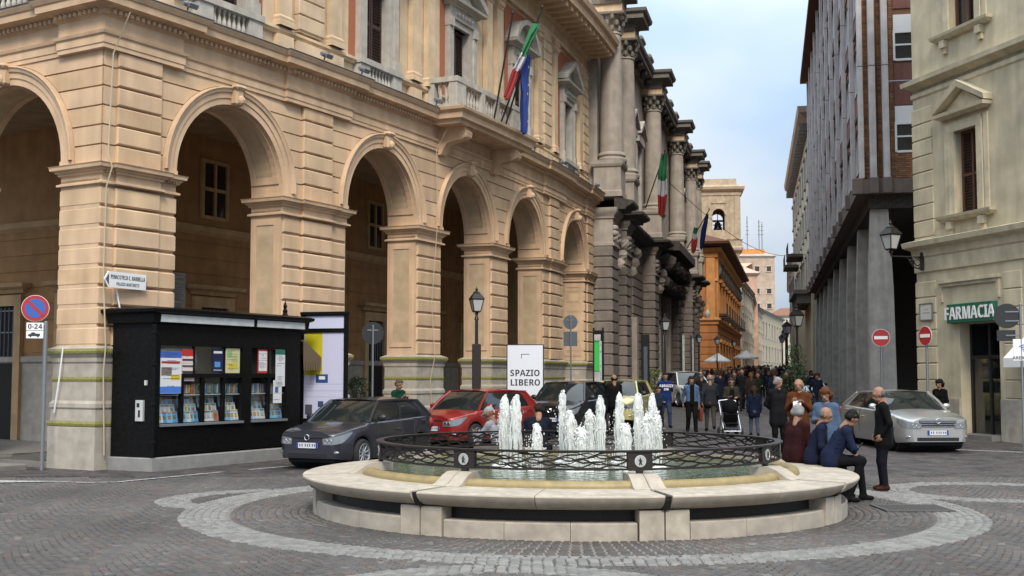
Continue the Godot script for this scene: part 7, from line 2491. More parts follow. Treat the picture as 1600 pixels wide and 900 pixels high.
	card("number_plate", 0.52, 0.11, "plate_print", o, Transform3D(Basis(), Vector3(0, P.get("py", 0.44), L / 2 + 0.012)), 0.008)
	for s in [-1, 1]:
		for ax in [zf, zr]:
			var wx = Transform3D(Basis(Vector3.UP, 0.0 if s > 0 else PI), Vector3(s * (W - 0.10), R, ax)) * Transform3D(Basis(Vector3.BACK, -PI / 2), Vector3.ZERO)
			var w = put("wheel", P.tyre, M["tyre_rubber"], o, wx)
			put("rim", P.rim, M["alloy"], w)
	return o


func make_cars() -> void:
	mk("tyre_rubber", C(0.014, 0.014, 0.015), 0.85)
	mk("alloy", C(0.42, 0.43, 0.45), 0.35, "", Vector3.ONE, "", 0.0, 0.7)
	mk("chrome", C(0.62, 0.63, 0.65), 0.15, "", Vector3.ONE, "", 0.0, 0.95)
	mk("lamp_glass", C(0.22, 0.235, 0.25), 0.06, "", Vector3.ONE, "", 0.0, 0.35)
	mk("tail_glass", C(0.20, 0.01, 0.01), 0.15)
	var cg = mk("car_glass", C(0.012, 0.016, 0.016), 0.05)
	cg.metallic_specular = 0.65
	for q in [["paint_slate", C(0.038, 0.039, 0.050), 0.5], ["paint_red", C(0.25, 0.016, 0.012), 0.25], ["paint_black", C(0.010, 0.010, 0.012), 0.2], ["paint_straw", C(0.52, 0.47, 0.20), 0.2], ["paint_silver", C(0.44, 0.44, 0.42), 0.6], ["paint_white", C(0.66, 0.68, 0.70), 0.1]]:
		var pm = mk(q[0], q[1], 0.32, "", Vector3.ONE, "", 0.0, q[2])
		pm.clearcoat_enabled = true; pm.clearcoat = 0.8; pm.clearcoat_roughness = 0.06
	var wheel = func(R: float, spokes: int) -> Array:
		var t = MB.new()
		t.lathe(Transform3D(), [Vector2(R * 0.66, -0.10), Vector2(R * 0.93, -0.10), Vector2(R, -0.06), Vector2(R, 0.06), Vector2(R * 0.95, 0.095), Vector2(R * 0.70, 0.10), Vector2(R * 0.66, 0.06)], 28, false)
		t.lathe(Transform3D(), [Vector2(R * 0.66, 0.0), Vector2(0.0, -0.02)], 20, false)
		var r = MB.new()
		r.lathe(Transform3D(), [Vector2(R * 0.70, 0.10), Vector2(R * 0.66, 0.105), Vector2(R * 0.63, 0.06), Vector2(R * 0.62, 0.0)], 28, false)
		r.lathe(Transform3D(), [Vector2(R * 0.18, 0.05), Vector2(R * 0.18, 0.085), Vector2(0.0, 0.095)], 14)
		for i in spokes: r.box(Transform3D(Basis(Vector3.UP, TAU * i / spokes), Vector3.ZERO) * Transform3D(Basis(Vector3.BACK, 0.04), Vector3(R * 0.40, 0.07, 0)), Vector3(R * 0.52, 0.03, 0.034 if spokes > 8 else 0.05), 0.008)
		return [t.mesh(40), r.mesh(40)]
	var w1 = wheel.call(0.305, 10)
	var w2 = wheel.call(0.335, 7)
	var hatch = {"L": 3.97, "W": 1.70, "H": 1.46, "R": 0.305, "fo": 0.82, "wb": 2.47, "zc": 0.98, "zt": 0.22, "zrt": -1.45, "zrb": -1.86, "bf": 0.93, "br": 1.02, "nose": 0.80, "tail": 0.98, "gw": 0.42, "gh": 0.075, "gdy": 0.14, "py": 0.50, "tyre": w1[0], "rim": w1[1], "mirror": "black"}
	car("hatchback_car", "slate grey hatchback parked by the newsstand, facing the square", "paint_slate", at(-3.32, 27.05), -0.435, hatch)
	var red = hatch.duplicate()
	red.merge({"H": 1.50, "L": 3.95, "zc": 1.12, "zt": 0.35, "nose": 0.84, "gh": 0.06, "gw": 0.36, "mirror": "paint_red"}, true)
	car("hatchback_car", "red hatchback parked behind the slate grey car", "paint_red", at(-0.95, 32.9), -0.58, red)
	var blk = hatch.duplicate()
	blk.merge({"H": 1.62, "L": 3.85, "zc": 1.15, "zt": 0.45, "zrt": -1.5, "bf": 1.02, "br": 1.12, "nose": 0.90, "tail": 1.05, "mirror": "black"}, true)
	car("hatchback_car", "black high-roofed car parked under the white billboard", "paint_black", at(1.75, 37.2), -0.36, blk)
	var fiat = hatch.duplicate()
	fiat.merge({"H": 1.56, "L": 3.6, "W": 1.62, "wb": 2.3, "fo": 0.72, "zc": 1.05, "zt": 0.45, "zrt": -1.45, "zrb": -1.72, "bf": 0.98, "br": 1.04, "nose": 0.86, "mirror": "black"}, true)
	car("hatchback_car", "straw yellow small car parked behind the black car", "paint_straw", at(3.75, 42.2), -0.30, fiat)
	var mpv = hatch.duplicate()
	mpv.merge({"H": 1.68, "L": 4.3, "wb": 2.65, "zc": 1.35, "zt": 0.55, "zrt": -1.75, "zrb": -2.05, "bf": 1.0, "br": 1.08, "nose": 0.9}, true)
	car("people_carrier", "white people carrier standing in the street before the dark portal", "paint_white", at(8.3, 59.5), 0.2, mpv)
	var sedan = {"L": 4.83, "W": 1.86, "H": 1.50, "R": 0.335, "fo": 0.95, "wb": 2.74, "zc": 1.12, "zt": 0.28, "zrt": -1.35, "zrb": -1.98, "drop": 0.03, "bf": 0.96, "br": 1.04, "nose": 0.84, "tail": 1.0, "gw": 0.47, "gh": 0.20, "gdy": 0.16, "bdy": 0.06, "bars": 4, "py": 0.46, "tyre": w2[0], "rim": w2[1]}
	car("saloon_car", "silver saloon car with a chrome grille parked before the pharmacy", "paint_silver", at(10.12, 32.4), 0.07, sedan)
	car("hatchback_car", "white hatchback parked beside the portico pillars", "paint_white", at(14.25, 60.5), 0.1, hatch)
	car("van", "white van far down the crowded street", "paint_white", at(23.6, 111.0), 0.1, mpv)


# ---------- bodies: tapered bones joined into one field, meshed as surface nets ----------
func nets(bones: Array, cell: float, k: float) -> Dictionary:
	var lo := Vector3.INF
	var hi := -Vector3.INF
	for b in bones:
		var r = Vector3.ONE * (maxf(b[2], b[3]) + cell * 2.0)
		lo = lo.min((b[0] as Vector3).min(b[1]) - r)
		hi = hi.max((b[0] as Vector3).max(b[1]) + r)
	var nx: int = int((hi.x - lo.x) / cell) + 2
	var ny: int = int((hi.y - lo.y) / cell) + 2
	var nz: int = int((hi.z - lo.z) / cell) + 2
	var d := PackedFloat32Array()
	d.resize(nx * ny * nz)
	d.fill(9.0)
	var nd := d.duplicate()
	var lab := PackedByteArray()
	lab.resize(nx * ny * nz)
	for b in bones:
		var a: Vector3 = b[0]
		var c: Vector3 = b[1]
		var ra: float = b[2]
		var rb: float = b[3]
		var l: int = b[4]
		var pad := maxf(ra, rb) + k + cell
		var p0 := ((a.min(c) - Vector3.ONE * pad - lo) / cell).floor().max(Vector3.ZERO)
		var p1 := ((a.max(c) + Vector3.ONE * pad - lo) / cell).ceil().min(Vector3(nx - 1, ny - 1, nz - 1))
		var ac := c - a
		var il := 1.0 / maxf(ac.length_squared(), 1e-9)
		for z in range(int(p0.z), int(p1.z) + 1):
			for y in range(int(p0.y), int(p1.y) + 1):
				var at0 := (z * ny + y) * nx
				for x in range(int(p0.x), int(p1.x) + 1):
					var p := lo + Vector3(x, y, z) * cell
					var t := clampf((p - a).dot(ac) * il, 0.0, 1.0)
					var v := p.distance_to(a + ac * t) - lerpf(ra, rb, t)
					var q := d[at0 + x]
					if v < nd[at0 + x]:
						nd[at0 + x] = v
						lab[at0 + x] = l
					var h := maxf(k - absf(v - q), 0.0) / k
					d[at0 + x] = minf(v, q) - h * h * k * 0.25
	var vi := PackedInt32Array()
	vi.resize(nx * ny * nz)
	vi.fill(-1)
	var vs := PackedVector3Array()
	var vl := PackedByteArray()
	var quads := PackedInt32Array()
	var sy := nx
	var sz := nx * ny
	var corner := [0, 1, sy, sy + 1, sz, sz + 1, sz + sy, sz + sy + 1]
	var edges := [[0, 1], [2, 3], [4, 5], [6, 7], [0, 2], [1, 3], [4, 6], [5, 7], [0, 4], [1, 5], [2, 6], [3, 7]]
	var lim := cell * 1.9
	for z in nz - 1:
		for y in ny - 1:
			var row := (z * ny + y) * nx
			for x in nx - 1:
				var i := row + x
				if absf(d[i]) > lim: continue
				var m := 0
				for e in 8:
					if d[i + corner[e]] < 0.0: m |= 1 << e
				if m == 0 or m == 255: continue
				var s := Vector3.ZERO
				var n := 0
				for e in edges:
					var u: int = e[0]
					var w: int = e[1]
					if ((m >> u) & 1) == ((m >> w) & 1): continue
					var f := d[i + corner[u]]
					var t := f / (f - d[i + corner[w]])
					s += Vector3(u & 1, (u >> 1) & 1, u >> 2).lerp(Vector3(w & 1, (w >> 1) & 1, w >> 2), t)
					n += 1
				vi[i] = vs.size()
				vs.push_back(lo + (Vector3(x, y, z) + s / n) * cell)
				vl.push_back(lab[i])
	for z in range(1, nz - 1):
		for y in range(1, ny - 1):
			var row := (z * ny + y) * nx
			for x in range(1, nx - 1):
				var i := row + x
				if absf(d[i]) > lim: continue
				var ins := d[i] < 0.0
				for ax in 3:
					var o: int = [1, sy, sz][ax]
					if (d[i + o] < 0.0) == ins: continue
					var p: int = [sy, sz, 1][ax]
					var q: int = [sz, 1, sy][ax]
					var a := vi[i - p - q]
					var b := vi[i - q]
					var c := vi[i]
					var e := vi[i - p]
					if a < 0 or b < 0 or c < 0 or e < 0: continue
					if ins: quads.append_array([a, e, c, b])
					else: quads.append_array([a, b, c, e])
	return {"v": vs, "q": quads, "l": vl}


class Flesh:  # triangles sorted by label: 0 skin, 1 top, 2 trousers, 3 shoes, 4 eyes
	var v = [PackedVector3Array(), PackedVector3Array(), PackedVector3Array(), PackedVector3Array(), PackedVector3Array()]
	var n = [PackedVector3Array(), PackedVector3Array(), PackedVector3Array(), PackedVector3Array(), PackedVector3Array()]
	var ix = [PackedInt32Array(), PackedInt32Array(), PackedInt32Array(), PackedInt32Array(), PackedInt32Array()]

	func add(g: Dictionary, x: Transform3D, only := -1) -> void:
		var vs: PackedVector3Array = g.v
		var q: PackedInt32Array = g.q
		if not g.has("n"):
			var nn := PackedVector3Array()
			nn.resize(vs.size())
			for i in range(0, q.size(), 4):
				var f := (vs[q[i + 2]] - vs[q[i]]).cross(vs[q[i + 1]] - vs[q[i + 3]])
				for k in 4: nn[q[i + k]] += f
			g.n = nn
		var flip := x.basis.determinant() < 0.0
		var maps := [{}, {}, {}, {}, {}]
		for i in range(0, q.size(), 4):
			var l: int = only if only >= 0 else maxi(g.l[q[i]], g.l[q[i + 2]])
			var w = []
			for k in 4:
				var s := q[i + k]
				if not maps[l].has(s):
					maps[l][s] = v[l].size()
					v[l].push_back(x * vs[s])
					n[l].push_back((x.basis * g.n[s]).normalized())
				w.append(maps[l][s])
			if flip: ix[l].append_array([w[0], w[2], w[1], w[0], w[3], w[2]])
			else: ix[l].append_array([w[0], w[1], w[2], w[0], w[2], w[3]])

	func mesh() -> Array:  # [mesh, the labels of its surfaces]
		var m := ArrayMesh.new()
		var used = []
		for l in 5:
			if v[l].is_empty(): continue
			var a = []
			a.resize(Mesh.ARRAY_MAX)
			a[Mesh.ARRAY_VERTEX] = v[l]; a[Mesh.ARRAY_NORMAL] = n[l]; a[Mesh.ARRAY_INDEX] = ix[l]
			m.add_surface_from_arrays(Mesh.PRIMITIVE_TRIANGLES, a)
			used.append(l)
		return [m, used]


var head_grid = {}
var hand_grid = {}
var eye_grid = {}


func V(x: float, y: float, z: float) -> Vector3: return Vector3(x, y, z)


func make_templates() -> void:
	head_grid = nets([[V(0, 0.03, -0.012), V(0, 0.02, 0.0), 0.094, 0.09, 0], [V(0, 0.0, 0.022), V(0, -0.05, 0.025), 0.074, 0.06, 0], [V(-0.03, -0.082, 0.04), V(0.03, -0.082, 0.04), 0.03, 0.03, 0], [V(0, -0.095, 0.06), V(0, -0.09, 0.055), 0.022, 0.022, 0],
		[V(0, 0.0, 0.092), V(0, -0.032, 0.106), 0.011, 0.017, 0], [V(-0.014, -0.036, 0.094), V(0.014, -0.036, 0.094), 0.011, 0.011, 0], [V(-0.085, 0.0, -0.005), V(-0.084, -0.03, 0.0), 0.020, 0.013, 0], [V(0.085, 0.0, -0.005), V(0.084, -0.03, 0.0), 0.020, 0.013, 0],
		[V(-0.045, 0.028, 0.075), V(0.045, 0.028, 0.075), 0.018, 0.018, 0], [V(-0.02, -0.060, 0.082), V(0.02, -0.060, 0.082), 0.011, 0.011, 0], [V(-0.016, -0.072, 0.080), V(0.016, -0.072, 0.080), 0.010, 0.010, 0], [V(0, -0.08, -0.01), V(0, -0.19, -0.025), 0.056, 0.058, 0]], 0.010, 0.018)
	eye_grid = nets([[V(-0.033, 0.006, 0.083), V(-0.031, 0.006, 0.083), 0.012, 0.012, 0], [V(0.031, 0.006, 0.083), V(0.033, 0.006, 0.083), 0.012, 0.012, 0]], 0.006, 0.002)
	# a relaxed right hand hanging down: thumb forward (+z), palm towards -x
	var hb = []
	for i in 4:
		var z = 0.030 - i * 0.020
		var kn = V(0.002, -0.088 + absf(i - 1.2) * 0.004, z)
		hb.append([V(0, 0.01, z * 0.45), kn, 0.017, 0.012, 0])
		var len = [0.072, 0.082, 0.076, 0.060][i]
		var p = kn
		for s in 3:
			var a = 0.22 + s * 0.38 + i * 0.05
			var q = p + V(-sin(a), -cos(a), z * 0.12) * (len * [0.46, 0.31, 0.23][s])
			hb.append([p, q, 0.0098 - s * 0.0008, 0.0090 - s * 0.0008, 0])
			p = q
	hb.append([V(-0.002, -0.02, 0.022), V(-0.016, -0.052, 0.048), 0.015, 0.011, 0])
	hb.append([V(-0.016, -0.052, 0.048), V(-0.026, -0.080, 0.054), 0.0105, 0.0095, 0])
	hb.append([V(-0.026, -0.080, 0.054), V(-0.034, -0.100, 0.053), 0.0095, 0.0085, 0])
	hand_grid = nets(hb, 0.006, 0.006)


func cloth(c: Color, rough := 0.85) -> String:
	var key = "cloth_%d_%d_%d" % [int(c.r * 500), int(c.g * 500), int(c.b * 500)]
	if not M.has(key):
		mk(key, Color(c.r * 0.48, c.g * 0.48, c.b * 0.48), rough, "grain", Vector3(2.5, 2.5, 2.5), "stain" if rough > 0.8 else "", 3.5)
		if rough > 0.8: M[key].metallic_specular = 0.25
		else: M[key].metallic_specular = 0.3
	return key


func skeleton(h: float, o: Dictionary) -> Dictionary:
	var s = h / 1.72
	var f: float = o.get("girth", 1.0)
	var sit: bool = o.has("seat")
	var hip = V(0, (o.seat + 0.10) if sit else 0.90 * s, 0)
	var lean: float = o.get("lean", 0.0)
	var up = V(o.get("sway", 0.0), cos(lean), sin(lean)).normalized()
	var bones = []
	var top = 1
	var chest = hip + up * 0.36 * s
	var neck = hip + up * 0.535 * s
	var sh = []
	var hips = []
	for e in [-1, 1]:
		hips.append(hip + V(e * 0.088 * s, -0.02, 0))
		sh.append(hip + up * 0.475 * s + V(e * 0.175 * s * (0.92 + 0.08 * f), 0, 0) + V(0, 0, 0.01))
		bones.append([hip + V(e * 0.06 * s, 0.06, 0), chest + V(e * 0.072 * s, 0, 0), 0.112 * s * f, 0.108 * s * f, top])
		bones.append([hip + V(e * 0.055 * s, -0.03, -0.01), hip + V(e * 0.06 * s, 0.02, 0), 0.105 * s * f, 0.11 * s * f, 2])
		bones.append([chest + V(e * 0.07 * s, 0, 0), sh[-1].lerp(neck, 0.25), 0.102 * s * f, 0.068 * s, top])
		bones.append([sh[-1], neck - up * 0.02, 0.062 * s * f, 0.055 * s, top])
		if o.get("coat", 0.0) > 0 and not sit: bones.append([hip + V(e * 0.065 * s, 0.06, 0), hip + V(e * 0.085 * s, -o.coat, 0.0), 0.118 * s * f, 0.118 * s * f, top])
		if o.get("coat", 0.0) > 0 and sit: bones.append([hip + V(e * 0.065 * s, 0.06, -0.01), hip + V(e * 0.085 * s, -0.02, -0.02), 0.122 * s * f, 0.12 * s * f, top])
	var ht = o.get("head_tilt", 0.1) + lean * 0.6
	var hu = V(up.x, cos(ht), sin(ht)).normalized()
	var hc = neck + hu * 0.165 * s
	bones.append([neck - up * 0.03, neck + hu * 0.06 * s, 0.056 * s, 0.054 * s, 0])
	var stride: float = o.get("stride", 0.0)
	for e in 2:
		var sg = -1.0 if e == 0 else 1.0
		var knee: Vector3
		var ank: Vector3
		if sit:
			knee = hips[e] + V(sg * o.get("spread", 0.05), 0.02, 0.43 * s)
			ank = V(knee.x + sg * 0.01, 0.09, knee.z + (o.feet[e] if o.has("feet") else 0.02))
		else:
			var z = stride * sg * o.get("lead", 1.0)
			var lift = 0.06 if z < -0.12 else 0.0
			ank = V(hips[e].x + sg * 0.015, 0.085 + lift, z)
			knee = hips[e].lerp(ank, 0.5) + V(0, 0, 0.035 + absf(z) * 0.2)
		var lf: float = o.get("legs", 1.0)
		bones.append([hips[e], knee, 0.092 * s * f * lf, 0.066 * s * lf, 2])
		bones.append([knee, ank, 0.064 * s * lf, 0.052 * s * lf, 2 if not o.has("bare_legs") else 0])
		bones.append([ank + V(0, -0.035, -0.035), ank + V(sg * 0.02, -0.045, 0.13), 0.043 * s, 0.036 * s, 3])
	var wrists = []
	for e in 2:
		var sg = -1.0 if e == 0 else 1.0
		var kind: String = o.get("arms", ["down", "down"])[e]
		var el: Vector3
		var wr: Vector3
		var S: Vector3 = sh[e]
		match kind:
			"fwd":
				el = S + V(sg * 0.05, -0.27, 0.02) * s; wr = el + V(-sg * 0.10, 0.02, 0.23) * s
			"chest":
				el = S + V(sg * 0.06, -0.26, 0.04) * s; wr = el + V(-sg * 0.13, 0.13, 0.17) * s
			"swing_f":
				el = S + V(sg * 0.05, -0.27, 0.07) * s; wr = el + V(0, -0.20, 0.15) * s
			"swing_b":
				el = S + V(sg * 0.06, -0.25, -0.12) * s; wr = el + V(sg * 0.01, -0.24, -0.02) * s
			"pocket":
				el = S + V(sg * 0.10, -0.26, -0.07) * s; wr = el + V(-sg * 0.07, -0.20, 0.12) * s
			"back":
				el = S + V(sg * 0.08, -0.26, -0.10) * s; wr = el + V(-sg * 0.17, -0.14, -0.07) * s
			"knees":
				el = S + V(sg * 0.06, -0.25, 0.10) * s; wr = V(sg * 0.045, hip.y + 0.12, 0.34 * s)
			"rest":
				el = S + V(sg * 0.08, -0.27, 0.02) * s; wr = el + V(-sg * 0.02, -0.10, 0.22) * s
			"lean":
				el = S + V(sg * 0.04, -0.20, 0.17) * s; wr = el + V(-sg * 0.10, 0.04, 0.22) * s
			_:
				el = S + V(sg * 0.05, -0.285, -0.015) * s; wr = el + V(0.0, -0.25, 0.05) * s
		bones.append([S, el, 0.060 * s * (0.6 + 0.4 * f), 0.050 * s, top])
		bones.append([el, wr, 0.049 * s, 0.037 * s, top if not o.get("short_sleeves", false) else 0])
		wrists.append([el, wr])
	return {"bones": bones, "head": hc, "hu": hu, "wrists": wrists, "s": s}


func body(h: float, o: Dictionary, cell: float) -> Array:
	var k = skeleton(h, o)
	var sk = Flesh.new()
	sk.add(nets(k.bones, cell, 0.035), Transform3D())
	var hx = head_frame(k, o)
	sk.add(head_grid, hx, 0)
	sk.add(eye_grid, hx, 4)
	for e in 2:
		var el: Vector3 = k.wrists[e][0]
		var wr: Vector3 = k.wrists[e][1]
		var y = (el - wr).normalized()
		var fw = V(-1 if e == 1 else 1, 0, 0.0) if absf(y.y) < 0.75 else V(0, 0, 1)
		var x = y.cross(fw).normalized()
		var z = x.cross(y)
		var b = Basis(x, y, z)
		if e == 0: b = b * Basis.from_scale(V(-1, 1, 1)) if absf(y.y) >= 0.75 else b
		sk.add(hand_grid, Transform3D(b.scaled_local(Vector3.ONE * k.s), wr + y * 0.012), 0)
	var r = sk.mesh()
	return [r[0], r[1], k]


func head_frame(k: Dictionary, o: Dictionary) -> Transform3D:
	var hu: Vector3 = k.hu
	var fwd = (V(sin(o.get("look", 0.0)), 0, cos(o.get("look", 0.0))) - hu * hu.dot(V(sin(o.get("look", 0.0)), 0, cos(o.get("look", 0.0))))).normalized()
	return Transform3D(Basis(hu.cross(fwd), hu, fwd).scaled_local(Vector3.ONE * (k.s * 0.35 + 0.65)), k.head)


func hair_mesh(style: String) -> Mesh:
	var key = "hair_" + style
	if T.has(key): return T[key]
	var b = []
	match style:
		"short": b = [[V(0, 0.052, -0.022), V(0, 0.045, 0.01), 0.088, 0.082, 0], [V(-0.05, 0.0, -0.045), V(0.05, 0.0, -0.045), 0.058, 0.058, 0], [V(-0.04, 0.07, 0.05), V(0.04, 0.07, 0.05), 0.034, 0.034, 0], [V(-0.076, 0.01, 0.0), V(-0.076, 0.03, 0.0), 0.022, 0.03, 0], [V(0.076, 0.01, 0.0), V(0.076, 0.03, 0.0), 0.022, 0.03, 0]]
		"ring": b = [[V(-0.06, -0.01, -0.05), V(0.06, -0.01, -0.05), 0.048, 0.048, 0], [V(-0.078, 0.005, -0.01), V(-0.06, 0.02, -0.05), 0.02, 0.04, 0], [V(0.078, 0.005, -0.01), V(0.06, 0.02, -0.05), 0.02, 0.04, 0]]
		"full": b = [[V(0, 0.06, -0.02), V(0, 0.055, 0.02), 0.098, 0.088, 0], [V(-0.07, 0.0, -0.03), V(0.07, 0.0, -0.03), 0.07, 0.07, 0], [V(-0.06, 0.075, 0.05), V(0.06, 0.075, 0.05), 0.042, 0.042, 0], [V(-0.06, -0.06, -0.05), V(0.06, -0.06, -0.05), 0.05, 0.05, 0]]
		"long": b = [[V(0, 0.054, -0.02), V(0, 0.048, 0.012), 0.092, 0.084, 0], [V(-0.05, 0.0, -0.05), V(0.05, 0.0, -0.05), 0.062, 0.062, 0], [V(-0.04, 0.07, 0.05), V(0.04, 0.07, 0.05), 0.034, 0.034, 0], [V(-0.075, 0.03, -0.01), V(-0.085, -0.20, 0.01), 0.035, 0.024, 0], [V(0.075, 0.03, -0.01), V(0.085, -0.20, 0.01), 0.035, 0.024, 0], [V(0, 0.0, -0.07), V(0, -0.22, -0.07), 0.07, 0.05, 0]]
		"cap": b = [[V(0, 0.055, -0.015), V(0, 0.05, 0.01), 0.094, 0.09, 0], [V(-0.04, 0.05, 0.09), V(-0.03, 0.03, 0.17), 0.016, 0.008, 0], [V(0.04, 0.05, 0.09), V(0.03, 0.03, 0.17), 0.016, 0.008, 0], [V(0, 0.055, 0.09), V(0, 0.04, 0.18), 0.018, 0.008, 0]]
	var sk = Flesh.new()
	sk.add(nets(b, 0.012, 0.02), Transform3D(), 0)
	T[key] = sk.mesh()[0]
	return T[key]


func person(label: String, x: float, Z: float, yaw: float, h: float, o: Dictionary, cell := 0.021, up := 0.0) -> Node3D:
	var r = body(h, o, cell)
	var p = thing("person", label, "person", turned(at(x, Z, up), yaw), o.get("group", ""))
	var m = put("body", r[0], null, p)
	dress(m, r[1], o)
	p.set_meta("head", head_frame(r[2], o))
	if o.get("hair", "") != "":
		put("hair" if o.hair != "cap" else "cap", hair_mesh(o.hair), M[cloth(o.hair_color, 0.7)], p, head_frame(r[2], o))
	return p


func dress(m: MeshInstance3D, used: Array, o: Dictionary) -> void:
	var sk: Color = o.get("skin", C(0.42, 0.235, 0.155)) * 1.7
	var cs = [cloth(sk, 0.55), cloth(o.top), cloth(o.bottom), cloth(o.get("shoes", C(0.02, 0.018, 0.016))), "ink"]
	for i in used.size(): m.set_surface_override_material(i, M[cs[used[i]]])


func extra(p: Node3D, called: String, m: MB, mat: String, smooth := 0.0) -> void:
	put(called, m.mesh(smooth), M[mat], p)


func make_people() -> void:
	make_templates()
	var white = C(0.55, 0.54, 0.52); var grey = C(0.28, 0.27, 0.26); var dark = C(0.015, 0.012, 0.01); var brown = C(0.07, 0.035, 0.018)
	var navy = C(0.018, 0.022, 0.05); var black = C(0.009, 0.009, 0.010); var denim = C(0.07, 0.10, 0.19)
	# round the fountain
	person("bald man standing in a black jacket and navy trousers, looking at the seated men", 6.2, 20.75, -PI / 2 - 0.1, 1.73, {"top": black, "bottom": C(0.017, 0.016, 0.03), "shoes": C(0.10, 0.035, 0.02), "hair": "ring", "hair_color": grey, "arms": ["pocket", "pocket"], "coat": 0.12, "girth": 1.06, "head_tilt": 0.35, "skin": C(0.47, 0.25, 0.17)}, 0.019)
	var p = person("dark haired man in a quilted blue jacket sitting hunched on the fountain rim", 4.86, 18.95, PI / 2 - 0.12, 1.74, {"seat": 0.53, "top": C(0.022, 0.034, 0.09), "bottom": C(0.012, 0.012, 0.015), "hair": "short", "hair_color": dark, "lean": 0.42, "head_tilt": 0.35, "arms": ["knees", "knees"], "coat": 0.1, "girth": 1.1, "feet": [-0.2, 0.06], "spread": 0.06, "look": 0.1}, 0.018)
	var m = MB.new()
	for i in 7:  # quilting seams of the jacket
		var t = i / 6.0
		var y = 0.70 + t * 0.36
		var zc = (y - 0.63) * 0.446
		var pts = []
		for j in 13:
			var a = PI * (0.52 + 0.96 * j / 12.0)
			pts.append(V(sin(a * 2.0 - PI) * 0.0 + cos(TAU * j / 24.0) * 0.196, y - 0.0, zc - sin(TAU * j / 24.0) * 0.132))
		m.tube(pts, 0.006, 4)
	extra(p, "quilting_seams", m, cloth(C(0.012, 0.022, 0.07)))
	m = MB.new()
	m.box(Transform3D(Basis.from_euler(V(0.6, 0, 0)), V(0, 0.83, 0.43)), V(0.075, 0.15, 0.012), 0.004)
	tag(put("phone", m.mesh(), M["black"], null, p.transform), "dark phone in the hands of the man in the quilted blue jacket", "phone")
	person("grey haired man in a dark navy jacket sitting behind the quilted blue one", 4.72, 19.45, PI / 2 - 0.35, 1.70, {"seat": 0.53, "top": C(0.02, 0.027, 0.07), "bottom": black, "hair": "ring", "hair_color": grey, "lean": 0.25, "arms": ["rest", "rest"], "coat": 0.1, "girth": 1.1, "head_tilt": 0.25})
	person("white haired man in a dark red pullover sitting with his back turned", 4.52, 19.85, PI / 2 + 0.55, 1.70, {"seat": 0.53, "top": C(0.055, 0.012, 0.014), "bottom": black, "hair": "short", "hair_color": white, "lean": 0.1, "arms": ["rest", "rest"], "coat": 0.1, "girth": 1.18, "look": 0.3})
	person("woman with ginger hair in a pale denim jacket standing behind the seated men", 5.75, 22.7, -0.5, 1.68, {"top": C(0.17, 0.27, 0.44), "bottom": C(0.05, 0.06, 0.10), "hair": "full", "hair_color": C(0.22, 0.075, 0.02), "arms": ["fwd", "down"], "coat": 0.1, "girth": 1.1, "head_tilt": 0.2})
	p = person("balding man in an orange brown jacket holding a folded paper", 6.25, 27.0, -0.35, 1.84, {"top": C(0.21, 0.065, 0.02), "bottom": C(0.03, 0.03, 0.028), "hair": "ring", "hair_color": white, "arms": ["chest", "chest"], "coat": 0.12, "girth": 1.1, "skin": C(0.46, 0.25, 0.17)})
	m = MB.new()
	m.box(Transform3D(Basis.from_euler(V(-0.4, 0.2, 0)), V(0.0, 1.27, 0.31)), V(0.17, 0.22, 0.015), 0.003)
	tag(put("folded_paper", m.mesh(), M["white_paint"], null, p.transform), "folded white paper held by the man in the orange brown jacket", "paper")
	person("white haired man in a dark suit coat and white collar standing alone", 6.42, 29.9, 0.15, 1.84, {"top": C(0.016, 0.016, 0.02), "bottom": C(0.008, 0.008, 0.009), "hair": "short", "hair_color": white, "arms": ["back", "back"], "coat": 0.2, "girth": 1.08, "look": 0.5})
	p = person("man sitting on the fountain's far rim in a dark navy jacket, seen from behind", 0.44, 22.0, PI - 0.2, 1.72, {"seat": 0.53, "top": C(0.013, 0.018, 0.035), "bottom": black, "hair": "short", "hair_color": C(0.03, 0.02, 0.015), "lean": 0.28, "arms": ["knees", "rest"], "coat": 0.1, "girth": 1.15, "head_tilt": 0.3, "look": 0.5})
	p = person("person in a white cap and white long-sleeved shirt on the fountain's far rim", -0.22, 22.05, -PI / 2 - 0.5, 1.55, {"seat": 0.53, "top": C(0.55, 0.56, 0.62), "bottom": C(0.25, 0.22, 0.2), "hair": "cap", "hair_color": C(0.62, 0.62, 0.62), "lean": 0.30, "arms": ["lean", "lean"], "head_tilt": 0.25, "skin": C(0.30, 0.14, 0.09)})
	person("person in a green jacket leaning behind the slate grey car", -3.02, 32.4, 0.9, 1.74, {"top": C(0.015, 0.10, 0.055), "bottom": C(0.03, 0.03, 0.035), "hair": "short", "hair_color": C(0.20, 0.16, 0.11), "arms": ["chest", "chest"], "lean": 0.12})
	person("dark coated person with dark hair by the pharmacy wall behind the silver car", 12.3, 35.6, -0.9, 1.66, {"top": black, "bottom": black, "hair": "full", "hair_color": dark, "coat": 0.35})
	person("man in black with a shaved head standing before the straw yellow car", 3.15, 38.2, PI + 0.2, 1.76, {"top": black, "bottom": black, "hair": "ring", "hair_color": dark, "coat": 0.1, "girth": 1.1, "arms": ["fwd", "down"]})
	# coming up the street
	p = person("woman in a pale denim jacket and black dress with a red handbag", 5.53, 38.2, 0.05, 1.71, {"top": C(0.17, 0.27, 0.47), "bottom": black, "hair": "long", "hair_color": C(0.03, 0.015, 0.01), "arms": ["swing_b", "down"], "stride": 0.12, "girth": 1.05, "legs": 1.15})
	m = MB.new()
	m.bx(V(0, 1.15, 0.135), V(0.13, 0.62, 0.03), 0.014)
	extra(p, "dress_front", m, cloth(black))
	m = MB.new()
	m.tube([V(-0.06, 1.66, 0.07), V(0, 1.68, 0.085), V(0.06, 1.66, 0.07)], 0.016, 6)
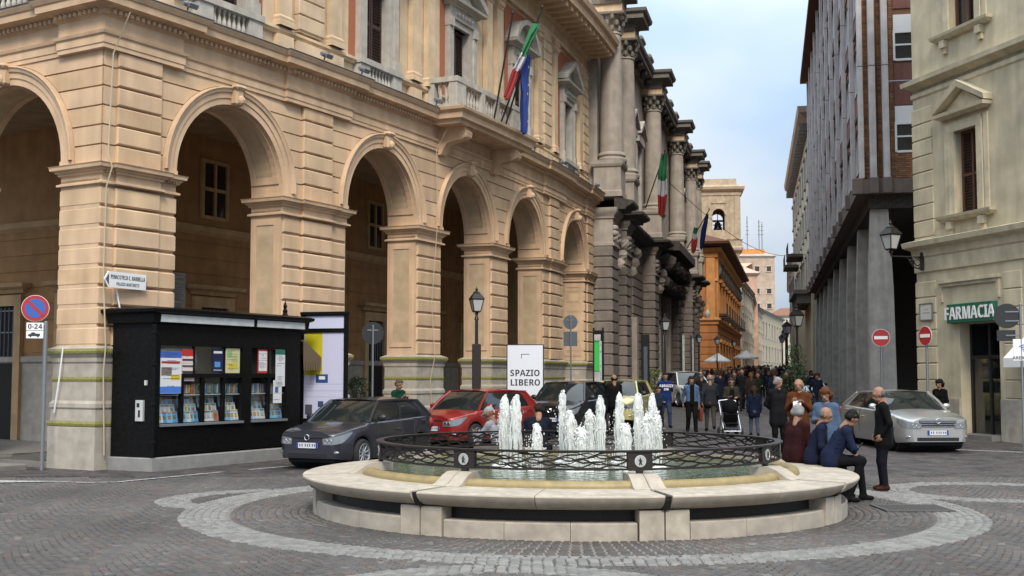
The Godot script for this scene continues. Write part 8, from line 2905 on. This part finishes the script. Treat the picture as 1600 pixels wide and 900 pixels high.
	extra(p, "sunglasses", m, "black")
	m = MB.new()
	m.bx(V(0.26, 0.52, 0.05), V(0.09, 0.36, 0.30), 0.02); m.tube([V(0.26, 0.7, -0.05), V(0.26, 0.86, 0.03), V(0.26, 0.7, 0.14)], 0.012, 6)
	tag(put("handbag", m.mesh(), M[cloth(C(0.38, 0.055, 0.025), 0.5)], null, p.transform), "orange red handbag carried by the woman in the denim jacket", "bag")
	p = person("man in a royal blue printed T-shirt and jeans walking this way", 5.02, 40.6, 0.1, 1.80, {"top": C(0.02, 0.06, 0.27), "bottom": denim, "hair": "short", "hair_color": dark, "short_sleeves": true, "stride": 0.2, "arms": ["down", "swing_b"], "girth": 1.12, "coat": 0.08})
	text("shirt_print", "ABRUZZI", 0.085, M["white_paint"], p, Transform3D(Basis(), V(0, 1.36, 0.148)), 0.01, 0.95)
	text("shirt_print", "200", 0.075, M["white_paint"], p, Transform3D(Basis(), V(0, 1.25, 0.150)), 0.01, 0.95)
	person("boy in a blue jacket and red scarf beside the man in the blue T-shirt", 4.62, 39.2, 0.4, 1.36, {"top": C(0.035, 0.065, 0.10), "bottom": C(0.02, 0.022, 0.03), "hair": "short", "hair_color": brown, "stride": 0.12, "arms": ["swing_f", "fwd"], "shoes": white})
	person("grey haired man in a grey shirt and pale patterned trousers walking away", 6.17, 38.6, PI - 0.1, 1.76, {"top": C(0.05, 0.052, 0.065), "bottom": C(0.14, 0.13, 0.10), "hair": "ring", "hair_color": grey, "stride": 0.18, "arms": ["swing_f", "swing_b"], "girth": 1.1, "coat": 0.06})
	p = person("woman in an olive jacket and sunglasses pushing the pram", 6.62, 37.4, 0.0, 1.68, {"top": C(0.07, 0.066, 0.045), "bottom": black, "hair": "short", "hair_color": C(0.09, 0.045, 0.025), "arms": ["fwd", "fwd"], "stride": 0.1})
	m = MB.new()
	m.bx(V(0, 1.13, 0.128), V(0.14, 0.42, 0.03), 0.014)
	extra(p, "black_top", m, cloth(black))
	var hx: Transform3D = p.get_meta("head")
	m = MB.new()
	for e in [-1, 1]: m.ball(hx * V(e * 0.034, 0.008, 0.095), V(0.027, 0.02, 0.01), 8, 5)
	m.tube([hx * V(-0.08, 0.012, 0.03), hx * V(-0.06, 0.012, 0.09), hx * V(0.06, 0.012, 0.09), hx * V(0.08, 0.012, 0.03)], 0.005, 4)
	extra(p, "sunglasses", m, "black")
	person("girl in a navy jacket and jeans seen from behind", 7.05, 36.1, PI, 1.45, {"top": C(0.012, 0.018, 0.06), "bottom": C(0.12, 0.15, 0.22), "hair": "long", "hair_color": C(0.05, 0.03, 0.02), "arms": ["down", "down"], "coat": 0.12, "stride": 0.08})
	person("woman with fair hair in a brown coat walking up the street", 9.55, 49.5, PI, 1.68, {"top": C(0.05, 0.035, 0.025), "bottom": black, "hair": "long", "hair_color": C(0.20, 0.11, 0.05), "coat": 0.25, "stride": 0.15})
	# pram
	var pr = thing("pram", "black pram with chrome frame pushed towards the fountain", "pram", turned(at(6.42, 36.5), 0.0))
	m = MB.new()
	for e in [-1, 1]:
		m.tube([V(e * 0.25, 1.02, -0.52), V(e * 0.25, 0.85, -0.35), V(e * 0.25, 0.12, 0.38)], 0.016, 6)
		m.tube([V(e * 0.25, 0.62, -0.1), V(e * 0.25, 0.12, -0.42)], 0.016, 6)
	m.tube([V(-0.25, 1.02, -0.52), V(0, 1.05, -0.54), V(0.25, 1.02, -0.52)], 0.018, 6)
	m.tube([V(-0.25, 0.15, 0.36), V(0.25, 0.15, 0.36)], 0.014, 6); m.tube([V(-0.25, 0.14, -0.4), V(0.25, 0.14, -0.4)], 0.014, 6)
	extra(pr, "frame", m, "chrome")
	m = MB.new()
	m.ball(V(0, 0.82, -0.02), V(0.24, 0.26, 0.28), 14, 9)
	m.box(Transform3D(Basis.from_euler(V(0.45, 0, 0)), V(0, 0.55, 0.05)), V(0.42, 0.36, 0.18), 0.05)
	m.bx(V(0, 0.36, 0.2), V(0.36, 0.08, 0.3), 0.03)
	extra(pr, "seat_and_hood", m, cloth(C(0.01, 0.01, 0.012)), 60)
	m = MB.new()
	m.bx(V(0, 0.24, 0.02), V(0.40, 0.14, 0.44), 0.03)
	extra(pr, "basket", m, cloth(C(0.20, 0.21, 0.25)))
	for e in [-1, 1]:
		for z in [0.38, -0.42]:
			m = MB.new()
			m.lathe(Transform3D(Basis(Vector3.BACK, PI / 2), V(e * 0.28, 0.12, z)), [Vector2(0.09, -0.02), Vector2(0.12, -0.018), Vector2(0.12, 0.018), Vector2(0.09, 0.02)], 16)
			extra(pr, "wheel", m, "tyre_rubber", 40)
	# the crowd in the street: a few bodies, many people
	var poses = [
		{"top": black, "bottom": black, "arms": ["swing_f", "swing_b"], "stride": 0.2, "coat": 0.12},
		{"top": black, "bottom": black, "arms": ["swing_b", "swing_f"], "stride": 0.2, "lead": -1.0, "girth": 1.1, "coat": 0.1},
		{"top": black, "bottom": black, "arms": ["down", "fwd"], "stride": 0.04, "coat": 0.3},
		{"top": black, "bottom": black, "arms": ["pocket", "down"], "stride": 0.1, "girth": 0.95, "coat": 0.08},
	]
	var bodies = []
	for q in poses: bodies.append(body(1.72, q, 0.028))
	var tops = [[black, "black"], [C(0.02, 0.022, 0.03), "charcoal"], [navy, "navy"], [C(0.10, 0.012, 0.014), "dark red"], [C(0.05, 0.035, 0.022), "brown"], [C(0.09, 0.09, 0.095), "grey"], [C(0.035, 0.06, 0.12), "denim blue"], [C(0.40, 0.39, 0.37), "white"], [C(0.03, 0.05, 0.03), "green"]]
	var legs = [[black, "black trousers"], [denim, "jeans"], [C(0.03, 0.032, 0.04), "dark trousers"], [C(0.12, 0.10, 0.075), "beige trousers"]]
	var hairs = [["short", dark], ["short", grey], ["long", C(0.03, 0.018, 0.012)], ["long", C(0.16, 0.09, 0.04)], ["full", brown], ["ring", grey]]
	var r = RandomNumberGenerator.new()
	r.seed = 77
	var taken = []
	var count = 0
	var said = {}
	while count < 120:
		var Z = 46.0 + 92.0 * pow(r.randf(), 0.85)
		var l = 4.6 + 0.232 * (Z - 53.8) + (2.8 if Z < 62 else 1.8)
		var rr = 13.1 + 0.207 * (Z - 46.0) - 0.8
		var t = clampf(r.randf() * 0.62 + (0.25 if r.randf() < 0.28 else 0.0) + (0.05 if Z > 75 else 0.12), 0.0, 0.95)
		var x = lerpf(l, rr, t)
		var px = 800.0 + 1930.0 * x / Z
		if Z < 60 and px > 1100 and px < 1200 and Z < 52: continue
		if absf(x - 8.3) < 1.6 and absf(Z - 59.5) < 3.2: continue
		var ok = true
		for q in taken:
			if q.distance_to(Vector2(x, Z)) < 0.75: ok = false
		if not ok: continue
		taken.append(Vector2(x, Z))
		var b = bodies[r.randi_range(0, 3)]
		var tp = tops[r.randi_range(0, 8) if r.randf() < 0.6 else r.randi_range(0, 2)]
		var lg = legs[r.randi_range(0, 3)]
		var hr = hairs[r.randi_range(0, 5)]
		var towards = r.randf() < 0.5
		var where = "near the white people carrier" if Z < 64 else ("before the dark portal" if Z < 84 else ("before the orange palace" if Z < 112 else "far down the street"))
		var lb = "%s in %s top and %s %s, %s" % ["long-haired person" if hr[0] == "long" else ("balding person" if hr[0] == "ring" else "short-haired person"), tp[1], lg[1], "approaching" if towards else "leaving", where]
		if said.has(lb):
			lb += ", portico side" if said[lb] < x else ", column side"
		said[lb] = x
		var p2 = thing("person", lb, "person", Transform3D(Basis(Vector3.UP, r.randf_range(-0.4, 0.4) + (0.15 if towards else PI + 0.15)).scaled_local(Vector3.ONE * r.randf_range(0.92, 1.05)), at(x, Z)), "people in the street crowd")
		var bm = put("body", b[0], null, p2)
		dress(bm, b[1], {"top": tp[0], "bottom": lg[0], "skin": C(0.40, 0.22, 0.15)})
		put("hair", hair_mesh(hr[0]), M[cloth(hr[1], 0.7)], p2, head_frame(b[2], {}))
		count += 1
